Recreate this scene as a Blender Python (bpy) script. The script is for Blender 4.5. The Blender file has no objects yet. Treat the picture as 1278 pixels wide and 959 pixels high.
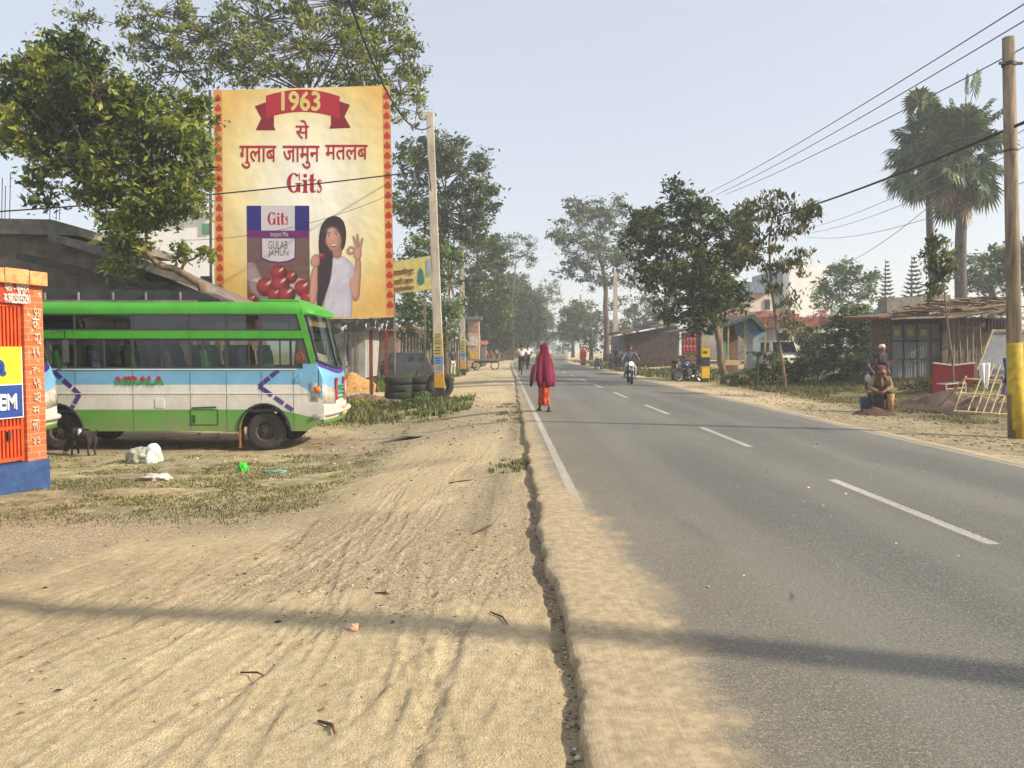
import bpy, bmesh, math, random
import numpy as np
from mathutils import Vector, Matrix
random.seed(11); rng = np.random.default_rng(11)
S = bpy.context.scene; COL = S.collection
PI = math.pi; R = math.radians

# ---------------------------------------------------------------- camera, world, sun, exposure
H, F, CX, CY, VX, VY = 1.5, 960.0, 639.0, 479.5, 629.0, 435.0
cam = bpy.data.cameras.new('camera'); camo = bpy.data.objects.new('camera', cam); COL.objects.link(camo)
cam.sensor_width = 36; cam.lens = 36 * F / 1278; cam.clip_start = 0.05; cam.clip_end = 5000
pitch = math.atan((CY - VY) / F); yaw = math.atan((CX - VX) / F)
camo.location = (0, 0, H); camo.rotation_euler = (PI / 2 - pitch, 0, -yaw)
S.camera = camo
HAZE = 0.0016
SUN_EL, SUN_DIR = 31.0, Vector((0.955, -0.29, 0)).normalized()   # horizontal direction towards the sun
W = bpy.data.worlds.new('World'); S.world = W; W.use_nodes = True
nt = W.node_tree; bg = nt.nodes['Background']
sky = nt.nodes.new('ShaderNodeTexSky'); sky.sky_type = 'NISHITA'; sky.sun_disc = False
sky.sun_elevation = R(SUN_EL); sky.sun_rotation = math.atan2(SUN_DIR.x, SUN_DIR.y)
sky.air_density = 0.9; sky.dust_density = 3.0; sky.ozone_density = 1.2; sky.altitude = 50
veil = nt.nodes.new('ShaderNodeMix'); veil.data_type = 'RGBA'; veil.inputs[0].default_value = .66   # thin high cloud over the whole sky
veil.inputs[7].default_value = (2.62, 2.64, 2.80, 1); nt.links.new(sky.outputs[0], veil.inputs[6]); nt.links.new(veil.outputs[2], bg.inputs[0]); bg.inputs[1].default_value = 0.15
sl = bpy.data.lights.new('sun', 'SUN'); so = bpy.data.objects.new('sun', sl); COL.objects.link(so)
sl.energy = 3.6; sl.angle = R(0.9); sl.color = (1.0, 0.88, 0.70)
sd = Vector((SUN_DIR.x * math.cos(R(SUN_EL)), SUN_DIR.y * math.cos(R(SUN_EL)), math.sin(R(SUN_EL))))
so.rotation_euler = sd.to_track_quat('Z', 'Y').to_euler()
S.view_settings.view_transform = 'Standard'; S.view_settings.look = 'None'
S.view_settings.exposure = 0.92; S.view_settings.gamma = 1.0; S.view_settings.use_curve_mapping = False
S.render.engine = 'CYCLES'
cy = S.cycles; cy.max_bounces = 5; cy.diffuse_bounces = 2; cy.glossy_bounces = 2; cy.transmission_bounces = 3
cy.volume_bounces = 1; cy.transparent_max_bounces = 12; cy.caustics_reflective = False; cy.caustics_refractive = False
cy.use_denoising = True; cy.use_adaptive_sampling = True; cy.adaptive_threshold = 0.02
cy.sample_clamp_indirect = 6

# ---------------------------------------------------------------- photograph measurements -> metres
RM = Matrix.Rotation(-yaw, 3, 'Z') @ Matrix.Rotation(PI / 2 - pitch, 3, 'X')
def ray(px, py): return RM @ Vector(((px - CX) / F, -(py - CY) / F, -1))
def P(px, py, Y):
    r = ray(px, py); t = Y / r.y
    return Vector((r.x * t, Y, H + r.z * t))
def Ppl(px, py, p0, n):
    r = ray(px, py); o = Vector((0, 0, H)); t = (p0 - o).dot(n) / r.dot(n)
    return o + r * t
def XY(px, Y): return (P(px, VY, Y).x, Y)

def sm(a, b, x):
    t = np.clip((np.asarray(x, float) - a) / (b - a), 0, 1); return t * t * (3 - 2 * t)
def off(Y):
    Y = np.asarray(Y, float)
    a = 0.0013 * np.clip(Y - 68, 0, 42) ** 2
    return a + 0.085 * np.clip(Y - 110, 0, None)
_lat = np.random.default_rng(5).random((256, 256))
def vn(x, y):
    x = np.asarray(x, float); y = np.asarray(y, float)
    i = np.floor(x).astype(int); j = np.floor(y).astype(int); u = x - i; v = y - j
    u = u * u * (3 - 2 * u); v = v * v * (3 - 2 * v)
    a = _lat[i % 256, j % 256]; b = _lat[(i + 1) % 256, j % 256]; c = _lat[i % 256, (j + 1) % 256]; d = _lat[(i + 1) % 256, (j + 1) % 256]
    return (a * (1 - u) + b * u) * (1 - v) + (c * (1 - u) + d * u) * v
def fbm(x, y, o=4):
    s = 0; a = 1; t = 0
    for k in range(o):
        s = s + a * vn(x * 2 ** k + 17.3 * k, y * 2 ** k + 5.1 * k); t += a; a *= .5
    return s / t
def drop(Y): return 0.13 + 0.24 * sm(3, 9, Y) + 0.12 * sm(9, 14, Y) - 0.32 * sm(17, 25, Y)
def terr(X, Y):
    X = np.asarray(X, float) - off(Y); Y = np.asarray(Y, float)
    left = -0.045 - drop(Y) * sm(0.0, 3.6, 0.25 - X)
    right = -0.05 - 0.03 * sm(7, 9, X) + 0.33 * sm(10.5, 17, X) * sm(12, 22, Y)
    z = np.where(X < 0.9, left, np.where(X > 6.5, right, -0.12))
    return z
def tz(X, Y): return float(terr(X, Y))
def base(px, Y):
    x, y = XY(px, Y); return Vector((x, y, tz(x, y)))
def ground(px, py):
    z = 0.0
    for _ in range(12):
        r = ray(px, py); t = (z - H) / r.z; p = Vector((r.x * t, r.y * t, z)); z = tz(p.x, p.y)
    return p

def lin(r, g, b, k=1.0):
    f = lambda c: (c / 255) / 12.92 if c <= 10 else (((c / 255) + .055) / 1.055) ** 2.4
    return (f(r) * k, f(g) * k, f(b) * k, 1)

# ---------------------------------------------------------------- materials
MATS = {}
def mat(name, c1, c2=None, scale=3.0, rough=.8, bump=0.0, bscale=None, metal=0.0, spec=.4, detail=6, c3=None, stretch=None, coat=0):
    if name in MATS: return MATS[name]
    m = bpy.data.materials.new(name); m.use_nodes = True; n = m.node_tree; b = n.nodes['Principled BSDF']
    b.inputs['Roughness'].default_value = rough; b.inputs['Metallic'].default_value = metal
    b.inputs['Specular IOR Level'].default_value = spec; b.inputs['Coat Weight'].default_value = coat
    tc = n.nodes.new('ShaderNodeTexCoord'); vec = tc.outputs['Object']
    if stretch:
        mp = n.nodes.new('ShaderNodeMapping'); mp.inputs['Scale'].default_value = stretch
        n.links.new(vec, mp.inputs[0]); vec = mp.outputs[0]
    nz = n.nodes.new('ShaderNodeTexNoise'); nz.inputs['Scale'].default_value = scale; nz.inputs['Detail'].default_value = detail
    nz.inputs['Roughness'].default_value = .65
    n.links.new(vec, nz.inputs['Vector'])
    if c2 is None: c2 = tuple(v * .72 for v in c1[:3]) + (1,)
    cr = n.nodes.new('ShaderNodeValToRGB'); e = cr.color_ramp.elements
    e[0].position = .33; e[1].position = .67; e[0].color = c2; e[1].color = c1
    if c3: k = cr.color_ramp.elements.new(.5); k.color = c3
    n.links.new(nz.outputs['Fac'], cr.inputs[0]); n.links.new(cr.outputs[0], b.inputs['Base Color'])
    if bump:
        nb = n.nodes.new('ShaderNodeTexNoise'); nb.inputs['Scale'].default_value = bscale or scale * 5; nb.inputs['Detail'].default_value = 5
        n.links.new(vec, nb.inputs['Vector'])
        bp = n.nodes.new('ShaderNodeBump'); bp.inputs['Strength'].default_value = bump; bp.inputs['Distance'].default_value = .02
        n.links.new(nb.outputs['Fac'], bp.inputs['Height']); n.links.new(bp.outputs[0], b.inputs['Normal'])
    MATS[name] = m; return m
def brickmat(name, c1, c2, mortar, scale=1.0, paint=None, pamt=.5):
    if name in MATS: return MATS[name]
    m = bpy.data.materials.new(name); m.use_nodes = True; n = m.node_tree; b = n.nodes['Principled BSDF']
    b.inputs['Roughness'].default_value = .9
    uv = n.nodes.new('ShaderNodeUVMap')
    br = n.nodes.new('ShaderNodeTexBrick'); br.inputs['Color1'].default_value = c1; br.inputs['Color2'].default_value = c2
    br.inputs['Mortar'].default_value = mortar; br.inputs['Scale'].default_value = scale
    br.inputs['Brick Width'].default_value = .24; br.inputs['Row Height'].default_value = .085; br.inputs['Mortar Size'].default_value = .008
    n.links.new(uv.outputs[0], br.inputs[0])
    out = br.outputs[0]
    nz = n.nodes.new('ShaderNodeTexNoise'); nz.inputs['Scale'].default_value = 7; nz.inputs['Detail'].default_value = 8; n.links.new(uv.outputs[0], nz.inputs[0])
    mx = n.nodes.new('ShaderNodeMix'); mx.data_type = 'RGBA'
    if paint:
        cr = n.nodes.new('ShaderNodeValToRGB'); cr.color_ramp.elements[0].position = pamt - .05; cr.color_ramp.elements[1].position = pamt + .05
        n.links.new(nz.outputs['Fac'], cr.inputs[0]); n.links.new(cr.outputs[0], mx.inputs[0]); mx.inputs[7].default_value = paint
    else:
        mx.blend_type = 'MULTIPLY'; mx.inputs[0].default_value = .6; n.links.new(nz.outputs['Fac'], mx.inputs[7])
    n.links.new(out, mx.inputs[6]); n.links.new(mx.outputs[2], b.inputs['Base Color'])
    bp = n.nodes.new('ShaderNodeBump'); bp.inputs['Strength'].default_value = .6; bp.inputs['Distance'].default_value = .01; bp.invert = True
    n.links.new(br.outputs['Fac'], bp.inputs['Height']); n.links.new(bp.outputs[0], b.inputs['Normal'])
    MATS[name] = m; return m
def leafmat(name, dark, mid, light, trans=.3):
    if name in MATS: return MATS[name]
    m = bpy.data.materials.new(name); m.use_nodes = True; n = m.node_tree; b = n.nodes['Principled BSDF']
    at = n.nodes.new('ShaderNodeAttribute'); at.attribute_name = 'rnd'
    cr = n.nodes.new('ShaderNodeValToRGB'); e = cr.color_ramp.elements
    e[0].position = .1; e[1].position = .95; e[0].color = dark; e[1].color = light
    k = cr.color_ramp.elements.new(.55); k.color = mid
    n.links.new(at.outputs['Fac'], cr.inputs[0]); n.links.new(cr.outputs[0], b.inputs['Base Color'])
    b.inputs['Roughness'].default_value = .5; b.inputs['Specular IOR Level'].default_value = .35
    tr = n.nodes.new('ShaderNodeBsdfTranslucent'); n.links.new(cr.outputs[0], tr.inputs[0])
    mx = n.nodes.new('ShaderNodeMixShader'); mx.inputs[0].default_value = trans
    n.links.new(b.outputs[0], mx.inputs[1]); n.links.new(tr.outputs[0], mx.inputs[2])
    n.links.new(mx.outputs[0], n.nodes['Material Output'].inputs[0])
    MATS[name] = m; return m
def glassmat(name, tint=(.75, .8, .8, 1), refl=.12, rough=.04):
    if name in MATS: return MATS[name]
    m = bpy.data.materials.new(name); m.use_nodes = True; n = m.node_tree; n.nodes.remove(n.nodes['Principled BSDF'])
    t = n.nodes.new('ShaderNodeBsdfTransparent'); t.inputs[0].default_value = tint
    g = n.nodes.new('ShaderNodeBsdfGlossy'); g.inputs['Roughness'].default_value = rough; g.inputs[0].default_value = (.9, .95, 1, 1)
    lw = n.nodes.new('ShaderNodeLayerWeight'); lw.inputs[0].default_value = .35
    ma = n.nodes.new('ShaderNodeMath'); ma.operation = 'MULTIPLY_ADD'; ma.inputs[1].default_value = .22; ma.inputs[2].default_value = refl
    n.links.new(lw.outputs['Fresnel'], ma.inputs[0])
    mx = n.nodes.new('ShaderNodeMixShader'); n.links.new(ma.outputs[0], mx.inputs[0]); n.links.new(t.outputs[0], mx.inputs[1]); n.links.new(g.outputs[0], mx.inputs[2])
    n.links.new(mx.outputs[0], n.nodes['Material Output'].inputs[0])
    MATS[name] = m; return m

# ---------------------------------------------------------------- mesh builder
class MB:
    def __init__(s): s.v = []; s.f = []; s.m = []
    def add(s, v, f, m=0):
        o = len(s.v); s.v += [tuple(p) for p in v]; s.f += [tuple(i + o for i in q) for q in f]; s.m += [m] * len(f); return s
    def box(s, c, d, m=0, rz=0.0, M=None):
        c = Vector(c); hx, hy, hz = d[0] / 2, d[1] / 2, d[2] / 2
        A = M if M is not None else Matrix.Rotation(rz, 3, 'Z')
        v = [c + A @ Vector((x * hx, y * hy, z * hz)) for z in (-1, 1) for y in (-1, 1) for x in (-1, 1)]
        return s.add(v, [(0, 2, 3, 1), (4, 5, 7, 6), (0, 1, 5, 4), (2, 6, 7, 3), (0, 4, 6, 2), (1, 3, 7, 5)], m)
    def beam(s, a, b, w, h=None, m=0):
        a = Vector(a); b = Vector(b); d = b - a; h = h or w
        q = d.to_track_quat('X', 'Z').to_matrix()
        return s.box((a + b) / 2, (d.length, w, h), m, M=q)
    def tube(s, pts, rad, n=8, m=0, cap=True):
        pts = [Vector(p) for p in pts]; k = len(pts)
        if not hasattr(rad, '__len__'): rad = [rad] * k
        v = []; f = []; up = None
        for i, p in enumerate(pts):
            d = (pts[min(i + 1, k - 1)] - pts[max(i - 1, 0)]).normalized()
            if up is None: up = Vector((0, 0, 1)) if abs(d.z) < .9 else Vector((1, 0, 0))
            x = d.cross(up)
            if x.length < 1e-4: x = d.orthogonal()
            x.normalize(); y = x.cross(d).normalized(); up = y
            for j in range(n):
                a = 2 * PI * j / n; v.append(p + (x * math.cos(a) + y * math.sin(a)) * rad[i])
        for i in range(k - 1):
            for j in range(n):
                f.append((i * n + j, i * n + (j + 1) % n, (i + 1) * n + (j + 1) % n, (i + 1) * n + j))
        if cap: f += [tuple(range(n - 1, -1, -1)), tuple(range((k - 1) * n, k * n))]
        return s.add(v, f, m)
    def prism(s, pts, ext, m=0, mside=None):
        pts = [Vector(p) for p in pts]; e = Vector(ext); n = len(pts)
        s.add(pts, [tuple(range(n))], m); s.add([p + e for p in pts], [tuple(range(n - 1, -1, -1))], m)
        return s.add(pts + [p + e for p in pts], [(i, i + n, (i + 1) % n + n, (i + 1) % n) for i in range(n)], m if mside is None else mside)
    def lathe(s, c, prof, n=20, m=0, axis='Z'):
        c = Vector(c); v = []; f = []
        for (r, z) in prof:
            for j in range(n):
                a = 2 * PI * j / n; p = (r * math.cos(a), r * math.sin(a), z)
                p = {'Z': p, 'Y': (p[0], z, p[1]), 'X': (z, p[0], p[1])}[axis]
                v.append(c + Vector(p))
        for i in range(len(prof) - 1):
            for j in range(n): f.append((i * n + j, i * n + (j + 1) % n, (i + 1) * n + (j + 1) % n, (i + 1) * n + j))
        return s.add(v, f, m)
    def ball(s, c, r, m=0, n=10, k=7, rx=1, ry=1, rz=1, rot=None):
        c = Vector(c); v = []; f = []
        for i in range(k + 1):
            t = PI * i / k
            for j in range(n):
                a = 2 * PI * j / n; p = Vector((math.sin(t) * math.cos(a) * r * rx, math.sin(t) * math.sin(a) * r * ry, math.cos(t) * r * rz))
                v.append(c + (rot @ p if rot else p))
        for i in range(k):
            for j in range(n): f.append((i * n + j, (i + 1) * n + j, (i + 1) * n + (j + 1) % n, i * n + (j + 1) % n))
        return s.add(v, f, m)
    def loft(s, rings, m=0, close=True, caps=True):
        n = len(rings[0]); v = [p for r in rings for p in r]; f = []
        for i in range(len(rings) - 1):
            for j in range(n if close else n - 1):
                f.append((i * n + j, i * n + (j + 1) % n, (i + 1) * n + (j + 1) % n, (i + 1) * n + j))
        if caps and close: f += [tuple(range(n - 1, -1, -1)), tuple(range((len(rings) - 1) * n, len(rings) * n))]
        return s.add(v, f, m)
    def build(s, name, mats, parent=None, smooth=False, uv=None, bevel=0, fixn=True, merge=False):
        me = bpy.data.meshes.new(name); me.from_pydata(s.v, [], s.f)
        if not isinstance(mats, (list, tuple)): mats = [mats]
        for m in mats: me.materials.append(m)
        me.polygons.foreach_set('material_index', s.m)
        if fixn or bevel or merge:
            b = bmesh.new(); b.from_mesh(me)
            if merge: bmesh.ops.remove_doubles(b, verts=b.verts, dist=1e-4)
            if bevel:
                bmesh.ops.remove_doubles(b, verts=b.verts, dist=1e-5)
                bmesh.ops.bevel(b, geom=[e for e in b.edges if e.is_manifold and e.calc_face_angle(0) > .6], offset=bevel, segments=2, affect='EDGES', profile=.6)
            if fixn: bmesh.ops.recalc_face_normals(b, faces=b.faces)
            b.to_mesh(me); b.free()
        if smooth: me.polygons.foreach_set('use_smooth', [True] * len(me.polygons))
        if uv:
            u = me.uv_layers.new(name='UVMap'); co = np.empty(len(me.loops), int); me.loops.foreach_get('vertex_index', co)
            vs = np.array([uv(v.co) for v in me.vertices]); u.data.foreach_set('uv', vs[co].ravel())
        me.update()
        o = bpy.data.objects.new(name, me); COL.objects.link(o)
        if parent is not None:
            o.parent = parent
        return o
def rawmesh(name, v, f, mats, parent=None, rnd=None, smooth=False):
    """numpy quads/tris"""
    me = bpy.data.meshes.new(name); nv, nf, k = len(v), len(f), f.shape[1]
    me.vertices.add(nv); me.vertices.foreach_set('co', np.asarray(v, np.float32).ravel())
    me.loops.add(nf * k); me.loops.foreach_set('vertex_index', f.astype(np.int32).ravel())
    me.polygons.add(nf); me.polygons.foreach_set('loop_start', np.arange(0, nf * k, k, dtype=np.int32))
    me.update(calc_edges=True)
    for m in (mats if isinstance(mats, (list, tuple)) else [mats]): me.materials.append(m)
    if rnd is not None:
        a = me.attributes.new('rnd', 'FLOAT', 'POINT'); a.data.foreach_set('value', np.asarray(rnd, np.float32))
    if smooth: me.polygons.foreach_set('use_smooth', [True] * nf)
    o = bpy.data.objects.new(name, me); COL.objects.link(o)
    if parent is not None: o.parent = parent
    return o
def thing(name, label, cat, loc=(0, 0, 0), rz=0.0, group=None):
    o = bpy.data.objects.new(name, None); COL.objects.link(o); o.empty_display_size = .2
    o.location = loc; o.rotation_euler = (0, 0, rz); o['label'] = label; o['category'] = cat
    if group: o['group'] = group
    return o
def tag(o, label, cat, group=None):
    o['label'] = label; o['category'] = cat
    if group: o['group'] = group
    return o
def kids(o): return [c for c in bpy.data.objects if c.parent == o]
def copy_tree(o, parent=None):
    ch = kids(o); c = o.copy(); COL.objects.link(c); c.parent = parent
    for k in ch: copy_tree(k, c)
    return c
def world_children(root):
    """parts were modelled in world coordinates: keep them there under a root that stands at its base"""
    inv = Matrix.Translation(-Vector(root.location))
    for c in kids(root):
        if c.type == 'MESH': c.data.transform(inv)
        for g in kids(c):
            if g.type == 'MESH': g.data.transform(inv)

# text as flat mesh; every island gets its own hair-thin layer so overlaps never share a plane
def text2d(body, bold=0.0, step=.0006):
    cu = bpy.data.curves.new('t', 'FONT'); cu.body = body; cu.size = 1; cu.resolution_u = 4
    ob = bpy.data.objects.new('t', cu); COL.objects.link(ob); bpy.context.view_layer.update()
    me = ob.to_mesh(); v = [tuple(p.co[:2]) for p in me.vertices]; f = [tuple(p.vertices) for p in me.polygons]
    ob.to_mesh_clear(); bpy.data.objects.remove(ob)
    par = list(range(len(v)))
    def find(a):
        while par[a] != a: par[a] = par[par[a]]; a = par[a]
        return a
    for q in f:
        for a in q[1:]: par[find(a)] = find(q[0])
    ids = {}; lay = [ids.setdefault(find(i), len(ids)) % 9 for i in range(len(v))]
    V = []; Fc = []; k = 0
    sh = [(0, 0)] if not bold else [(-bold, 0), (bold, 0), (0, bold), (0, -bold)]
    for dx, dy in sh:
        o = len(V); V += [(x + dx, y + dy, (l + k * 9) * step) for (x, y), l in zip(v, lay)]; Fc += [tuple(i + o for i in q) for q in f]; k += 1
    return V, Fc
def fit(V, rect):
    xs = [p[0] for p in V]; ys = [p[1] for p in V]; x0, x1, y0, y1 = min(xs), max(xs), min(ys), max(ys)
    X0, Y0, X1, Y1 = rect   # Y0 = bottom, Y1 = top in target units
    return [(X0 + (p[0] - x0) / (x1 - x0) * (X1 - X0), Y0 + (p[1] - y0) / (y1 - y0) * (Y1 - Y0), p[2]) for p in V]

# ---------------------------------------------------------------- materials used in many places
DIRT = lin(222, 194, 150)
def groundmat():
    m = bpy.data.materials.new('ground_dirt'); m.use_nodes = True; n = m.node_tree; b = n.nodes['Principled BSDF']
    b.inputs['Roughness'].default_value = .95; b.inputs['Specular IOR Level'].default_value = .15
    g = n.nodes.new('ShaderNodeNewGeometry')
    def noise(sc, det=6, rough=.6):
        z = n.nodes.new('ShaderNodeTexNoise'); z.inputs['Scale'].default_value = sc; z.inputs['Detail'].default_value = det; z.inputs['Roughness'].default_value = rough
        n.links.new(g.outputs['Position'], z.inputs['Vector']); return z.outputs['Fac']
    def ramp(fac, stops):
        r = n.nodes.new('ShaderNodeValToRGB'); e = r.color_ramp.elements
        while len(e) < len(stops): e.new(.5)
        for k, (p, c) in enumerate(stops): e[k].position = p; e[k].color = c
        n.links.new(fac, r.inputs[0]); return r.outputs[0]
    def mix(f, a, c, bt='MIX'):
        x = n.nodes.new('ShaderNodeMix'); x.data_type = 'RGBA'; x.blend_type = bt
        if isinstance(f, float): x.inputs[0].default_value = f
        else: n.links.new(f, x.inputs[0])
        n.links.new(a, x.inputs[6])
        if isinstance(c, tuple): x.inputs[7].default_value = c
        else: n.links.new(c, x.inputs[7])
        return x.outputs[2]
    def attr(nm):
        a = n.nodes.new('ShaderNodeAttribute'); a.attribute_name = nm; return a.outputs['Fac']
    def mth(op, a, c):
        x = n.nodes.new('ShaderNodeMath'); x.operation = op; x.use_clamp = True
        for i, q in enumerate((a, c)):
            if isinstance(q, (int, float)): x.inputs[i].default_value = q
            else: n.links.new(q, x.inputs[i])
        return x.outputs[0]
    col = ramp(noise(.9, 8, .7), [(.3, (.45, .355, .195, 1)), (.5, (.60, .485, .285, 1)), (.7, (.70, .59, .375, 1))])
    col = mix(.55, col, ramp(noise(14, 6, .75), [(.35, (.36, .285, .165, 1)), (.62, (.70, .585, .39, 1))]))
    spk = ramp(noise(95, 3, .6), [(.56, (0, 0, 0, 1)), (.66, (1, 1, 1, 1))])
    col = mix(mth('MULTIPLY', spk, .45), col, (.20, .15, .095, 1))
    shade_dark_mix = mth('MULTIPLY', attr('shade_dark'), ramp(noise(2.6, 7, .75), [(.35, (.2, .2, .2, 1)), (.6, (1, 1, 1, 1))]))
    col = mix(shade_dark_mix, col, (.21, .15, .09, 1))  # darkens the ground colour by mask, painting in the right verge's shade
    gr = mth('MULTIPLY', attr('grass'), ramp(noise(3.2, 8, .8), [(.42, (0, 0, 0, 1)), (.58, (1, 1, 1, 1))]))
    gcol = ramp(noise(9, 5, .7), [(.35, (.10, .11, .03, 1)), (.65, (.26, .25, .085, 1))])
    col = mix(mth('MULTIPLY', gr, .85), col, gcol)
    gv = mth('MULTIPLY', attr('gravel'), ramp(noise(55, 3, .5), [(.45, (0, 0, 0, 1)), (.56, (1, 1, 1, 1))]))
    col = mix(mth('MULTIPLY', gv, .7), col, (.17, .145, .12, 1))
    n.links.new(col, b.inputs['Base Color'])
    bp = n.nodes.new('ShaderNodeBump'); bp.inputs['Strength'].default_value = .8; bp.inputs['Distance'].default_value = .03
    h = n.nodes.new('ShaderNodeMath'); h.operation = 'ADD'; n.links.new(noise(28, 7, .75), h.inputs[0]); n.links.new(noise(110, 3, .6), h.inputs[1])
    n.links.new(h.outputs[0], bp.inputs['Height']); n.links.new(bp.outputs[0], b.inputs['Normal'])
    MATS['ground'] = m; return m
GM = groundmat()

def roadmat():
    m = bpy.data.materials.new('worn_asphalt'); m.use_nodes = True; n = m.node_tree; b = n.nodes['Principled BSDF']
    b.inputs['Specular IOR Level'].default_value = .3
    uv = n.nodes.new('ShaderNodeUVMap'); sp = n.nodes.new('ShaderNodeSeparateXYZ'); n.links.new(uv.outputs[0], sp.inputs[0])
    U, V = sp.outputs[0], sp.outputs[1]
    g = n.nodes.new('ShaderNodeNewGeometry')
    def noise(sc, det=6, rough=.6, st=None):
        z = n.nodes.new('ShaderNodeTexNoise'); z.inputs['Scale'].default_value = sc; z.inputs['Detail'].default_value = det; z.inputs['Roughness'].default_value = rough
        src = g.outputs['Position']
        if st:
            mp = n.nodes.new('ShaderNodeMapping'); mp.inputs['Scale'].default_value = st; n.links.new(src, mp.inputs[0]); src = mp.outputs[0]
        n.links.new(src, z.inputs['Vector']); return z.outputs['Fac']
    def mth(op, a, c, clamp=False):
        x = n.nodes.new('ShaderNodeMath'); x.operation = op; x.use_clamp = clamp
        for i, q in enumerate((a, c)):
            if isinstance(q, (int, float)): x.inputs[i].default_value = q
            else: n.links.new(q, x.inputs[i])
        return x.outputs[0]
    def mr(v, a, c, lo=0., hi=1.):
        x = n.nodes.new('ShaderNodeMapRange'); x.interpolation_type = 'SMOOTHSTEP'
        for i, q in ((1, a), (2, c), (3, lo), (4, hi)): x.inputs[i].default_value = q
        n.links.new(v, x.inputs[0]); return x.outputs[0]
    def mix(f, a, c):
        x = n.nodes.new('ShaderNodeMix'); x.data_type = 'RGBA'
        if isinstance(f, float): x.inputs[0].default_value = f
        else: n.links.new(f, x.inputs[0])
        for i, q in ((6, a), (7, c)):
            if isinstance(q, tuple): x.inputs[i].default_value = q
            else: n.links.new(q, x.inputs[i])
        return x.outputs[2]
    big = noise(.5, 5, .6, (1, .35, 1)); fine = noise(105, 3, .7); med = noise(9, 7, .75)
    col = mix(mr(big, .35, .65), (.100, .098, .083, 1), (.148, .144, .120, 1))
    col = mix(mth('MULTIPLY', mr(fine, .54, .66), .7), col, (.40, .39, .36, 1))
    col = mix(mth('MULTIPLY', mr(fine, .47, .36), .75), col, (.055, .055, .057, 1))
    col = mix(mth('MULTIPLY', mr(med, .5, .7), .35), col, (.26, .24, .195, 1)); agg = noise(46, 4, .8); col = mix(mth('MULTIPLY', mr(agg, .54, .66), .85), col, (.33, .315, .27, 1)); col = mix(mth('MULTIPLY', mr(agg, .46, .35), .8), col, (.05, .05, .045, 1))
    spots = n.nodes.new('ShaderNodeTexVoronoi'); spots.inputs['Scale'].default_value = 1.7; n.links.new(g.outputs['Position'], spots.inputs['Vector'])
    sm_ = mth('MULTIPLY', mr(spots.outputs['Distance'], .075, .045), mr(noise(26, 3), .45, .55))
    col = mix(mth('MULTIPLY', sm_, .5), col, (.42, .39, .35, 1))
    # polished wheel paths, a bitumen-dark seam, cracks and oil drips
    wp = mth('MULTIPLY', mth('SINE', mth('MULTIPLY', U, 4.25), 0), .5); col = mix(mr(wp, -.1, .5, 0., .28), col, (.215, .207, .178, 1))
    oil = mth('MULTIPLY', mr(noise(.9, 6, .7, (1.6, .25, 1)), .56, .70), .5); col = mix(oil, col, (.085, .083, .080, 1))
    ck = n.nodes.new('ShaderNodeTexVoronoi'); ck.feature = 'DISTANCE_TO_EDGE'; ck.inputs['Scale'].default_value = .55
    wv = n.nodes.new('ShaderNodeMix'); wv.data_type = 'VECTOR'; wv.inputs[0].default_value = .22; nzv = n.nodes.new('ShaderNodeTexNoise'); nzv.inputs['Scale'].default_value = 2.5; nzv.inputs['Detail'].default_value = 6
    n.links.new(g.outputs['Position'], nzv.inputs['Vector']); n.links.new(g.outputs['Position'], wv.inputs[4]); n.links.new(nzv.outputs['Color'], wv.inputs[5]); n.links.new(wv.outputs[1], ck.inputs['Vector'])
    crk = mth('MULTIPLY', mr(ck.outputs['Distance'], .006, .0015), mr(noise(.7, 3), .57, .66)); col = mix(mth('MULTIPLY', crk, .7), col, (.04, .04, .04, 1))
    # painted lines, worn
    wear = mr(noise(38, 5, .8), .40, .50)
    def line(a, c): return mth('MULTIPLY', mr(U, a - .006, a + .006), mr(U, c + .006, c - .006))
    jit = mth('MULTIPLY', mth('SUBTRACT', noise(20, 4), .5), .06)
    Uj = mth('ADD', U, jit); U0 = U; U = Uj
    l1 = mth('MULTIPLY', line(.665, .765), mr(V, 6.6, 8.0)); l3 = line(6.52, 6.60)
    ph = mth('FRACT', mth('DIVIDE', mth('ADD', V, .05), 5.85), 0)
    dash = mth('MULTIPLY', line(3.70, 3.81), mr(ph, .5, .494))
    notyet = mr(V, 2.0, 3.0)
    paint = mth('MAXIMUM', mth('MAXIMUM', l1, mth('MULTIPLY', l3, .6)), dash)
    paint = mth('MULTIPLY', paint, mth('MULTIPLY_ADD', wear, .75)) if False else mth('MULTIPLY', paint, mth('ADD', mth('MULTIPLY', wear, .5), mr(big, .3, .7, .0, .34)))
    col = mix(paint, col, (.56, .545, .50, 1))
    # sand blown over both edges of the carriageway
    dn = mth('MULTIPLY', mth('SUBTRACT', noise(1.6, 7, .75), .5), .8)
    w = mth('ADD', mth('MULTIPLY', mr(V, 10, 5.5), .30), .54)
    dd = mth('SUBTRACT', mth('ADD', U0, dn), w)
    dust = mr(dd, .20, -.12)
    streak = noise(2.0, 7, .75, (16, .22, 1))
    dust = mth('MULTIPLY', dust, mr(streak, .3, .5, .55, 1.))
    dust2 = mr(mth('SUBTRACT', mth('ADD', U0, mth('MULTIPLY', dn, 1.1)), 6.62), -.25, .4)
    dust = mth('MAXIMUM', dust, dust2, True)
    dcol = mix(mr(noise(12, 7, .75), .35, .65), (.30, .235, .14, 1), (.46, .37, .235, 1))
    faint = mth('MULTIPLY', mr(dd, 1.6, 0), .16)
    col = mix(faint, col, dcol); col = mix(dust, col, dcol)
    n.links.new(col, b.inputs['Base Color'])
    rr = n.nodes.new('ShaderNodeMapRange'); rr.inputs[3].default_value = .72; rr.inputs[4].default_value = .95; n.links.new(dust, rr.inputs[0]); n.links.new(rr.outputs[0], b.inputs['Roughness'])
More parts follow.
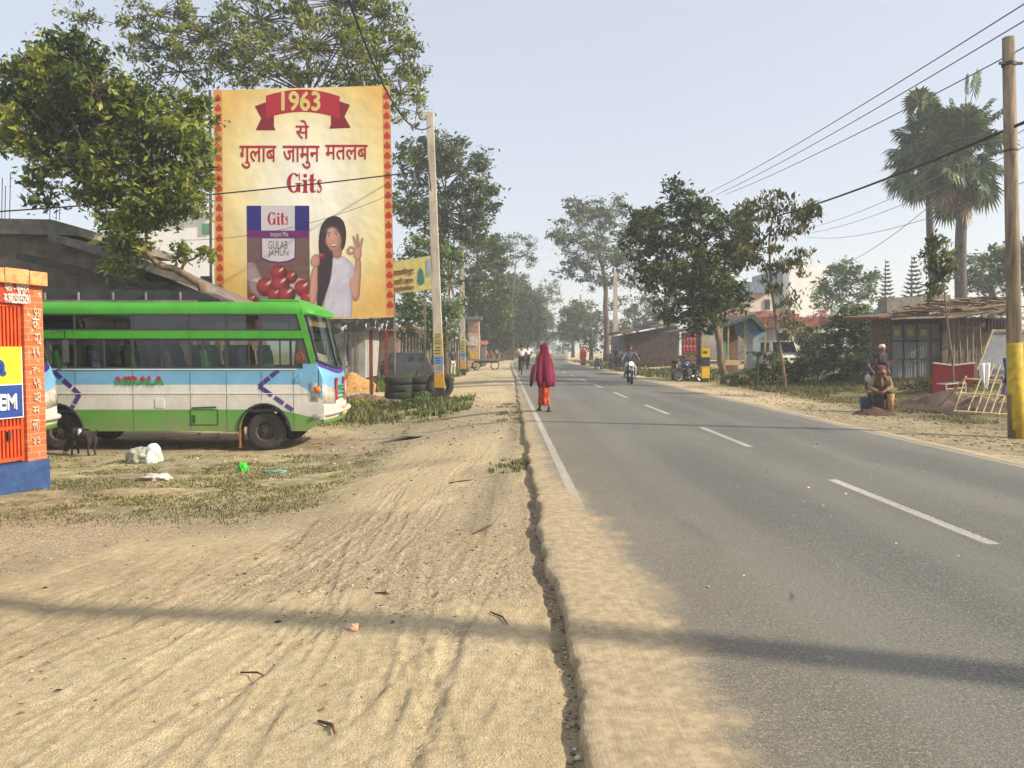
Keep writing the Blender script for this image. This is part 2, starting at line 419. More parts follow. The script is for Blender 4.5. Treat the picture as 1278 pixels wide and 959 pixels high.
    bp = n.nodes.new('ShaderNodeBump'); bp.inputs['Strength'].default_value = .55; bp.inputs['Distance'].default_value = .012
    h = mth('MULTIPLY', mth('ADD', fine, mth('MULTIPLY', med, .25)), mth('SUBTRACT', 1., mth('MULTIPLY', dust, .6))); h = mth('ADD', h, mth('MULTIPLY', mth('MULTIPLY', streak, dust), .7))
    n.links.new(h, bp.inputs['Height']); n.links.new(bp.outputs[0], b.inputs['Normal'])
    return m
RDM = roadmat()

# ---------------------------------------------------------------- ground sheet
def edge_l(Y):
    Y = np.asarray(Y, float)
    e = .32 + .08 * sm(8, 20, Y) + .14 * sm(20, 40, Y)
    e = e + .15 * (fbm(Y * 1.1, Y * 0 + 3.3, 4) - .5) + .022 * np.round(5 * fbm(Y * 3.4, Y * 0 + 8.1, 2)) / 2 + .035 * (fbm(Y * 19, Y * 0 + 1.1, 3) - .5) - .025
    return e
ys = [-6., -3, -1, .2, 1.0, 1.6, 2.0]
while ys[-1] < 420: ys.append(ys[-1] + max(.012, .0022 * ys[-1] ** 1.85))
ys = np.array(ys + [500., 640.])
xs = np.concatenate([[-640, -400, -250, -160], np.arange(-110, -40, 8.), np.arange(-40, -14, 1.2), np.arange(-14, -5.2, .16), np.arange(-5.2, -2.9, .02), np.arange(-2.9, .5, .0125), np.arange(.5, 1.0, .04), np.arange(1.0, 6.3, .5), np.arange(6.3, 10, .08), np.arange(10, 22, .2), np.arange(22, 50, 1.2), np.arange(50, 120, 8.), [160, 250, 400, 640]])
GX, GY = np.meshgrid(xs, ys); GXo = GX + off(GY) * (np.abs(GX) < 150)
GZ = terr(GXo, GY)
xl = GX
dirt_l = sm(.45, .2, xl); outside = np.maximum(dirt_l, sm(6.6, 7.0, xl))
near = sm(40, 14, GY)
amp = outside * near * (np.abs(GX) < 40)
GZ = GZ + amp * (.07 * (fbm(GX * .6, GY * .6, 3) - .5) + .022 * (fbm(GX * 3.1, GY * 3.1, 4) - .5) + .014 * (fbm(GX * 17, GY * 17, 3) - .5)) 
# tyre ruts: (x0,y0)->(x1,y1), half width, depth, tread pitch
q_ = -1
def rut(x0, y0, x1, y1, hw, dp, pitch, seed=0, curve=0.0):
    global GZ
    dx, dy = x1 - x0, y1 - y0; L = math.hypot(dx, dy); tx, ty = dx / L, dy / L
    s = (GX - x0) * tx + (GY - y0) * ty; d = (GX - x0) * -ty + (GY - y0) * tx
    d = d + curve * np.sin(np.clip(s / L, 0, 1) * PI) + .03 * (vn(s * .9 + seed, s * 0 + seed) - .5)
    on = sm(0, .5, s) * sm(L, L - .6, s) * sm(hw + .03, hw - .01, np.abs(d)) * near * dirt_l
    on = on * (.35 + .65 * sm(.35, .6, fbm(GX * 1.3 + seed, GY * 1.3, 2)))
    tread = .5 + .5 * np.sign(np.sin((s + np.abs(d) * 1.2) * 2 * PI / pitch)) * (np.abs(np.abs(d) - hw * .5) > .012)
    k_ = .85 if q_ >= 0 else .34; GZ = GZ - on * k_ * (dp * .15 + dp * .85 * tread)
    rim = sm(hw, hw + .02, np.abs(d)) * sm(hw + .07, hw + .03, np.abs(d)) * sm(0, .5, s) * sm(L, L - .6, s) * near * dirt_l
    GZ = GZ + rim * dp * .22
rut(-2.1, 2.2, -1.1, 8.5, .075, .022, .07, 1, .1); rut(-1.55, 2.2, -.65, 8.5, .075, .02, .07, 2, .1)
rut(-1.0, 2.2, -1.25, 9.5, .07, .02, .06, 3, -.05); rut(-.55, 2.0, -.75, 6.5, .05, .018, .05, 4)
rut(-3.4, 2.4, -1.6, 7.0, .10, .024, .08, 5, .25); rut(-2.8, 2.3, -.4, 6.6, .06, .016, .06, 6, .1)
rut(-.1, 2.2, -.9, 5.2, .05, .016, .06, 7, .1); rut(-4.2, 3.0, -1.4, 5.0, .09, .018, .07, 8, .3)
for q_ in range(44):
    rr_ = np.random.default_rng(q_ + 40); x0_ = rr_.uniform(-4.2, -.2); dx_ = rr_.normal(.25, .5); y0_ = rr_.uniform(2.1, 5)
    rut(x0_, y0_, x0_ + dx_ * 1.6, y0_ + rr_.uniform(1.5, 4.5), rr_.uniform(.022, .05), rr_.uniform(.008, .014), rr_.uniform(.04, .065), q_ + 20, rr_.normal(0, .12))
q_ = -1
rut(-1.3, 6.5, -.3, 13, .09, .02, .08, 9, .2); rut(-2.0, 6.5, -.9, 14, .09, .02, .08, 10, .2)
rut(-.35, 2.0, -.15, 9, .035, .014, .05, 12, .03); rut(-1.8, 2.2, -1.75, 5, .04, .014, .05, 13, .03)
# eroded gully at the foot of the broken asphalt edge
el = edge_l(GY)
GZ = GZ - .025 * sm(.08, .02, np.abs(xl - el + .04)) * sm(24, 8, GY) * (.4 + vn(GX * 4, GY * 4))
grass = np.clip(sm(7.6, 9.6, GY + 1.2 * (fbm(GX, GY, 3) - .5)) * sm(15.5, 13.2, GY) * sm(-1.3, -2.6, xl) +
    sm(17.8, 19.5, GY) * sm(25.5, 24, GY) * sm(-.9, -1.6, xl) * sm(-6, -5, xl) +
    1.0 * sm(8.4, 9.8, xl + 2 * (fbm(GX * .3, GY * .3, 3) - .5)) * sm(80, 40, GY) + .7 * sm(-9, -14, xl) +
    .6 * sm(.05, .2, xl) * sm(-.35, -.05, xl) * sm(9, 11, GY) * sm(23, 18, GY) + .9 * sm(60, 90, np.abs(GX)) + .5 * sm(34, 60, GY) * sm(-7, -9, xl), 0, 1)
shade_dark = np.clip(.8 * sm(14.3, 15.2, GY) * sm(18.5, 17.5, GY) * sm(-3, -4, xl) + 1.0 * sm(8.8, 10.0, xl) * sm(60, 30, GY) + .5 * sm(40, 48, GY) * sm(-2.2, -3, xl) +  # right verge shade painted into the ground; other terms just darker patches
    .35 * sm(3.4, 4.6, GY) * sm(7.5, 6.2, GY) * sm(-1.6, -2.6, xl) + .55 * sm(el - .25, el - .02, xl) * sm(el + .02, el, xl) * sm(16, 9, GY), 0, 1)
gravel = np.clip(sm(.52, .62, fbm(GX * .7 + 9, GY * .7, 3)) * .8 + sm(7, 8, GY) * sm(10, 9, GY) * sm(-1.5, -2.5, xl) + sm(13, 15, GY) * sm(22, 18, GY) * sm(-4, -3, xl), 0, 1)
ny, nx = GX.shape
gv = np.stack([GXo, GY, GZ], -1).reshape(-1, 3)
ii = (np.arange(ny - 1)[:, None] * nx + np.arange(nx - 1)[None]).ravel()
gf = np.stack([ii, ii + 1, ii + nx + 1, ii + nx], 1)
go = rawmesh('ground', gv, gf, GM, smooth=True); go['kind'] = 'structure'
for nm, arr in (('grass', grass), ('shade_dark', shade_dark), ('gravel', gravel)):
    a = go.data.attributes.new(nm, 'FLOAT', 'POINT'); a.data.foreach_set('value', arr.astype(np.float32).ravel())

def gz_at(x, y):
    """height of the built ground mesh at x, y (bilinear on the grid)"""
    xx = x - off(y); j = np.clip(np.searchsorted(ys, y) - 1, 0, ny - 2); i = np.clip(np.searchsorted(xs, xx) - 1, 0, nx - 2)
    u_ = (xx - xs[i]) / (xs[i + 1] - xs[i]); v_ = (y - ys[j]) / (ys[j + 1] - ys[j]); return (GZ[j, i] * (1 - u_) + GZ[j, i + 1] * u_) * (1 - v_) + (GZ[j + 1, i] * (1 - u_) + GZ[j + 1, i + 1] * u_) * v_
def tz(X, Y):   # things stand on the built, bumpy ground
    return float(gz_at(np.array([float(X)]), np.array([float(Y)]))[0]) if Y < 400 else float(terr(X, Y))

# ---------------------------------------------------------------- road slab with a broken, crumbling left edge
ry = [-6.]
while ry[-1] < 420: ry.append(ry[-1] + (max(.016, .005 * max(ry[-1], 0) ** 1.4) if ry[-1] > 1.5 else .3))
ry = np.array(ry); e = edge_l(ry)
us = np.concatenate([[0, 0, .006, .02, .06, .2], np.linspace(.5, 6.3, 14)])
zo = np.concatenate([[-.17, -.045, -.012, -.004, 0, 0], np.full(14, 0.)])
rv = []; ruv = []
for k, y in enumerate(ry):
    right = 6.85 + .12 * (float(fbm(y * .9, 2.2, 3)) - .5)
    for u, z in zip(us, zo):
        x = e[k] + u if u < .4 else (e[k] + u if u < 1.5 else u + .3)
        if z <= -.07: x += .03 * (float(vn(y * 9, 1.5)) - .3) - .015
        jz = .012 * (float(vn(x * 9, y * 5)) - .5) * (1 if u < .3 else 0)
        rv.append((x + float(off(y)), y, z + jz)); ruv.append((x, y))
    rv.append((right + float(off(y)), y, -.005)); ruv.append((right, y))
    rv.append((right + .1 + float(off(y)), y, -.12)); ruv.append((right + .1, y))
rv = np.array(rv); nn = len(us) + 2
ii = (np.arange(len(ry) - 1)[:, None] * nn + np.arange(nn - 1)[None]).ravel()
rf = np.stack([ii, ii + 1, ii + nn + 1, ii + nn], 1)
ro = rawmesh('road', rv, rf, RDM, smooth=False); ro['kind'] = 'structure'
u = ro.data.uv_layers.new(name='UVMap'); u.data.foreach_set('uv', np.array(ruv, np.float32)[rf.ravel()].ravel())

# ---------------------------------------------------------------- leaf clouds and trees
def leaf_mesh(C, size, aspect=.42, droop=.0, spread=1.0, rs=None, jitter=.35):
    rs = rs or rng; N = len(C)
    d = rs.normal(size=(N, 3)); d[:, 2] = d[:, 2] * .7 * spread - droop; d /= np.linalg.norm(d, axis=1)[:, None]
    q = rs.normal(size=(N, 3)); q[:, 2] += .8; s = np.cross(d, q); s /= np.linalg.norm(s, axis=1)[:, None] + 1e-9
    nrm = np.cross(s, d); L = (size * (1 + jitter * rs.normal(size=N)))[:, None].clip(size * .4, size * 2)
    a = C - d * L * .5; b = C + s * L * aspect * .5 + nrm * L * .06; c = C + d * L * .5 - nrm * L * .05; e = C - s * L * aspect * .5 + nrm * L * .06
    v = np.stack([a, b, c, e], 1).reshape(-1, 3); f = np.arange(N * 4).reshape(-1, 4)
    return v, f
BARK = mat('bark', lin(118, 98, 80), lin(66, 54, 44), 5, .9, .6, 20, stretch=(1, 1, .25))
BARK_PALE = mat('pale_bark', lin(140, 118, 92), lin(84, 68, 52), 4, .9, .5, 16, stretch=(1, 1, .3))
LEAF_A = leafmat('broad_leaf', (.035, .060, .012, 1), (.15, .205, .030, 1), (.36, .38, .065, 1), .45)
LEAF_B = leafmat('deep_leaf', (.014, .034, .010, 1), (.050, .095, .020, 1), (.17, .21, .040, 1), .35)
LEAF_C = leafmat('grey_leaf', (.034, .060, .020, 1), (.080, .125, .036, 1), (.17, .21, .065, 1), .35)
LEAF_D = leafmat('dry_leaf', (.038, .055, .016, 1), (.10, .125, .034, 1), (.22, .20, .06, 1), .4)
LEAF_E = leafmat('lime_leaf', (.045, .095, .025, 1), (.10, .18, .045, 1), (.19, .27, .08, 1), .35)
def tree(name, label, cat, Y, trunk, blobs, leafm, lsize=.16, dens=1.0, rad=.2, barkm=None, droop=.2, clump=.55, aspect=.42, group=None, limbs=True, depth=1.0, seed=0, twigs=True):
    """trunk: [(px,py)...] upwards; blobs: [(px,py,rx,ry[,dY])] in photo pixels at distance Y"""
    rs = np.random.default_rng(100 + seed); barkm = barkm or BARK
    pts = [P(a, b, Y) for a, b in trunk]; g = tz(pts[0].x, Y); pts[0].z = g - .1
    root = thing(name, label, cat, (pts[0].x, Y, g), group=group)
    mb = MB(); n = len(pts)
    fine = [pts[0]]
    for i in range(n - 1):
        for t in (1 / 3, 2 / 3, 1): fine.append(pts[i].lerp(pts[i + 1], t) + Vector(rs.normal(0, rad * .15, 3)) * (t < 1))
    m = len(fine); rr = [rad * (1.25 if i == 0 else 1) * (1 - .55 * i / (m - 1)) for i in range(m)]
    mb.tube(fine, rr, 9)
    C = []; px = Y / F; top = fine[m // 2:]
    for b in blobs:
        c = P(b[0], b[1], Y + (b[4] if len(b) > 4 else rs.normal(0, .3 * b[2] * px))); rx, rz = b[2] * px, b[3] * px; ryy = (rx + rz) / 2 * depth
        if limbs:
            st = min(top, key=lambda p: (p - c).length + (2 if p.z > c.z else 0)); i0 = fine.index(st)
            mid = st.lerp(c, .5) + Vector((0, 0, .12 * (c - st).length)) + Vector(rs.normal(0, .06 * (c - st).length, 3))
            r0 = rr[i0] * .42; mb.tube([st, st.lerp(mid, .5) + Vector(rs.normal(0, .05, 3)), mid, mid.lerp(c, .6), c], [r0, r0 * .85, r0 * .65, r0 * .45, r0 * .25], 6)
        vol = rx * rz * 4
        k = max(3, int(vol / (clump ** 2) * 1.9 * dens))
        for _ in range(k):
            q = rs.normal(size=3); q /= np.linalg.norm(q); q *= rs.uniform(.35, 1.0) ** .6
            cc = c + Vector((q[0] * rx, q[1] * ryy, q[2] * rz)); nl = int(rs.uniform(.4, 1.5) * 66 * (clump / .55) ** 2 * (.16 / lsize) ** 2)
            sp = clump * rs.uniform(.22, .46)
            o = rs.normal(size=(nl, 3)) * [sp, sp, sp * .6]; C.append(o + np.array(cc))
            if twigs: mb.tube([c, c.lerp(cc, .55) + Vector((0, 0, .05)), cc], [rad * .12, rad * .07, rad * .03], 4, cap=False)
    mb.build('trunk', barkm, root, smooth=True, fixn=False)
    C = np.concatenate(C); v, f = leaf_mesh(C, lsize, aspect, droop, rs=rs)
    # each clump leans towards its own shade of green
    h = fbm(C[:, 0] * 1.7 + 3, C[:, 2] * 1.7 + C[:, 1], 2); r = np.clip((h - .5) * 1.6 + rs.uniform(0, 1, len(C)), 0, 1)
    rawmesh('crown', v, f, leafm, root, rnd=np.repeat(r, 4))
    world_children(root)
    return root

# ---------------------------------------------------------------- figures
def skin_mesh(name, V, E_, Rd, m, parent, sub=2, root=0):
    me = bpy.data.meshes.new('sk'); me.from_pydata(V, E_, []); o = bpy.data.objects.new('sk', me); COL.objects.link(o)
    md = o.modifiers.new('s', 'SKIN'); md.use_smooth_shade = True
    sv = me.skin_vertices[0].data
    for i, r in enumerate(Rd):
        sv[i].radius = (r, r) if not hasattr(r, '__len__') else r; sv[i].use_root = (i == root)
    s2 = o.modifiers.new('u', 'SUBSURF'); s2.levels = sub; s2.render_levels = sub
    dg = bpy.context.evaluated_depsgraph_get(); ev = o.evaluated_get(dg); nm = bpy.data.meshes.new_from_object(ev); bpy.data.objects.remove(o)
    nm.name = name; nm.materials.clear(); nm.materials.append(m)
    nm.polygons.foreach_set('use_smooth', [True] * len(nm.polygons))
    r = bpy.data.objects.new(name, nm); COL.objects.link(r); r.parent = parent; return r
SKIN = mat('brown_skin', lin(135, 92, 68), lin(115, 76, 55), 6, .55)
HAIR = mat('black_hair', (.012, .010, .010, 1), (.02, .017, .015, 1), 20, .45)
J0 = dict(pelvis=(0, 0, .93), spine=(0, -.01, 1.12), chest=(0, -.01, 1.30), neck=(0, 0, 1.46), jaw=(0, .03, 1.54), head=(0, .01, 1.63), crown=(0, 0, 1.69),
    shL=(-.17, 0, 1.39), shR=(.17, 0, 1.39), elL=(-.22, -.03, 1.12), elR=(.22, -.03, 1.12), wrL=(-.23, .08, .89), wrR=(.23, .08, .89),
    hiL=(-.09, 0, .88), hiR=(.09, 0, .88), knL=(-.1, .02, .49), knR=(.1, .02, .49), anL=(-.1, 0, .08), anR=(.1, 0, .08), toL=(-.11, .17, .03), toR=(.11, .17, .03))
RJ = dict(pelvis=.12, spine=.105, chest=.12, neck=.052, jaw=.068, head=.088, crown=.05, sh=.062, el=.042, wr=.028, hi=.088, kn=.056, an=.038, to=.03)
def person(label, x, y, z=None, heading=0.0, scale=1.0, pose=None, top=None, bottom=None, sleeve='short', hair=True, fingers=True, group=None, face=False, cat='person', wrap=None, skin=None):
    """heading 0 faces +Y (away from the camera)"""
    J = dict(J0); J.update(pose or {}); z = tz(x, y) if z is None else z
    root = thing('person', label, cat, (x, y, z), heading, group); root.scale = (scale,) * 3
    V = []; E_ = []; Rd = []; idx = {}
    def add(k, r, par=None, p=None):
        idx[k] = len(V); V.append(p or J[k]); Rd.append(r)
        if par: E_.append((idx[par], idx[k]))
    add('pelvis', RJ['pelvis']); add('spine', RJ['spine'], 'pelvis'); add('chest', RJ['chest'], 'spine'); add('neck', RJ['neck'], 'chest')
    add('jaw', RJ['jaw'], 'neck'); add('head', RJ['head'], 'jaw'); add('crown', RJ['crown'], 'head')
    hd = Vector(J['head']); jw = Vector(J['jaw']); nk = Vector(J['neck'])
    fw = Vector((0, 1, 0)); fw = (fw - (hd - nk).normalized() * fw.dot((hd - nk).normalized())).normalized()
    if fingers:
        add('nose', .014, 'head', tuple(jw.lerp(hd, .45) + fw * .105)); sx = fw.cross(Vector((0, 0, 1))).normalized()
        for s in (-1, 1): add('ear%d' % s, .018, 'head', tuple(jw.lerp(hd, .5) + sx * s * .088))
    for s in 'LR':
        add('sh' + s, RJ['sh'], 'chest'); add('el' + s, RJ['el'], 'sh' + s); add('wr' + s, RJ['wr'], 'el' + s)
        w = Vector(J['wr' + s]); e = Vector(J['el' + s]); d = (w - e).normalized(); sid = d.cross(fw); sid = sid.normalized() if sid.length > .1 else Vector((1, 0, 0))
        palm = w + d * .07; add('pa' + s, .032, 'wr' + s, tuple(palm))
        if fingers:
            for k in range(4):
                q = palm + sid * (k - 1.5) * .018 + d * .03; L = (.07, .08, .075, .06)[k]; cv = (fw * .6 + d * .5).normalized()
                add('f%s%d' % (s, k), .0095, 'pa' + s, tuple(q)); add('g%s%d' % (s, k), .008, 'f%s%d' % (s, k), tuple(q + d * L * .5)); add('h%s%d' % (s, k), .007, 'g%s%d' % (s, k), tuple(q + d * L * .5 + cv * L * .5))
            t = w + d * .035 + sid * .03; add('t' + s, .011, 'pa' + s, tuple(t + d * .01)); add('u' + s, .009, 't' + s, tuple(t + d * .045 + fw * .02))
        add('hi' + s, RJ['hi'], 'pelvis'); add('kn' + s, RJ['kn'], 'hi' + s); add('an' + s, RJ['an'], 'kn' + s); add('to' + s, RJ['to'], 'an' + s)
    skin_mesh('body', V, E_, Rd, skin or SKIN, root, 2 if fingers else 1)
    def cloth(nm, keys, m, grow, ends=None):
        V = []; E_ = []; Rd = []; ix = {}
        for k, par, r, t in keys:
            p = Vector(J[k]) if t is None else Vector(J[par]).lerp(Vector(J[k]), t)
            ix[k] = len(V); V.append(tuple(p)); Rd.append(r + grow)
            if par: E_.append((ix[par], ix[k]))
        skin_mesh(nm, V, E_, Rd, m, root, 2 if fingers else 1)
    if top:
        ks = [('chest', None, .125, None), ('spine', 'chest', .115, None), ('pelvis', 'spine', .125, None), ('neck', 'chest', .05, .55)]
        for s in 'LR':
            ks += [('sh' + s, 'chest', .066, None)]
            if sleeve == 'short': ks += [('el' + s, 'sh' + s, .052, .7)]
            else: ks += [('el' + s, 'sh' + s, .046, None), ('wr' + s, 'el' + s, .034, .92)]
        cloth('shirt', ks, top, .014)
    if bottom:
        ks = [('pelvis', None, .115, None)]
        for s in 'LR': ks += [('hi' + s, 'pelvis', .09, None), ('kn' + s, 'hi' + s, .062, None), ('an' + s, 'kn' + s, .05, .95)]
        cloth('trousers', ks, bottom, .013)
    if hair:
        h = MB(); up = (hd - nk).normalized(); q = up.to_track_quat('Z', 'Y').to_matrix()
        h.ball(hd + up * .022 - fw * .018, .1, n=14, k=9, rx=.94, ry=1.02, rz=.9, rot=q); h.build('hair', HAIR, root, smooth=True)
    if face:
        EYE = mat('eye_dark', (.01, .008, .006, 1), None, 3, .2)
        for s in (-1, 1):
            k = MB(); k.ball(jw.lerp(hd, .62) + fw * .087 + Vector((s * .033, 0, 0)), .011, n=8, k=6); k.build('eye', EYE, root, smooth=True)
        k = MB(); k.ball(jw + fw * .066 - Vector((0, 0, .005)), .022, n=8, k=6, ry=.5, rz=.3); k.build('mouth', mat('lips', lin(120, 60, 52), None, 3, .5), root, smooth=True)
    return root
def drape(name, rings, m, parent, n=36, folds=.012, nf=9, seed=0, closed=False, thick=True):
    """rings: (z, cx, cy, rx, ry); folds of cloth run down the loft"""
    rs = np.random.default_rng(seed); ph = rs.uniform(0, 6, 4); out = []
    for i, (z, cx, cyy, rx, ry_) in enumerate(rings):
        k = i / (len(rings) - 1); r_ = []
        for j in range(n):
            a = 2 * PI * j / n; w = folds * (.25 + k) * (math.sin(nf * a + ph[0] + k * .8) + .6 * math.sin((nf * 2 - 3) * a + ph[1] - k))
            r_.append(Vector((cx + (rx + w) * math.cos(a), cyy + (ry_ + w) * math.sin(a), z + .01 * math.sin(3 * a + ph[2]))))
        out.append(r_)
    b = MB(); b.loft(out, caps=False)
    if closed: b.f.append(tuple(range(n - 1, -1, -1))); b.m.append(0)
    o = b.build(name, m, parent, smooth=True)
    md = o.modifiers.new('s', 'SOLIDIFY'); md.thickness = .008
    return o

# ================================================================= LEFT SIDE
BLACK = mat('black_rubber', (.018, .018, .018, 1), (.035, .032, .03, 1), 14, .75)
DARK = mat('dark_metal', (.03, .03, .032, 1), (.05, .045, .04, 1), 6, .6)
GLASS = glassmat('window_glass', (.58, .62, .56, 1), .04); GLASSD = glassmat('dark_glass', (.22, .25, .23, 1), .07)
CHROME = mat('chrome', (.6, .6, .6, 1), (.5, .5, .5, 1), 8, .25, metal=1)
def paint(name, c, dirt=.8, rough=.42):
    m = mat(name, c, tuple(v * dirt for v in c[:3]) + (1,), 2.2, rough, spec=.5, bump=.3, bscale=1.5)
    n = m.node_tree; b = n.nodes['Principled BSDF']; src = b.inputs['Base Color'].links[0].from_socket
    tc = n.nodes.new('ShaderNodeTexCoord'); sp = n.nodes.new('ShaderNodeSeparateXYZ'); n.links.new(tc.outputs['Object'], sp.inputs[0])
    def nz(sc, st):
        z = n.nodes.new('ShaderNodeTexNoise'); z.inputs['Scale'].default_value = sc; z.inputs['Detail'].default_value = 8; z.inputs['Roughness'].default_value = .7
        mp = n.nodes.new('ShaderNodeMapping'); mp.inputs['Scale'].default_value = st; n.links.new(tc.outputs['Object'], mp.inputs[0]); n.links.new(mp.outputs[0], z.inputs[0]); return z.outputs['Fac']
    # road dust thrown up from the wheels, rain runs, chips
    a = n.nodes.new('ShaderNodeMath'); a.operation = 'MULTIPLY_ADD'; a.inputs[1].default_value = 1.3; n.links.new(nz(1.6, (1, 1, 1)), a.inputs[0]); n.links.new(sp.outputs[2], a.inputs[2])
    r1 = n.nodes.new('ShaderNodeMapRange'); r1.inputs[1].default_value = 1.75; r1.inputs[2].default_value = .95; r1.inputs[3].default_value = 0; r1.inputs[4].default_value = .62; n.links.new(a.outputs[0], r1.inputs[0])
    r2 = n.nodes.new('ShaderNodeMapRange'); r2.inputs[1].default_value = .55; r2.inputs[2].default_value = .75; r2.inputs[4].default_value = .45; n.links.new(nz(1.5, (9, 9, .8)), r2.inputs[0])
    s = n.nodes.new('ShaderNodeMath'); s.operation = 'MAXIMUM'; n.links.new(r1.outputs[0], s.inputs[0]); n.links.new(r2.outputs[0], s.inputs[1])
    x = n.nodes.new('ShaderNodeMix'); x.data_type = 'RGBA'; n.links.new(s.outputs[0], x.inputs[0]); n.links.new(src, x.inputs[6]); x.inputs[7].default_value = (.26, .21, .14, 1)
    n.links.new(x.outputs[2], b.inputs['Base Color']); return m
GREEN = paint('bus_green', (.055, .33, .018, 1)); BLUE = paint('bus_sky_blue', (.16, .40, .60, 1)); WHITE = paint('bus_white', (.66, .64, .58, 1), .86)
PURPLE = paint('bus_purple', (.05, .02, .22, 1)); RUSTY = mat('mudflap_rust', lin(150, 105, 60), lin(80, 55, 35), 9, .8)

# ---- green, white and sky-blue minibus; local x forward (nose at 0), y away from the near side, z up from the tyres
def make_bus():
    root = thing('minibus', 'green, white and sky-blue minibus with purple chevrons, parked side-on below the billboard', 'bus')
    K = 63.2; bx = lambda px: (px - 402) / K; bz = lambda py: (566 - py) / K
    XR = -6.9; Wd = 2.12
    def arch(x):      # lowest photo row of the body skin at column x (px)
        y = 541.0 - max(0, x - 383) * .75
        for c in (329, 72):
            d = abs(x - c)
            if d < 31: y = min(y, 543 - math.sqrt(31 ** 2 - d * d) * 1.12)
        return y
    cols = list(np.arange(402 + XR * K, 402, 3.0)) + [402.]
    def band(mb, yt, yb, m, x0=None, x1=None):
        for a, b in zip(cols[:-1], cols[1:]):
            if x0 is not None and a < x0 - 1: continue
            if x1 is not None and b > x1 + 1: continue
            ta, tb = (yt(a), yt(b)) if callable(yt) else (yt, yt); ba, bb = (yb(a), yb(b)) if callable(yb) else (yb, yb)
            ba = min(ba, arch(a)); bb = min(bb, arch(b))
            if ba <= ta + .3 and bb <= tb + .3: continue
            for y0 in (0, Wd):
                mb.add([(bx(a), y0, bz(ta)), (bx(b), y0, bz(tb)), (bx(b), y0, bz(max(bb, tb))), (bx(a), y0, bz(max(ba, ta)))], [(0, 1, 2, 3)], m)
    gy = lambda x: 514 + max(0, x - 348) * .24
    wy = lambda x: 483 + max(0, x - 372) * .62
    mb = MB()
    band(mb, gy, 541, 0); band(mb, wy, gy, 1); band(mb, 463, wy, 2, None, 398)
    # front pillar and corner
    def sidepoly(pts, m, mbx=mb):
        for y0 in (0, Wd): mbx.add([(bx(a), y0, bz(b)) for a, b in pts], [tuple(range(len(pts)))], m)
    sidepoly([(397, 463), (402, 475), (402, 502), (397, 499)], 2)
    sidepoly([(378, 457), (394.5, 457), (398, 463), (378, 463)], 2)
    sidepoly([(371, 395), (378.5, 395), (394.5, 457), (388, 457)], 0)
    # rails between the windows
    sidepoly([(402 + XR * K, 416), (376.5, 416), (379, 425.5), (402 + XR * K, 425.5)], 0)
    shell = mb.build('body_shell', [GREEN, WHITE, BLUE], root, fixn=False, merge=True)
    md = shell.modifiers.new('s', 'SOLIDIFY'); md.thickness = .03; md.offset = 0
    # roof
    rf = MB(); prof = [(0, 2.70), (-.012, 2.80), (.03, 2.88), (.16, 2.935), (.6, 2.975), (1.06, 2.985), (1.52, 2.975), (1.96, 2.935), (2.09, 2.88), (2.132, 2.80), (2.12, 2.70)]
    rings = []
    for x, sx, dz in ((XR - .02, .96, -.10), (XR + .1, 1, -.02), (XR + .3, 1, 0), (bx(350), 1, 0), (bx(366), 1, -.005), (bx(376), .985, -.03), (bx(384), .96, -.08), (bx(390), .93, -.15)):
        rings.append([Vector((x, 1.06 + (y - 1.06) * sx, 2.70 + max(0, (z - 2.70 + dz)) if z > 2.71 else 2.70)) for y, z in prof])
    rf.loft(rings, close=False, caps=False)
    for r_ in (rings[0], rings[-1]): rf.add(r_, [tuple(range(len(r_)))])
    r_o = rf.build('roof', GREEN, root, smooth=True)
    hp = MB(); hp.box((bx(340), 1.0, 2.99), (.8, .9, .07)); hp.build('roof_hatch', GREEN, r_o, bevel=.02)
    # black window surrounds: two strips with glazing gaps
    def strip(yt, yb, xa, xb, bars, name, lean):
        fr = MB(); t = .028
        for y0 in (-.004, Wd + .004 - t):
            lw = lambda py: bx(xb + (py - yt) * lean)
            fr.prism([(bx(xa), y0, bz(yt)), (lw(yt), y0, bz(yt)), (lw(yt + 1.8), y0, bz(yt + 1.8)), (bx(xa), y0, bz(yt + 1.8))], (0, t, 0))
            fr.prism([(bx(xa), y0, bz(yb - 2)), (lw(yb - 2), y0, bz(yb - 2)), (lw(yb), y0, bz(yb)), (bx(xa), y0, bz(yb))], (0, t, 0))
            for b_, w in bars:
                if callable(b_): continue
                fr.prism([(bx(b_ - w), y0 + .001, bz(yt + 1.8)), (bx(b_ + w), y0 + .001, bz(yt + 1.8)), (bx(b_ + w), y0 + .001, bz(yb - 2)), (bx(b_ - w), y0 + .001, bz(yb - 2))], (0, t - .002, 0))
            fr.prism([(lw(yt) - 2.5 / K, y0, bz(yt)), (lw(yt), y0, bz(yt)), (lw(yb), y0, bz(yb)), (lw(yb) - 2.5 / K, y0, bz(yb))], (0, t - .001, 0))
        return fr.build(name, DARK, root)
    xa = 402 + XR * K
    f1 = strip(395, 416, xa, 371.5, [(b, 1.3) for b in (-20, 26, 96, 167, 237, 283, 325)], 'upper_window_frame', .22)
    f2 = strip(425.5, 463, xa, 379.5, [(b, 1.6) for b in (-20, 26, 96, 167, 238, 283, 326)] + [(b, .8) for b in (61, 132, 203, 311)], 'window_frame', .23)
    e = [xa, -20, 26, 96, 167, 238, 283, 326]
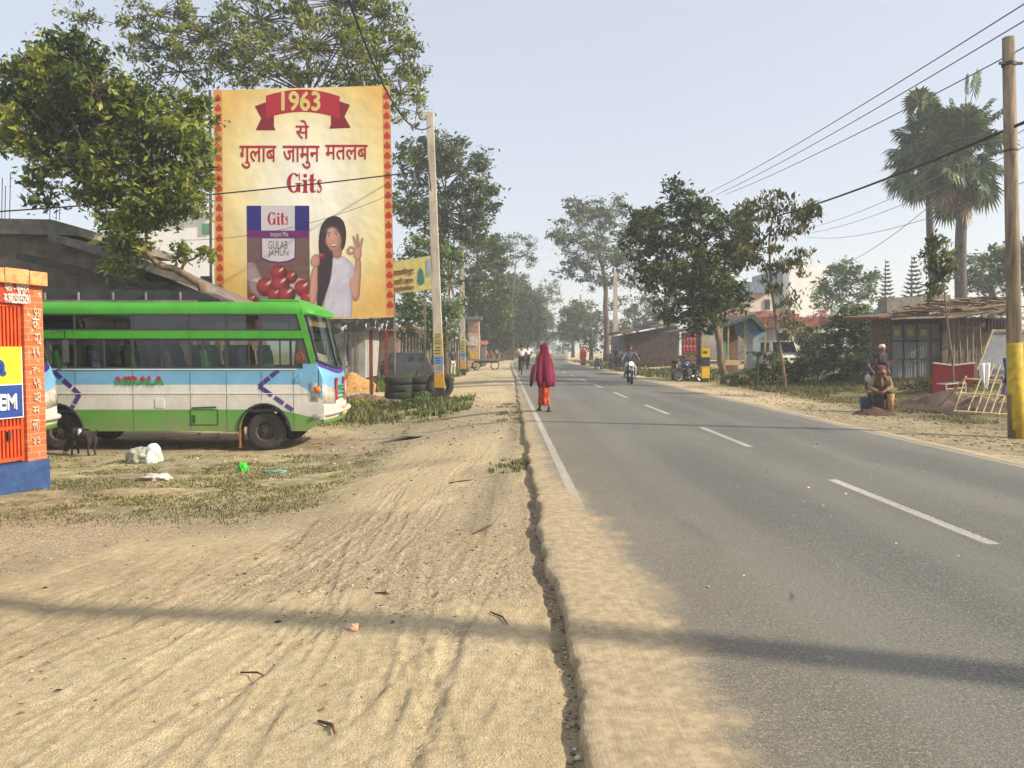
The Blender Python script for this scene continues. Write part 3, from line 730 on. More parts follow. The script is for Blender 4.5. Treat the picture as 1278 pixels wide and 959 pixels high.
    for i, a in enumerate(e):
        b = e[i + 1] if i + 1 < len(e) else None
        for y0 in (.012, Wd - .012):
            for (yt, yb, nm, pr) in ((397, 415.5, 'upper_window', f1), (427, 461, 'window', f2)):
                g = MB(); B1, B2 = (b, b) if b else ((371, 375) if nm == 'upper_window' else (378.5, 386))
                g.add([(bx(a), y0, bz(yt)), (bx(B1), y0, bz(yt)), (bx(B2), y0, bz(yb)), (bx(a), y0, bz(yb))], [(0, 1, 2, 3)]); g.build(nm + '_pane', GLASS if nm == 'window' else GLASSD, pr, fixn=False)
    # thin trim rails along the flank and the locker door
    tr = MB(); tr.box(((XR + bx(385)) / 2, -.022, bz(494)), (bx(385) - XR, .012, .014)); tr.box(((XR + bx(370)) / 2, -.022, bz(464)), (bx(370) - XR, .014, .02)); tr.build('trim_rail', WHITE, root)
    lk = MB()
    for a, b, c, d in ((238, 514, 272, 533),):
        for p, q in (((a, b), (c, b)), ((c, b), (c, d)), ((c, d), (a, d)), ((a, d), (a, b))): lk.beam((bx(p[0]), -.019, bz(p[1])), (bx(q[0]), -.019, bz(q[1])), .012, .012)
    lk.beam((bx(240), -.024, bz(512)), (bx(270), -.024, bz(511)), .012, .03); lk.box((bx(242), -.026, bz(526)), (.05, .012, .16))
    lk.build('locker_door', mat('dark_green_line', (.02, .09, .01, 1)), root)
    fc = MB(); fc.box((bx(200), -.02, bz(506)), (.18, .012, .19)); fc.build('filler_flap', WHITE, root, bevel=.004)
    sm_ = MB()
    for px in (96, 167, 238, 283, 326, 366):
        for z0, z1 in ((bz(540), bz(466)), (bz(424), bz(418))):
            if px in (96,) and z0 < 1: z0 = bz(508)
            if px in (326,) and z0 < 1: z0 = bz(503)
            sm_.box((bx(px), -.0165, (z0 + z1) / 2), (.006, .004, z1 - z0))
    sm_.build('panel_seam', mat('seam_dark', (.06, .06, .055, 1)), root)
    rv_ = MB()
    for px in np.arange(4, 378, 5.5): rv_.box((bx(px), -.019, bz(498)), (.012, .006, .012)); rv_.box((bx(px), -.019, bz(468)), (.010, .006, .010))
    rv_.build('rivet_row', mat('rivet_grey', (.35, .35, .33, 1)), root)
    # purple dashed chevrons
    def dash(segs):
        for y0 in (-.018, Wd + .018):
            st = MB()
            for pts, gaps in segs:
                for (a, b) in gaps:
                    p = Vector(pts[0]).lerp(Vector(pts[1]), a); q = Vector(pts[0]).lerp(Vector(pts[1]), b); st.beam((bx(p.x), y0, bz(p.y)), (bx(q.x), y0, bz(q.y)), .006, .085)
            st.build('chevron_stripe', PURPLE, root)
    dash([([(349, 464), (323.5, 485)], [(.05, .42), (.5, 1)]), ([(323.5, 485), (365, 515)], [(0, .38), (.46, .72), (.78, 1)])])
    dash([([(70, 466), (101, 495)], [(0, .3), (.37, .68), (.75, 1)]), ([(101, 495), (90, 514)], [(0, .6), (.7, 1)])])
    # lettering on the flank: red above, green below
    m = bpy.data.materials.new('name_paint'); m.use_nodes = True; n = m.node_tree; b_ = n.nodes['Principled BSDF']; b_.inputs['Roughness'].default_value = .4
    tc = n.nodes.new('ShaderNodeTexCoord'); sp = n.nodes.new('ShaderNodeSeparateXYZ'); n.links.new(tc.outputs['Object'], sp.inputs[0])
    cr = n.nodes.new('ShaderNodeValToRGB'); cr.color_ramp.interpolation = 'CONSTANT'; el_ = cr.color_ramp.elements
    el_[0].color = (.03, .30, .04, 1); el_[1].position = .5; el_[1].color = (.42, .015, .05, 1)
    mr_ = n.nodes.new('ShaderNodeMapRange'); mr_.inputs[1].default_value = bz(483.5); mr_.inputs[2].default_value = bz(472.5); n.links.new(sp.outputs[2], mr_.inputs[0])
    n.links.new(mr_.outputs[0], cr.inputs[0]); n.links.new(cr.outputs[0], b_.inputs['Base Color'])
    V, Fc = text2d('NIRALA', .055); V = fit(V, (bx(147), bz(484), bx(206), bz(472)))
    t = MB(); t.add([(p[0] + (p[1] - bz(478)) * -.0, -.0175 - p[2], p[1]) for p in V], Fc); t.build('lettering', m, root, fixn=False)
    # front: a bulging sheet of rows from bumper to roof
    def fx(py):
        return bx(float(np.interp(py, [384, 390, 395, 457, 464, 475, 520, 541], [374, 377.5, 378.5, 394.5, 398.5, 402, 404, 402])))
    def frontpt(py, t, out=0):
        bul = float(np.interp(py, [384, 395, 457, 475, 505, 530], [.20, .18, .14, .08, .08, .10]))
        s = 2 * t - 1; py = py + 11 * (1 - s * s) * float(np.interp(py, [397, 452, 464, 492], [0, 1, 1, 0])); return Vector((fx(py) + (bul + 0) * (1 - abs(s) ** 3.2) + out, Wd * t, bz(py)))
    rows = [533, 527, 520, 512, 508, 500, 490, 480, 474, 469, 464, 460, 457, 452]
    ts = [0, .015, .04, .08, .14, .2, .3, .4, .5, .6, .7, .8, .86, .92, .96, .985, 1]
    fb = MB(); mi = {533: 0, 527: 1, 520: 1, 512: 1, 508: 1, 500: 2, 490: 2, 480: 2, 474: 2, 469: 2, 464: 2, 460: 3, 457: 3}
    for a, b in zip(rows[:-1], rows[1:]):
        for t0, t1 in zip(ts[:-1], ts[1:]):
            fb.add([frontpt(a, t0), frontpt(a, t1), frontpt(b, t1), frontpt(b, t0)], [(0, 1, 2, 3)], mi[a])
    for t0, t1 in zip(ts[:-1], ts[1:]): fb.add([frontpt(397, t0), frontpt(397, t1), frontpt(388, t1) , frontpt(388, t0)], [(0, 1, 2, 3)], 4)
    fo = fb.build('front_panel', [GREEN, WHITE, BLUE, PURPLE, GREEN], root, smooth=True, merge=True); md = fo.modifiers.new('s', 'SOLIDIFY'); md.thickness = .03
    ws = MB(); r2 = [452, 440, 425, 410, 397]
    for a, b in zip(r2[:-1], r2[1:]):
        for t0, t1 in zip(ts[:-1], ts[1:]): ws.add([frontpt(a, t0), frontpt(a, t1), frontpt(b, t1), frontpt(b, t0)], [(0, 1, 2, 3)])
    wo = ws.build('windscreen', glassmat('screen_glass', (.55, .57, .52, 1), .12), root, smooth=True, merge=True)
    wf = MB()
    for t in (.03, .5, .97): wf.tube([frontpt(y, t, .012) for y in r2], .018, 6)
    wf.tube([frontpt(452, t, .012) for t in ts], .02, 6); wf.build('windscreen_seal', BLACK, wo)
    wp = MB()
    for t, u_ in ((.12, .35), (.55, .8)): wp.tube([frontpt(455, t, .03), frontpt(444, (t + u_) / 2, .04), frontpt(428, u_, .03)], .009, 5)
    wp.build('wiper', BLACK, wo)
    # destination board and sun strip behind the glass
    ds = MB(); ds.prism([frontpt(399, .06, -.05), frontpt(399, .94, -.05), frontpt(409, .94, -.05), frontpt(409, .06, -.05)], (-.02, 0, 0)); ds.build('destination_board', mat('cream_board', lin(200, 180, 120), lin(150, 120, 80), 8, .7), wo)
    ds = MB(); ds.prism([frontpt(440, .08, -.05), frontpt(440, .3, -.05), frontpt(450, .3, -.05), frontpt(450, .08, -.05)], (-.01, 0, 0)); ds.build('notice_sheet', mat('notice_paper', (.7, .68, .6, 1), None, 3), wo)
    # headlights, indicator, grille, bumper
    for (t0, t1, y0) in ((.0, .30, 0), (1.0, .70, 1)):
        hl = MB(); q = [t0 + (t1 - t0) * k / 5 for k in range(6)]
        if y0 == 0:
            lo = [Vector((bx(388), -.03, bz(503)))] + [frontpt(506 + 3 * k / 5, t, .022) for k, t in enumerate(q)]; hi = [Vector((bx(387), -.03, bz(480)))] + [frontpt(482 + 8 * k / 5, t, .022) for k, t in enumerate(q)]
        else:
            lo = [Vector((bx(388), Wd + .03, bz(503)))] + [frontpt(506 + 3 * k / 5, t, .022) for k, t in enumerate(q)]; hi = [Vector((bx(387), Wd + .03, bz(480)))] + [frontpt(482 + 8 * k / 5, t, .022) for k, t in enumerate(q)]
        for k in range(len(lo) - 1): hl.add([lo[k], lo[k + 1], hi[k + 1], hi[k]], [(0, 1, 2, 3)])
        ho = hl.build('headlight', mat('lamp_lens', (.55, .52, .45, 1), (.30, .27, .22, 1), 12, .12, spec=.7), root, smooth=True, merge=True); md = ho.modifiers.new('s', 'SOLIDIFY'); md.thickness = .02
        ic = MB(); yy = -.05 if y0 == 0 else Wd + .05
        ic.lathe((bx(396), yy, bz(489)), [(0, -.02), (.06, -.012), (.07, .02)], 16, 0, 'Y'); ic.build('indicator', mat('amber', (.75, .18, .02, 1), None, 8, .2), ho, smooth=True)
    gr = MB()
    for k, py in enumerate((484, 490, 496, 502)): gr.tube([frontpt(py, t, .03) for t in (.36, .43, .5, .57, .64)], .022, 6)
    gr.build('grille_bar', mat('grille_green', (.02, .30, .08, 1), None, 6, .4), root)
    g2 = MB()
    for t in (.33, .67): g2.tube([frontpt(py, t, .03) for py in (468, 480, 492, 505)], .03, 6)
    g2.build('grille_frame', mat('grille_red', (.45, .03, .05, 1), None, 6, .4), root)
    bm = MB()
    bm.tube([Vector((bx(391), -.02, bz(524)))] + [frontpt(519, t, .045) for t in ts[2:-2]] + [Vector((bx(391), Wd + .02, bz(524)))], .055, 8); bm.build('bumper', WHITE, root, smooth=True)
    pl = MB(); pl.prism([frontpt(513, .42, .10), frontpt(513, .60, .10), frontpt(524, .60, .10), frontpt(524, .42, .10)], (-.01, 0, 0)); pl.build('number_plate', mat('plate_yellow', lin(215, 190, 120), lin(170, 90, 60), 20), root)
    # rear wall, floor, far inner skin, chassis
    rw = MB(); rw.box((XR, Wd / 2, 1.75), (.03, Wd, 1.9)); rw.build('rear_panel', GREEN, root)
    fl = MB(); fl.box((XR / 2 - .25, Wd / 2, .80), (-XR - .7, Wd - .06, .06)); fl.box((XR / 2 - .6, Wd / 2, .52), (-XR - 2.2, .8, .22)); fl.box((bx(329), Wd / 2, .40), (.14, 1.6, .12)); fl.box((bx(72), Wd / 2, .40), (.16, 1.6, .14)); fl.box((bx(160), Wd - .5, .45), (.9, .5, .4)); fl.build('chassis', DARK, root)
    sk = MB(); sk.box((XR / 2 - .4, Wd / 2, 2.62), (-XR - 1.2, Wd - .1, .02)); sk.build('ceiling_lining', mat('lining', lin(120, 120, 110), lin(90, 90, 82), 4), root)
    # seats
    SC = [mat('seat_navy', (.025, .035, .06, 1), (.05, .06, .09, 1), 9, .9), mat('seat_green', (.03, .10, .06, 1), (.05, .14, .09, 1), 9, .9), mat('seat_cover_yellow', (.45, .42, .08, 1), (.25, .25, .05, 1), 9, .9)]
    for i in range(7):
        x = bx(28 + i * 46); 
        for j, y in enumerate((.42, 1.66)):
            s_ = MB(); s_.box((x + .2, y, 1.22), (.42, .78, .12)); s_.box((x + .2, y, .98), (.3, .5, .34)); s_.build('seat', SC[(i * 2 + j * 1 + (i // 3)) % 2 if (i, j) != (6, 1) else 2], root, bevel=.03)
            s_ = MB(); M = Matrix.Rotation(-.16, 3, 'Y')
            s_.box((x - .04, y, 1.60), (.12, .78, .78), M=M); s_.box((x - .1, y - .19, 2.02), (.1, .26, .16), M=M); s_.box((x - .1, y + .19, 2.02), (.1, .26, .16), M=M); s_.build('seat_back', SC[(i + j) % 2], root, bevel=.03)
    dv = MB(); dv.lathe((bx(377), .55, 1.62), [(.21, 0), (.225, .02), (.21, .04), (.195, .02), (.21, 0)], 20, 0, 'X'); dv.box((bx(384), .55, 1.55), (.5, .05, .05)); dv.box((bx(389), Wd / 2, 1.35), (.3, Wd - .2, .3)); dv.build('steering_wheel', BLACK, root)
    og = MB(); og.ball((bx(372), .12, bz(450)), .09, n=10, k=7, rz=1.5); og.build('orange_tassel', mat('orange_cloth', (.8, .15, .03, 1), None, 8), root, smooth=True)
    # mirrors
    for y in (-.30, Wd + .30):
        mi_ = MB(); s = 1 if y > 0 else -1; e0 = Vector((bx(398), 0 if s < 0 else Wd, 2.3))
        if s > 0:
            mi_.tube([e0, (bx(404), y, 2.35), (bx(404), y, 2.15)], .015, 6); mi_.tube([(bx(404), Wd, 1.6), (bx(405), y, 1.65), (bx(404), y, 1.75)], .015, 6); mi_.box((bx(404), y, 1.95), (.05, .2, .42)); mi_.build('mirror', BLACK, root, bevel=.015)
    hd = MB(); hd.tube([(bx(376), -.03, bz(478)), (bx(376), -.06, bz(476)), (bx(376), -.06, bz(471)), (bx(376), -.03, bz(470))], .012, 5); hd.build('door_handle', BLUE, root)
    # wheels: tyre > rim
    for px in (329, 72):
        for y, s in ((.16, -1), (Wd - .16, 1)):
            w = MB(); prof = [(.19, -.10), (.30, -.115), (.365, -.10), (.382, -.06), (.384, 0), (.382, .06), (.365, .10), (.30, .115), (.19, .10)]
            w.lathe((bx(px), y, .383), prof, 36, 0, 'Y'); wo_ = w.build('wheel', mat('dusty_tyre', (.055, .048, .040, 1), (.025, .023, .022, 1), 7, .85), root, smooth=True)
            r_ = MB(); r_.lathe((bx(px), y, .383), [(.0, s * .09), (.055, s * .09), (.06, s * .055), (.13, s * .04), (.165, s * .03), (.185, s * .085), (.20, s * .10), (.195, s * .06)], 24, 0, 'Y')
            for k in range(6):
                a = k * PI / 3; r_.lathe((bx(px) + .1 * math.cos(a), y + s * .05, .383 + .1 * math.sin(a)), [(.0, s * .03), (.018, s * .03), (.018, 0)], 8, 0, 'Y')
            r_.build('rim', mat('dusty_rim', lin(92, 80, 70), lin(50, 42, 38), 12, .6, metal=.3), wo_, smooth=False)
    fp = MB(); fp.box((bx(297), .16, .30), (.02, .26, .5)); fp.box((bx(297), Wd - .16, .30), (.02, .26, .5)); fp.build('mudflap', RUSTY, root)
    ar = MB()
    for c in (329, 72):
        for y in (-.02,):
            pts = [Vector((bx(c + 33 * math.cos(a)), y, bz(543 - 36 * math.sin(a)))) for a in np.linspace(.05, PI - .05, 14)]; ar.tube(pts, .022, 5)
    ar.build('arch_trim', BLACK, root)
    return root
bus = make_bus(); bX = P(402, VY, 15.2).x; bus.location = (bX, 15.2, tz(-6, 15.2) + .0)
bus2 = copy_tree(bus); bus2.location = (-8.40, 12.35, tz(-9, 12.5)); tag(bus2, 'second minibus behind the orange gate pillar, only its sky-blue nose, mirror and lamp showing', 'bus')
bus['group'] = bus2['group'] = 'minibuses parked on the left'

# ---- orange gateway: wall local axis s runs towards the camera, t along the outward normal
gd = Vector((.27, .96, 0)).normalized(); gn = Vector((.96, -.27, 0)).normalized()
g0 = P(54.5, VY, 10.7); g0.z = 0
def GP(s, z, t=0): return g0 - gd * s + gn * t + Vector((0, 0, z))
def Gpx(px, py, t=0):
    p = Ppl(px, py, g0 + gn * t, gn); return ((g0 - p).dot(gd), p.z)
GM_R = Matrix((gd, gn, Vector((0, 0, 1)))).transposed()
ORANGE = mat('orange_paint', lin(214, 84, 30), lin(184, 62, 22), 3, .55)
def gbox(mb, s0, s1, z0, z1, t0, t1, m=0):
    c = GP((s0 + s1) / 2, (z0 + z1) / 2, (t0 + t1) / 2); return mb.box(c, (abs(s1 - s0), abs(t1 - t0), abs(z1 - z0)), m, M=GM_R)
gz = tz(-6.4, 10.6)
gate_pier = thing('gateway', 'orange painted brick gateway with a blue plinth and flaking pillar at the left edge', 'gateway', (g0.x, g0.y, gz))
guv = lambda c: ((Vector(c) - g0).dot(gd), c[2])
mb = MB(); gbox(mb, 0, .30, -.03, 2.36, -.2, 0); mb.build('brick_pillar', brickmat('flaking_brick', lin(196, 104, 60), lin(178, 84, 46), lin(176, 128, 92), 1.0, lin(206, 176, 154), .66), gate_pier, uv=guv)
mb = MB(); gbox(mb, .302, 3.2, 2.10, 2.36, -.2, -.004); mb.build('lintel', mat('red_paint', lin(214, 70, 34), lin(180, 50, 24), 3, .6), gate_pier)
mb = MB(); gbox(mb, -.03, .25, 2.362, 2.54, -.26, .07); gbox(mb, .262, .62, 2.362, 2.55, -.26, .07); gbox(mb, .632, 1.0, 2.362, 2.54, -.26, .07); gbox(mb, 1.01, 3.2, 2.362, 2.55, -.26, .07); gbox(mb, .0, 3.2, 2.352, 2.361, -.22, .10)
mb.build('coping', mat('sandy_coping', lin(214, 168, 112), lin(176, 112, 70), 6, .9, .5), gate_pier, bevel=.008)
mb = MB(); gbox(mb, -.02, 3.2, -.8, -.032, -.22, .03); mb.build('plinth', mat('blue_wash', lin(52, 84, 134), lin(34, 58, 98), 5, .8, .3), gate_pier)
for (body, r0) in (('पता - कुम्हार', (5, 367, 35, 356)), ('म-9825035291', (4, 378, 36, 368))):
    V, Fc = text2d(body, .02); a = Gpx(r0[0], r0[1]); b = Gpx(r0[2], r0[3]); V = fit(V, (-a[0], a[1], -b[0], b[1]))
    mb = MB(); mb.add([GP(-p[0], p[1], .004 + p[2]) for p in V], Fc); mb.build('lettering', mat('white_paint', (.8, .78, .72, 1), None, 5), gate_pier, fixn=False)
# scrawled white advertisement down the pillar
WHT = MATS['white_paint']
CHALK = mat('flaking_white', lin(228, 200, 180), lin(206, 140, 96), 24, .9)
for k, (py, tx) in enumerate(((398, '9अ'), (412, 'क'), (430, 'न2'), (446, '१६'), (468, 'ह०'), (485, '५७'), (503, 'प8'), (517, 'म'), (538, 'ला'), (556, '४३'))):
    sr_ = random.Random(k); V, Fc = text2d(tx, .012); xj = sr_.uniform(-1.2, 1.2); a = Gpx(40.5 + xj, py); b = Gpx(49 + xj, py - sr_.uniform(9, 15)); V = fit(V, (-a[0], a[1], -b[0], b[1])); mb = MB(); mb.add([GP(-p[0], p[1], .005 + p[2]) for p in V], Fc); mb.build('painted_digit', CHALK, gate_pier, fixn=False)
world_children(gate_pier)
gl = thing('metal_gate', 'orange corrugated metal gate leaf carrying a yellow and blue sign', 'gate', (g0.x, g0.y, gz))
mb = MB(); s = .36
while s < 3.1:
    gbox(mb, s, s + .028, .0, 2.07, -.10, -.065); s += .056
gbox(mb, .34, 3.1, -.0, 2.07, -.13, -.10); mb.build('corrugated_panel', ORANGE, gl)
mb = MB(); gbox(mb, .305, .345, -.02, 2.09, -.14, -.05)
for z in (.0, .42, 1.48, 2.05): gbox(mb, .346, 3.1, z, z + .045, -.138, -.055)
mb.build('gate_frame', ORANGE, gl)
mb = MB(); gbox(mb, .52, .56, .28, .40, -.055, -.03); mb.build('hasp', BLACK, gl)
a = Gpx(25, 433, -.05); b = Gpx(25, 479.5, -.05); c = Gpx(25, 520, -.05)
mb = MB(); gbox(mb, a[0], a[0] + 1.6, b[1], a[1], -.054, -.04); so_ = mb.build('sign_upper', mat('sign_yellow', (.85, .62, .03, 1), None, 4, .5), gl)
mb = MB(); gbox(mb, a[0], a[0] + 1.6, c[1], b[1] - .002, -.0542, -.04); s2_ = mb.build('sign_lower', mat('sign_blue', (.02, .06, .28, 1), None, 4, .5), gl)
mb = MB(); gbox(mb, a[0] - .02, a[0] + 1.62, b[1] - .008, b[1] + .006, -.05, -.034); gbox(mb, a[0] - .015, a[0] + 1.62, c[1] - .012, c[1], -.05, -.034); gbox(mb, a[0] - .012, a[0], c[1], a[1], -.05, -.034); mb.build('sign_edge', WHT, gl)
V, Fc = text2d('a', .04); a_ = Gpx(-8, 470, -.03); b_ = Gpx(8, 449, -.03); V = fit(V, (-a_[0], a_[1], -b_[0], b_[1])); mb = MB(); mb.add([GP(-p[0], p[1], -.036 + p[2]) for p in V], Fc); mb.build('lettering', MATS['sign_blue'], gl, fixn=False)
V, Fc = text2d('EM', .04); a_ = Gpx(-1, 513, -.03); b_ = Gpx(21, 491, -.03); V = fit(V, (-a_[0], a_[1], -b_[0], b_[1])); mb = MB(); mb.add([GP(-p[0], p[1], -.036 + p[2]) for p in V], Fc); mb.build('lettering', WHT, gl, fixn=False)
world_children(gl)

# ---- billboard on rusty posts, at Y = 27
PY = 27.0
def PB(px, py, k=0.0): return P(px, py, PY) + Vector((0, -.0016 * k, 0))
bb = thing('billboard', 'tall yellow gulab jamun billboard with a red 1963 ribbon, on rusty posts above the bus', 'billboard', P(380, VY, PY)); bb.location.z = tz(-7, PY)
def flat(name, pts, k, m, parent=None, b=None):
    own = b is None; b = b or MB(); b.add([PB(x, y, k) for x, y in pts], [tuple(range(len(pts)))])
    if own: return b.build(name, m, parent, fixn=False)
def ell(cx, cy_, rx, ry_, n=24, a0=0, rot=0): return [(cx + rx * math.cos(t) * math.cos(rot) - ry_ * math.sin(t) * math.sin(rot), cy_ + rx * math.cos(t) * math.sin(rot) + ry_ * math.sin(t) * math.cos(rot)) for t in np.linspace(a0, a0 + 2 * PI, n, endpoint=False)]
def pcol(name, r, g, b, k=.68): return mat(name, lin(r, g, b, k), lin(r, g, b, k * .92), 1.5, .5, spec=.35)
mb = MB(); mb.prism([PB(265.5, 113), PB(485, 107), PB(491, 396), PB(268, 403)], (0, .03, 0))
# printed sheet: pale centre to yellow rim
m = bpy.data.materials.new('printed_vinyl'); m.use_nodes = True; n = m.node_tree; b_ = n.nodes['Principled BSDF']; b_.inputs['Roughness'].default_value = .45
tc = n.nodes.new('ShaderNodeTexCoord'); gx = n.nodes.new('ShaderNodeMapping'); c0 = P(378, 245, PY); gx.inputs['Location'].default_value = (-0.2 / 3.6, 0, -(c0.z - bb.location.z) / 4.6); gx.inputs['Scale'].default_value = (1 / 3.6, 0, 1 / 4.6)
gr_ = n.nodes.new('ShaderNodeTexGradient'); gr_.gradient_type = 'SPHERICAL'; cr = n.nodes.new('ShaderNodeValToRGB'); el_ = cr.color_ramp.elements
el_[0].position = 0; el_[0].color = lin(240, 196, 104, .78); el_[1].position = .75; el_[1].color = lin(248, 244, 226, .90); q_ = el_.new(.3); q_.color = lin(246, 228, 166, .84)
wz = n.nodes.new('ShaderNodeTexNoise'); wz.inputs['Scale'].default_value = .55; wz.inputs['Detail'].default_value = 3; wb = n.nodes.new('ShaderNodeBump'); wb.inputs['Strength'].default_value = .5; wb.inputs['Distance'].default_value = .25; n.links.new(tc.outputs['Object'], wz.inputs[0]); n.links.new(wz.outputs['Fac'], wb.inputs['Height']); n.links.new(wb.outputs[0], b_.inputs['Normal'])
n.links.new(tc.outputs['Object'], gx.inputs[0]); n.links.new(gx.outputs[0], gr_.inputs[0]); n.links.new(gr_.outputs[0], cr.inputs[0]); n.links.new(cr.outputs[0], b_.inputs['Base Color'])
mb.build('printed_sheet', m, bb)
RED = pcol('print_red', 200, 28, 48); ORG = pcol('print_orange', 240, 176, 96); REDD = pcol('print_dark_red', 150, 14, 34)
# border motifs
b1 = MB(); b2 = MB()
for (xt, yt, xb, yb) in ((272, 119, 275, 393), (482, 116, 487, 389)):
    flat(None, [(xt - 5, yt - 7), (xt + 5, yt - 7), (xb + 5, yb + 5), (xb - 5, yb + 5)], 1, None, None, b2); b2.build('border_band', ORG, bb, fixn=False); b2 = MB()
    for k in range(22):
        t = (k + .3) / 22; x = xt + (xb - xt) * t; y = yt + (yb - yt) * t
        flat(None, [(x - 4, y + 3.4), (x, y + 5), (x + 4, y + 3.4), (x + 4.2, y), (x, y - 5.5), (x - 4.2, y)], 2, None, None, b1)
b1.build('border_motif', pcol('print_motif', 214, 64, 42), bb, fixn=False)
# ribbon
arc = lambda y0, x: y0 + ((x - 377) / 60.0) ** 2 * 14
xsr = np.linspace(332, 424, 17)
rb = MB()
for a, b in zip(xsr[:-1], xsr[1:]): flat(None, [(a, arc(112, a)), (b, arc(112, b)), (b, arc(142, b) - 2), (a, arc(142, a) - 2)], 3, None, None, rb)
rb.build('ribbon', RED, bb, fixn=False)
rb = MB(); flat(None, [(318, 133), (342, 124), (342, 158), (344, 163), (319, 163), (326, 148)], 2, None, None, rb); rb.build('ribbon_tail', REDD, bb, fixn=False); rb = MB(); flat(None, [(437, 131), (413, 123), (413, 156), (411, 161), (438, 160), (430, 146)], 2, None, None, rb); rb.build('ribbon_tail', REDD, bb, fixn=False)
def ptext(body, rect, k, m, bold=.0, name='lettering', par=bb):
    V, Fc = text2d(body, bold, .0015); x0, y0, x1, y1 = rect; V = fit(V, (x0, -y1, x1, -y0)); b = MB(); b.add([PB(p[0], -p[1], k + p[2] * 60) for p in V], Fc); return b.build(name, m, par, fixn=False)
ptext('1963', (351, 114, 400, 139), 5, pcol('print_gold', 250, 224, 140), .03)
ptext('से', (369, 150, 386, 174), 3, RED, .013); ptext('गुलाब', (299, 182, 345, 211), 3, RED, .013); ptext('जामुन', (353, 182, 399, 211), 3, RED, .013); ptext('मतलब', (406, 181, 459, 200), 3, RED, .013)
# heavy serif brand lettering drawn by hand, unit box 0..4 x 0..1
def serif(rect, k, m, name='brand_lettering', par=bb):
    b = MB(); x0, y0, x1, y1 = rect; cnt = [0]
    def q(pts): cnt[0] += 1; b.add([PB(x0 + x * (x1 - x0), y1 - y * (y1 - y0), k + cnt[0] * .1) for x, y in pts], [tuple(range(len(pts)))])
    def ring(cx, cyy, rx, ry_, w0, w1, a0, a1, n_=18):
        for t0, t1 in zip(np.linspace(a0, a1, n_)[:-1], np.linspace(a0, a1, n_)[1:]):
            pp = []
            for t, s in ((t0, 1), (t1, 1), (t1, 0), (t0, 0)):
                wx = w0; wy = w1; pp.append((cx + (rx - (0 if s else wx)) * math.cos(t), cyy + (ry_ - (0 if s else wy)) * math.sin(t)))
            b.add([PB(x0 + x * (x1 - x0), y1 - y * (y1 - y0), k) for x, y in pp], [(0, 1, 2, 3)])
    ring(.20, .5, .20, .5, .115, .07, .75, 2 * PI - .55)
    q([(.245, .50), (.42, .50), (.42, .44), (.245, .44)]); q([(.28, .45), (.385, .45), (.385, .02), (.28, .06)]); q([(.335, .98), (.37, .98), (.37, .62), (.345, .62)])
    q([(.47, .64), (.575, .66), (.575, .05), (.47, .05)]); q([(.445, .06), (.60, .06), (.60, 0), (.445, 0)]); q([(.44, .66), (.50, .66), (.50, .60), (.44, .60)]); q(ell(.522, .86, .055, .10, 12))
    q([(.66, .90), (.765, .96), (.765, .12), (.66, .12)]); q([(.62, .68), (.825, .68), (.825, .61), (.62, .61)]); q([(.665, .13), (.68, .03), (.75, 0), (.82, .05), (.83, .12), (.80, .09), (.76, .13)])
    q([(.86, .45), (.965, .20), (.99, .30), (.93, .55)]); q([(.86, .45), (.87, .62), (.94, .68), (.93, .60), (.93, .52)]); q([(.93, .68), (.985, .64), (.985, .50), (.96, .60), (.93, .62)]); q([(.965, .20), (.99, .30), (.995, .14), (.94, .0), (.92, .06), (.95, .12)]); q([(.86, .02), (.87, .20), (.90, .08), (.94, .05), (.94, .0)])
    return b.build(name, m, par, fixn=False)
serif((358, 216, 402, 241), 3, RED)
# printed carton
pk = flat('carton_print', [(308, 257), (386, 257), (387, 381), (309, 383)], 3, pcol('print_taupe', 128, 98, 92), bb)
b = MB(); flat(None, [(308, 257), (386, 257), (386.3, 289), (308.3, 289)], 4, None, None, b); b.build('carton_blue', pcol('print_blue', 44, 34, 140), bb, fixn=False)
b = MB(); flat(None, [(308.3, 288), (386.3, 288), (386.4, 297), (308.4, 297)], 5, None, None, b); flat(None, [(325.5, 298), (369.5, 298), (369, 324), (360, 328), (348, 329.5), (336, 328), (326, 324)], 4.6, None, None, b); b.build('carton_purple', pcol('print_purple', 128, 30, 128), bb, fixn=False)
b = MB(); flat(None, [(326, 257), (368, 257), (368, 288), (326, 288)], 6, None, None, b); flat(None, [(327, 298), (368, 298), (367.5, 322), (359, 325.5), (348, 327), (337, 325.5), (327.5, 322)], 6, None, None, b); b.build('carton_label', pcol('print_white', 236, 232, 236), bb, fixn=False)
serif((334, 265, 360, 281), 7, RED)
ptext('GULAB', (335, 301, 359, 311), 7, pcol('print_grey', 90, 80, 84)); ptext('JAMUN', (335, 312, 360, 322), 7, MATS['print_grey']); ptext('Instant Mix', (338, 289.5, 360, 295.5), 7, MATS['print_white'])
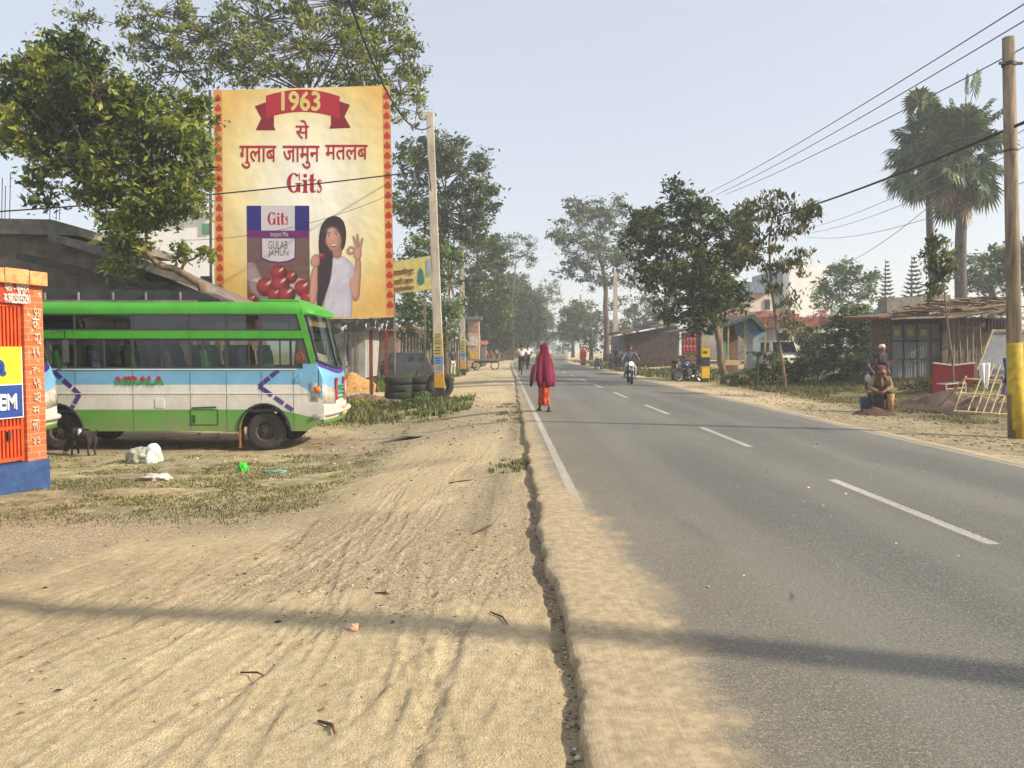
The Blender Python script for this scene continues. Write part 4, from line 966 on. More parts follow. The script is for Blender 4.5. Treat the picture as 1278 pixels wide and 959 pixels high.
# the two printed photographs of the hoarding, coloured point by point the way the ink lies on the vinyl
def pip(poly, X, Y):
    ins = np.zeros(X.shape, bool); n_ = len(poly)
    for i in range(n_):
        (x0, y0), (x1, y1) = poly[i], poly[(i + 1) % n_]
        if y0 == y1: continue
        c = ((y0 > Y) != (y1 > Y)) & (X < (x1 - x0) * (Y - y0) / (y1 - y0) + x0); ins ^= c
    return ins.astype(float)
def blur(a, r):
    r = max(1, int(r)); k = np.ones(2 * r + 1) / (2 * r + 1)
    for _ in range(2):
        a = np.apply_along_axis(lambda v: np.convolve(np.pad(v, r, 'edge'), k, 'valid'), 0, a); a = np.apply_along_axis(lambda v: np.convolve(np.pad(v, r, 'edge'), k, 'valid'), 1, a)
    return a
def smooth_poly(p, n_=3):
    for _ in range(n_):
        q = []
        for i in range(len(p)):
            (x0, y0), (x1, y1) = p[i], p[(i + 1) % len(p)]; q += [(x0 * .75 + x1 * .25, y0 * .75 + y1 * .25), (x0 * .25 + x1 * .75, y0 * .25 + y1 * .75)]
        p = q
    return p
class Print:
    def __init__(s, x0, y0, x1, y1, st=.4):
        s.st = st; s.x = np.arange(x0, x1 + st, st); s.y = np.arange(y0, y1 + st, st); s.X, s.Y = np.meshgrid(s.x, s.y); s.c = np.zeros(s.X.shape + (3,)); s.a = np.zeros(s.X.shape)
    def lay(s, poly, col, rnd=.35, r=3.0, tex=None, sm_=True, soft=.5, op=1.):
        if sm_: poly = smooth_poly(poly)
        m = pip(poly, s.X, s.Y); e = blur(m, soft / s.st) if soft >= s.st else m; b_ = blur(m, r / s.st)
        gy_, gx_ = np.gradient(b_); L = np.clip((gx_ * .8 + gy_ * .6) / (np.abs(gx_).max() + 1e-6), -1, 1)
        sh = 1 - rnd * (1 - np.clip((b_ - .35) / .6, 0, 1)) + rnd * .35 * L
        if tex is not None: sh = sh * tex(s.X, s.Y)
        col = np.array(lin(*col)[:3]); k = (e * op)[..., None]; s.c = s.c * (1 - k) + k * col * sh[..., None]; s.a = np.maximum(s.a, m)
    def dab(s, cx, cyy, rx, ry_, col, op=.6, hard=2., rot=0.):
        dx, dy = s.X - cx, s.Y - cyy; u_ = dx * math.cos(rot) + dy * math.sin(rot); v_ = -dx * math.sin(rot) + dy * math.cos(rot)
        k = (op * np.exp(-((u_ / rx) ** 2 + (v_ / ry_) ** 2) ** (hard / 2)))[..., None]; s.c = s.c * (1 - k) + k * np.array(lin(*col)[:3])
    def build(s, name, k):
        ny_, nx_ = s.X.shape; P0, Px, Py = PB(s.x[0], s.y[0], k), PB(s.x[-1], s.y[0], k), PB(s.x[0], s.y[-1], k); u_ = ((s.X - s.x[0]) / (s.x[-1] - s.x[0]))[..., None]; v_ = ((s.Y - s.y[0]) / (s.y[-1] - s.y[0]))[..., None]
        V = np.array(P0) + u_ * np.array(Px - P0) + v_ * np.array(Py - P0); ii = (np.arange(ny_ - 1)[:, None] * nx_ + np.arange(nx_ - 1)[None]).ravel(); f = np.stack([ii, ii + nx_, ii + nx_ + 1, ii + 1], 1)
        al = s.a.ravel(); f = f[al[f].mean(1) > .49]; us_, inv = np.unique(f, return_inverse=True); f = inv.reshape(f.shape); V = V.reshape(-1, 3)[us_]
        m = MATS.get('printed_photo')
        if not m:
            m = bpy.data.materials.new('printed_photo'); m.use_nodes = True; q = m.node_tree.nodes['Principled BSDF']; q.inputs['Roughness'].default_value = .45; t = m.node_tree.nodes.new('ShaderNodeAttribute'); t.attribute_name = 'ink'; m.node_tree.links.new(t.outputs['Color'], q.inputs['Base Color']); MATS['printed_photo'] = m
        o = rawmesh(name, V, f, m, bb); c = np.ones((len(V), 4)); c[:, :3] = np.clip(s.c.reshape(-1, 3)[us_] * .72, 0, 1); t = o.data.attributes.new('ink', 'FLOAT_COLOR', 'POINT'); t.data.foreach_set('color', c.astype(np.float32).ravel()); return o
pr = Print(309, 328, 386.5, 382)
pr.lay([(309, 328), (386.5, 328), (386.5, 382), (309, 382)], (120, 92, 84), .1, 6, lambda X, Y: .8 + .5 * fbm(X * .05, Y * .2, 3), False)
pr.lay([(309, 328), (317, 328), (328, 350), (309, 352)], (184, 156, 162), .2, 4, None, False)
pr.lay([(309, 352), (322, 346), (352, 350), (386.5, 346), (386.5, 382), (360, 381), (330, 374)], (222, 212, 206), .25, 5, None, True)
pr.lay([(309, 352), (320, 350), (334, 372), (350, 378), (330, 377), (314, 366)], (168, 150, 148), .2, 3)
for (x, y, r_) in ((363, 346, 8.5), (378, 360, 11), (348, 341, 10.5), (332, 358, 12), (350, 355, 12), (384, 372, 9), (343, 368, 9), (358, 368, 11.5), (314, 374, 7.5)):
    m_ = ell(x, y, r_, r_ * .98, 28); pr.lay(m_, (150, 26, 42), .75, r_ * .55, lambda X, Y: .85 + .3 * fbm(X * .4, Y * .4, 3), False); pr.dab(x - r_ * .25, y - r_ * .2, r_ * .6, r_ * .55, (214, 78, 84), .6); pr.dab(x + r_ * .3, y - r_ * .4, r_ * .34, r_ * .13, (250, 226, 214), .95, 4, -.7); pr.dab(x, y + r_ * .85, r_ * .8, r_ * .2, (84, 10, 24), .7)
pr.build('dessert_photo', 4.5)
pw = Print(384, 266, 456, 396)
HT = lambda X, Y: .55 + .9 * fbm((X + (Y - 270) * .04) * 1.3, Y * .06, 3)
SK = (222, 168, 146)
pw.lay([(398, 333), (391, 331), (387, 350), (386, 370), (387, 381), (392, 382), (396, 372), (398, 350)], SK, .4, 3)
pw.lay([(411, 325), (416, 320), (427, 319), (435, 324), (443, 334), (445, 345), (438, 352), (440, 372), (439, 412), (400, 412), (406, 372), (408, 345)], (226, 222, 240), .3, 5, lambda X, Y: .80 + .36 * fbm(X * .13 + Y * .10, Y * .07 - X * .05, 3))
pw.lay([(399, 290), (402, 279), (410, 271), (420, 269.5), (428, 274), (432, 286), (432, 300), (429, 312), (424, 315), (416, 318), (415, 332), (413, 350), (408, 364), (404, 376), (401, 387), (395, 385), (397, 360), (396, 340), (399, 320), (398, 305)], (62, 42, 50), .4, 4, HT)
pw.lay([(415, 308), (426, 306), (427, 320), (421, 324), (415, 320)], (196, 138, 118), .3, 3)
pw.lay(ell(416.3, 299, 9.6, 15.2, 30, 0, -.17), SK, .42, 4, None, False)
pw.lay([(405, 298), (405, 284), (411, 275), (420, 274), (427, 283), (423, 281), (414, 281), (409, 287), (407, 297)], (58, 38, 46), .3, 2, HT)
pw.dab(413, 288, 5, 3.5, (240, 198, 178), .5); pw.dab(409, 303, 3.2, 2.6, (226, 140, 126), .5); pw.dab(421.5, 301, 3, 2.6, (222, 136, 122), .5); pw.dab(424.5, 302, 2, 9, (166, 108, 92), .5); pw.dab(417, 312.5, 6, 1.6, (170, 112, 96), .4)
for x, y in ((410.6, 294.6), (419.6, 293.4)): pw.dab(x, y, 2.5, 1.15, (250, 240, 236), .85, 4, -.12); pw.dab(x + .1, y, 1.05, 1.1, (36, 22, 22), 1, 4); pw.dab(x, y - 1.1, 2.7, .5, (40, 24, 24), .9, 4, -.12); pw.dab(x - .1, y - 3.8, 3.2, .6, (60, 38, 36), .85, 4, -.15)
pw.dab(415.2, 300.4, 1.5, .9, (180, 120, 102), .6); pw.dab(414.6, 296.5, .7, 3.2, (242, 204, 186), .5)
pw.dab(416.6, 306.4, 4.6, 2.6, (186, 48, 60), .95, 5, -.22); pw.dab(416.7, 305.9, 3.6, 1.15, (252, 248, 244), .95, 5, -.22); pw.dab(417, 308, 2.4, .7, (96, 20, 28), .7, 4, -.2)
pw.lay([(388, 332), (388.5, 322), (393, 317), (398, 318), (400, 324), (398, 334)], SK, .45, 2)
for q_ in range(4): pw.dab(395.5, 320.5 + q_ * 3, 3.4, .35, (168, 108, 90), .6, 4, .1)
pw.dab(402, 319.2, 3.8, 3.5, (160, 34, 42), .98, 6); pw.a = np.maximum(pw.a, (np.hypot(pw.X - 402, pw.Y - 319.2) < 3.6)); pw.dab(401, 318, 1, .7, (240, 190, 180), .8)
pw.lay([(435, 352), (442, 346), (444, 334), (444, 322), (450, 321), (451, 336), (450, 352), (449, 372), (445, 377), (440, 373)], SK, .45, 3)
pw.lay([(443, 324), (441, 315), (444, 308), (449, 307), (452, 313), (450.5, 324)], SK, .35, 2)
for p in ([(444.5, 311), (441, 298), (440.6, 294.8), (442.4, 294.6), (447.4, 308)], [(446.4, 308), (445, 295), (445.6, 291.6), (447.2, 291.8), (449.6, 308)], [(448.2, 309), (451, 299), (452.6, 296.4), (453.8, 297.4), (451.4, 311)]): pw.lay(p, SK, .3, 1.5)
pw.lay([(443, 316), (437, 318.4), (433.6, 316), (433.4, 311), (436.4, 307.4), (441, 307.6), (444, 310.6), (441.4, 312), (438.4, 310), (436, 312), (437, 314.6), (441, 314)], SK, .3, 1.5, None, False)
pw.build('woman_photo', 5)
# frame and posts
RUST = mat('rust', lin(128, 62, 44), lin(72, 36, 28), 6, .85, .4, 25)
fr = MB()
for px, py0 in ((463, 496), (482, 490), (300, 496), (378, 496)):
    x0 = P(px, VY, PY + .25).x; fr.beam((x0, PY + .25, tz(x0, PY) - .1), (x0 + (.02 if px > 400 else 0), PY + .12, P(px, 118, PY).z), .12, .08)
fr.build('post', RUST, bb)
fr = MB()
for py in (120, 190, 260, 330, 396): fr.beam(P(267, py, PY + .08), P(488, py, PY + .08), .06)
fr.beam(P(470, 490, PY + .2), P(477, 396, PY + .2), .05); fr.build('frame_rail', RUST, bb)
fr = MB(); a = P(262, 113, PY + .03); fr.tube([P(264, 480, PY), P(263, 300, PY), a], .045, 6); fr.box(P(258, 365, PY), (.35, .2, 1.1)); fr.build('side_post', DARK, bb)
ob = MB(); ob.prism([PB(396, 398.5, -9), PB(491, 397.5, -9), PB(491, 411, -9), PB(440, 414, -9), (PB(412, 418, -9)), PB(396, 417, -9)], (0, .04, 0)); oo = ob.build('old_board', mat('torn_board', lin(62, 62, 62), lin(120, 118, 112), 3.5, .8, c3=lin(40, 40, 42)), bb)
sc_ = MB(); sr = random.Random(3)
for k in range(16):
    x = sr.choice([sr.uniform(424, 432), sr.uniform(455, 488)]); y = sr.uniform(400, 410); flat(None, [(x, y), (x + sr.uniform(.6, 2.5), y - sr.uniform(0, 2)), (x + sr.uniform(0, 1.5), y + sr.uniform(1, 6)), (x - .5, y + 1)], -7.5 + k * .05, None, None, sc_)
sc_.build('paper_scrap', WHT, oo, fixn=False)
world_children(bb)

# ---- traced outlines given their own distance and depth
def slab(pts, Y, depth, mb=None, m=0):
    mb = mb or MB(); mb.prism([P(x, y, Y) for x, y in pts], (0, depth, 0), m); return mb
def root_at(name, label, cat, px, Y, group=None): return thing(name, label, cat, base(px, Y), group=group)
def done(r): world_children(r); return r
CONC = mat('old_concrete', lin(140, 132, 126), lin(84, 78, 74), 2.2, .9, .3); DARKC = mat('sooty_concrete', lin(134, 122, 112), lin(78, 70, 64), 2.4, .9, .4)
GREYW = mat('grey_wash', lin(172, 172, 168), lin(138, 138, 134), 1.6, .85); WOOD = mat('weathered_wood', lin(150, 128, 104), lin(88, 74, 60), 6, .9, .5, 30, stretch=(6, 6, .6))
BAMB = mat('bamboo', lin(196, 172, 120), lin(140, 118, 80), 5, .7); THATCH = mat('thatch', lin(140, 120, 92), lin(84, 70, 54), 12, .95, .9, 60)
TIN = mat('grey_tin', lin(112, 116, 118), lin(80, 84, 86), 3, .75); TILE = mat('roof_tile', lin(166, 130, 104), lin(112, 84, 68), 8, .9, .8, 40)
r = root_at('concrete_building', 'soot-dark unfinished concrete building with sloping stair slab and iron rods, behind the minibus roof', 'building', 60, 20.5)
slab([(-150, 285), (64, 285), (240, 362), (262, 380), (262, 480), (-150, 480)], 21, 5).build('wall', DARKC, r)
slab([(-150, 270), (64, 274), (96, 283), (96, 294), (-150, 288)], 20.4, 6).build('roof_slab', CONC, r)
slab([(60, 290), (160, 316), (252, 356), (252, 362), (150, 327), (60, 299)], 20.3, 1).build('stair_slab', CONC, r)
slab([(20, 315), (250, 372), (250, 377), (20, 324)], 20.1, .5).build('tin_awning', mat('sooty_tin', lin(70, 66, 64), lin(40, 38, 38), 5, .7), r)
mb = MB()
for px, t in ((2, 222), (6, 232), (12, 216), (62, 244), (70, 252), (74, 258)): mb.tube([P(px, 275, 21.4), P(px + 1, t, 21.4)], .010, 5)
mb.build('iron_rod', mat('iron', lin(70, 60, 56), None, 5, .7), r); done(r)
r = root_at('tin_stall', 'low black sheet-metal stall roof with chrome brackets just behind the minibus', 'stall', 160, 18.4)
mb = MB(); slab([(40, 361), (246, 363), (246, 378), (40, 378)], 18.4, 1.2, mb); mb.prism([P(246.2, 363, 18.4), P(275, 374, 18.4), P(275, 380, 18.4), P(246.2, 380, 18.4)], (0, 1.2, 0)); mb.build('fascia', mat('black_sheet', lin(58, 60, 62), lin(36, 36, 38), 3, .5), r)
mb = MB()
for px in (56, 98, 141, 182, 225): mb.box(P(px, 371, 18.36), (.03, .06, .22))
mb.beam(P(40, 376, 18.33), P(246, 376, 18.33), .05); mb.build('bracket', CONC, r)
mb = MB()
for px in (60, 150, 240): mb.beam(P(px, 378, 18.8), P(px, 378, 18.8) * 1 + Vector((0, 0, tz(-8, 18.8) - P(px, 378, 18.8).z)), .09)
slab([(40, 378), (246, 378), (246, 470), (40, 470)], 19.5, .08, mb); mb.build('back_wall', DARKC, r); done(r)
tyre_m = mat('grey_tyre', (.045, .042, .038, 1), (.015, .015, .015, 1), 7, .85, spec=.2)
def tyre(label, c, rz=0., tilt=0., sc=1., group=None):
    mb = MB(); mb.lathe((0, 0, 0), [(.24 * sc, -.09 * sc), (.36 * sc, -.12 * sc), (.455 * sc, -.10 * sc), (.48 * sc, -.03 * sc), (.48 * sc, .03 * sc), (.455 * sc, .10 * sc), (.36 * sc, .12 * sc), (.24 * sc, .09 * sc), (.25 * sc, .0), (.24 * sc, -.09 * sc)], 30)
    o = mb.build('tyre', tyre_m, smooth=True); o.location = c; o.rotation_euler = (tilt, 0, rz); return tag(o, label, 'tyre', group)
tyre('loose tyre lying on the sloping roof beside the tree branch', P(202, 346, 20.9) , .3, .05, .9, None)
# white house far behind the left tree
r = root_at('white_house', 'plain white plastered house behind the left tree, small green shutter near its right end', 'house', 170, 46)
slab([(150, 266), (175, 264), (268, 264), (268, 480), (150, 480)], 46, 6).build('wall', mat('white_plaster', (.82, .81, .79, 1), (.72, .71, .68, 1), 1.2, .9), r)
w = slab([(252, 279), (262, 279), (262, 292), (252, 292)], 45.9, .08).build('window', mat('green_shutter', lin(90, 150, 110), None, 4), r)
slab([(148, 262), (270, 256), (270, 265), (148, 270)], 45.6, 7).build('parapet', mat('white_plaster2', (.78, .77, .74, 1), (.62, .60, .57, 1), 1.5, .9), r); done(r)
# grey shuttered shop behind the bus nose
r = root_at('shuttered_shop', 'pale grey shuttered shop with faded scrawl, seen behind the minibus nose', 'shop', 425, 36)
slab([(380, 405), (456, 405), (456, 472), (380, 472)], 36, 4).build('wall', GREYW, r)
mb = MB()
for x in (392, 411, 430, 441, 447): mb.beam(P(x, 408, 35.95), P(x, 470, 35.95), .04)
mb.build('shutter_seam', CONC, r); 
V, Fc = text2d('SHEO', .02); V = fit(V, (418, -441, 440, -431)); mb = MB(); mb.add([P(p[0], -p[1], 35.92) - Vector((0, p[2], 0)) for p in V], Fc); mb.build('faded_lettering', mat('faded_grey', lin(150, 152, 152), None, 4), r, fixn=False)
slab([(370, 397), (470, 399), (478, 407), (366, 408)], 35, 6).build('roof', TIN, r); done(r)
r = root_at('brick_shed', 'small dark brick shed between the shuttered shop and the grey car', 'shed', 470, 47)
slab([(448, 412), (492, 412), (492, 470), (448, 470)], 48, 3).build('wall', mat('brown_wall', lin(130, 104, 92), lin(90, 70, 62), 6, .9), r)
slab([(452, 424), (466, 424), (466, 466), (452, 466)], 47.95, .1).build('door', mat('door_green', lin(66, 86, 80), None, 5), r); slab([(444, 406), (496, 408), (496, 413), (444, 413)], 47.4, 4).build('roof', TILE, r); done(r)
# plank hut with a gabled thatch
def plank_hut(label, x0, x1, apx, apy, eav, Y, bot=470):
    r = root_at('plank_hut', label, 'hut', (x0 + x1) / 2, Y)
    mb = MB(); x = x0; rs = random.Random(int(x0))
    while x < x1:
        w = rs.uniform(3, 5) * 50 / Y; top = eav - max(0, (1 - abs(x - apx) / (x1 - x0) * 2)) * (eav - apy) * .8 + rs.uniform(0, 2); slab([(x, top), (x + w * .86, top), (x + w * .86, bot), (x, bot)], Y + rs.uniform(0, .04), .05, mb); x += w
    mb.build('plank_wall', WOOD, r)
    mb = MB(); mb.prism([P(x0 - 5, eav + 2, Y - .6), P(apx, apy, Y - .6), P(x1 + 5, eav + 3, Y - .6), P(x1 + 4, eav - 1, Y - .6), P(apx, apy - 5, Y - .6), P(x0 - 6, eav - 3, Y - .6)], (0, 5, 0)); mb.build('thatch_roof', THATCH, r)
    return done(r)
plank_hut('plank hut with a gabled thatch roof right behind the grey car', 484, 546, 508, 408, 426, 52)
plank_hut('second plank hut, half hidden by the near concrete pole', 552, 578, 566, 418, 428, 56, 466)
# grey hatchback
def car(label, loc, rz, paintm, L=3.75, Wd=1.6, Hh=1.45, suv=False, name='parked_car', cat='car'):
    r = thing(name, label, cat, loc, rz); h = Wd / 2; gz_ = .22 + (.1 if suv else 0); be = .82 if not suv else 1.0
    lo = [(-L / 2, .45), (-L / 2 + .03, be - .02), (-L / 2 + .2, be + .04), (L * .22, be + .02), (L * .40, be - .08), (L / 2 - .05, be - .22), (L / 2, .42), (L / 2 - .06, gz_), (-L / 2 + .08, gz_)]
    if suv: lo = [(-L / 2, .5), (-L / 2, be), (L * .2, be), (L / 2 - .1, be - .04), (L / 2, be - .12), (L / 2, .45), (L / 2 - .05, gz_), (-L / 2 + .05, gz_)]
    mb = MB()
    rings = [[Vector((x * k, y, z)) for x, z in lo] for y, k in ((-h, .97), (-h * .92, 1), (h * .92, 1), (h, .97))]
    mb.loft(rings); body = mb.build('body', paintm, r, bevel=.03, smooth=False)
    t = Hh; gh = [(-L / 2 + .12, be), (-L / 2 + .38, t - .04), (-L * .2, t), (L * .08, t - .03), (L * .27, be)] if not suv else [(-L / 2 + .03, be), (-L / 2 + .1, t), (L * .12, t), (L * .2, be)]
    mb = MB(); mb.loft([[Vector((x, y * (1 if z <= be + .01 else .84), z)) for x, z in gh] for y in (-h * .95, h * .95)]); mb.build('cabin', paintm, r, bevel=.02)
    gm = mat('car_glass', (.02, .025, .03, 1), None, 3, .08, spec=.8)
    n_ = len(gh)
    for s in (-1, 1):
        for (u0, u1, nm) in ((.10, .50, 'side_window'), (.54, .90, 'side_window')):
            mb = MB(); xb = lambda u: gh[0][0] + (gh[-1][0] - gh[0][0]) * u; xt = lambda u: gh[1][0] + (gh[-2][0] - gh[1][0]) * min(1, max(0, u * 1.05 - .02))
            yb, yt_ = h * .95 * .985, h * .95 * .86; q = lambda u, f: Vector((xb(u) * (1 - f) + xt(u) * f, s * (yb * (1 - f) + yt_ * f + .012), be + (t - be) * f))
            mb.add([q(u0, .1), q(u1, .1), q(u1, .86), q(u0, .86)], [(0, 1, 2, 3)]); mb.build(nm, gm, r)
    for (a, b, nm, sg) in ((gh[-1], gh[-2], 'windscreen', 1), (gh[0], gh[1], 'rear_window', -1)):
        mb = MB(); q = lambda y, f: Vector((a[0] * (1 - f) + b[0] * f + .015 * sg, y * h * (.92 - .12 * f), a[1] * (1 - f) + b[1] * f + .012)); mb.add([q(-.9, .1), q(.9, .1), q(.9, .9), q(-.9, .9)], [(0, 1, 2, 3)]); mb.build(nm, gm, r)
    R_ = .29 if not suv else .36
    for x in (-L * .31, L * .31):
        for s in (-1, 1):
            mb = MB(); y = s * (h - .08); mb.lathe((x, y, R_), [(R_ * .6, -.08), (R_ * .95, -.09), (R_, -.05), (R_, .05), (R_ * .95, .09), (R_ * .6, .08)], 22, 0, 'Y'); wo_ = mb.build('wheel', tyre_m, r, smooth=True)
            mb = MB(); mb.lathe((x, y, R_), [(0, s * .06), (R_ * .3, s * .07), (R_ * .6, s * .085), (R_ * .62, 0)], 16, 0, 'Y'); mb.build('rim', mat('alloy', lin(130, 130, 132), lin(80, 80, 82), 9, .4, metal=.5), wo_)
    for s in (-1, 1):
        mb = MB(); mb.box((L / 2 - .07, s * h * .72, be - .2), (.12, .3, .15)); mb.build('headlight', mat('clear_lens', (.6, .62, .65, 1), None, 5, .1), r, bevel=.02)
        mb = MB(); mb.box((-L / 2 + .04, s * h * .8, be - .1), (.1, .2, .22)); mb.build('tail_lamp', mat('red_lens', (.35, .02, .02, 1), None, 5, .15), r, bevel=.02)
        mb = MB(); mb.box((L * .2, s * (h + .09), be + .08), (.1, .16, .11)); mb.build('wing_mirror', paintm, r, bevel=.02)
    mb = MB(); mb.box((L / 2 + .0, 0, .42), (.1, Wd * .9, .16)); mb.box((-L / 2, 0, .42), (.1, Wd * .9, .18)); mb.build('bumper', DARK if suv else paintm, r, bevel=.03)
    mb = MB(); mb.box((L / 2 - .02, 0, be - .25), (.06, Wd * .45, .14)); mb.build('grille', BLACK, r)
    return r
c_ = base(497, 43.5); car('dusty grey hatchback parked behind the rusty billboard posts', c_, R(196), mat('car_grey', lin(66, 70, 80), lin(50, 53, 60), 3, .35, coat=.3), 3.7, 1.6, 1.5)
# sand heap
def heap(name, label, c, rx, ry_, h, m, seed=0, cat='heap', rough_=.25):
    xs_ = np.linspace(-1, 1, 31); v = []; 
    for y in xs_:
        for x in xs_:
            d = math.hypot(x, y); z = max(0, 1 - d ** 1.4) * h * (1 + rough_ * (float(fbm(x * 3 + seed, y * 3, 4)) - .5) * 2) - .03; v.append((x * rx, y * ry_, z + rough_ * .2 * h * (float(vn(x * 9 + seed, y * 9)) - .5) * (d < 1)))
    f = [(j * 31 + i, j * 31 + i + 1, (j + 1) * 31 + i + 1, (j + 1) * 31 + i) for j in range(30) for i in range(30)]
    mb = MB(); mb.add(v, f); o = mb.build(name, m, smooth=True); o.location = c; return tag(o, label, cat)
heap('sand_heap', 'small orange-brown sand heap in front of the shuttered shop', base(440, 31), 1.3, 1.0, .75, mat('sand', lin(196, 150, 92), lin(160, 116, 66), 8, .95, .5))
heap('rubble_heap', 'low heap of broken brick rubble at the foot of the billboard posts', base(455, 24.8), 1.1, .6, .28, mat('rubble', lin(150, 120, 100), lin(80, 64, 54), 26, .95, 1.0, 60), 4, 'rubble', .9)
# tyres
tb = base(497, 26.3)
for k in range(3): tyre(('bottom', 'middle', 'top')[k] + ' tyre of the left stack beside the billboard post', tb + Vector((.03 * (k % 2), -.02 * k, .12 + k * .245)), k * .7, group='tyre stacks')
tb2 = base(523, 26.6)
for k in range(3): tyre(('bottom', 'middle', 'top')[k] + ' tyre of the right stack, next to the near pole', tb2 + Vector((-.03 * (k % 2), .03 * k, .12 + k * .245)), k * .4, group='tyre stacks')
b_ = base(549, 25.4); tyre('upright tyre leaning behind the painted base of the near pole', b_ + Vector((0, 0, .45)), .25, PI / 2 - .12, .95)

# ---- concrete poles
POLEM = mat('pole_concrete', lin(192, 182, 164), lin(150, 140, 124), 3, .85, .35, 30, stretch=(1, 1, .3)); YEL = mat('pole_yellow', lin(206, 158, 44), lin(160, 116, 40), 8, .7, .2); POLEB = mat('pole_black', lin(58, 56, 60), lin(38, 36, 38), 6, .7)
def pole(label, bpx, tpx, tpy, Y, w=.24, wt=.17, hz=None, bands=True, stickers=0, name='electric_pole', m=None, seed=1):
    b = base(bpx, Y); t = P(tpx, tpy, Y); r = thing(name, label, 'pole', b, group='electric poles along the road'); m = m or POLEM
    def at(z): k = (z - b.z) / (t.z - b.z); return b.lerp(t, k), w + (wt - w) * k
    def seg(mb, z0, z1, grow=0, mi=0):
        (p0, w0), (p1, w1) = at(z0), at(z1); ring = lambda p, q: [p + Vector((sx * (q / 2 + grow), sy * (q * .4 + grow), 0)) for sx, sy in ((-1, -1), (1, -1), (1, 1), (-1, 1))]
        mb.loft([ring(p0, w0), ring(p1, w1)], mi)
    mb = MB(); seg(mb, b.z - .2, t.z); mb.build('shaft', m, r, bevel=.015)
    if bands:
        mb = MB(); seg(mb, b.z + .02, b.z + .42, .003); mb.build('black_band', POLEB, r); mb = MB(); seg(mb, b.z + .421, b.z + .86, .003); mb.build('yellow_band', YEL, r)
    if stickers:
        for k, (z0, z1, c) in enumerate(((1.95, 2.15, (196, 182, 110)), (1.78, 1.94, (180, 170, 124)), (1.42, 1.77, (190, 176, 104)), (1.15, 1.41, (110, 150, 186)), (.95, 1.14, (190, 186, 170)))):
            mb = MB(); seg(mb, b.z + z0, b.z + z1, .004 + .001 * k); s_ = mb.build('poster', mat('sticker%d' % k, lin(*c), lin(*[v * .8 for v in c]), 30, .7), r)
            sr = random.Random(k + seed); mb = MB(); p, q = at(b.z + (z0 + z1) / 2)
            for j in range(3): mb.box(p + Vector((sr.uniform(-.02, .02), -q * .4 - .008 - .001 * k, (j - 1) * (z1 - z0) * .27)), (q * sr.uniform(.5, .8), .002, (z1 - z0) * .1))
            mb.build('print_line', mat('ink', (.05, .05, .07, 1)), s_)
    world_children(r); return r, at
pole('near concrete pole with paper stickers and a black and yellow base, right of the billboard', 549, 536.5, 141, 24.5, .30, .22, stickers=1)
pole('second concrete pole on the left, beyond the plank huts', 578, 575.5, 281, 48, .34, .24, stickers=1, seed=7)
pole('third pole on the left, tilted to the left', 600, 594, 383, 80, .4, .3); pole('fourth pole on the left, slim and upright beyond the tilted one', 608, 605.5, 361, 92, .36, .26)
pole('tall pole right of the road beside the hazy tree', 768, 768, 340, 78, .45, .36); pole('distant pole on the right by the sari-clad walker', 725, 724.5, 368, 112, .36, .3)
pole('small distant pole on the left verge under the dark trees', 634, 634, 395, 150, .34, .3)
ybase = base(1272, 13.35); yt = P(1258.5, 47, 13.35)
r = thing('roadside_pole', 'tall weathered pole with a yellow painted foot at the right edge', 'pole', ybase)
OLDP = mat('weathered_pole', lin(158, 142, 118), lin(100, 86, 72), 5, .9, .6, 24, stretch=(2, 2, .3))
q_ = ybase.lerp(yt, (P(1270, 428, 13.35).z - ybase.z) / (yt.z - ybase.z))
mb = MB(); mb.tube([ybase - Vector((0, 0, .2)), ybase.lerp(yt, .5), yt], [.125, .11, .095], 12); mb.build('shaft', OLDP, r, smooth=True)
mb = MB(); mb.tube([ybase + Vector((0, 0, .01)), q_], [.131, .126], 12); mb.build('yellow_band', mat('ochre_paint', lin(206, 176, 50), lin(150, 128, 40), 7, .8, .3), r, smooth=True)
mb = MB(); k_ = ybase.lerp(yt, .93); mb.tube([k_, k_ + Vector((0, 0, .06))], .115, 12); mb.beam(k_ + Vector((-.2, -.05, .03)), k_ + Vector((.2, -.05, .03)), .04); mb.tube([ybase.lerp(yt, .72), ybase.lerp(yt, .725)], .112, 12); mb.build('iron_collar', DARK, r); world_children(r)
# pole outside the frame on the right whose shadow crosses the foreground
b_ = Vector((9.4, 1.3, tz(9.4, 1.3)))
r = thing('roadside_pole', 'concrete pole just outside the right edge that casts the foreground shadow', 'pole', b_)
mb = MB(); mb.tube([b_ - Vector((0, 0, .2)), b_ + Vector((0, 0, 8.6))], [.17, .13], 12); mb.build('shaft', POLEM, r, smooth=True); world_children(r)

# ---- cables
WIRE = mat('cable_black', (.02, .02, .022, 1), None, 5, .6); WIREG = mat('aluminium_wire', (.20, .20, .21, 1), None, 5, .5)
def cable(label, a, b, sag, rad=.012, m=None, ext=0.0, name='cable', group='overhead cables'):
    a = Vector(a); b = Vector(b); a = a + (a - b).normalized() * ext
    pts = [a.lerp(b, t) - Vector((0, 0, sag * 4 * t * (1 - t))) for t in np.linspace(0, 1, 22)]
    mb = MB(); mb.tube(pts, rad, 5); o = mb.build(name, m or WIRE, smooth=True, fixn=False); return tag(o, label, 'cable', group)
for lab, A, B in (('uppermost of three thin wires crossing the upper right sky', (1265, 0, 13), (880, 243, 42)), ('middle of three thin wires crossing the upper right sky', (1278, 13, 13.2), (895, 243, 42)), ('lowest of three thin wires crossing the upper right sky', (1278, 46, 13.2), (905, 243, 42))):
    cable(lab, P(*A), P(*B), .25, .013, WIREG, 9)
cable('thick black twisted cable sloping across the palm crowns', P(1278, 124, 13.0), P(905, 282, 43), .55, .03, WIRE, 9)
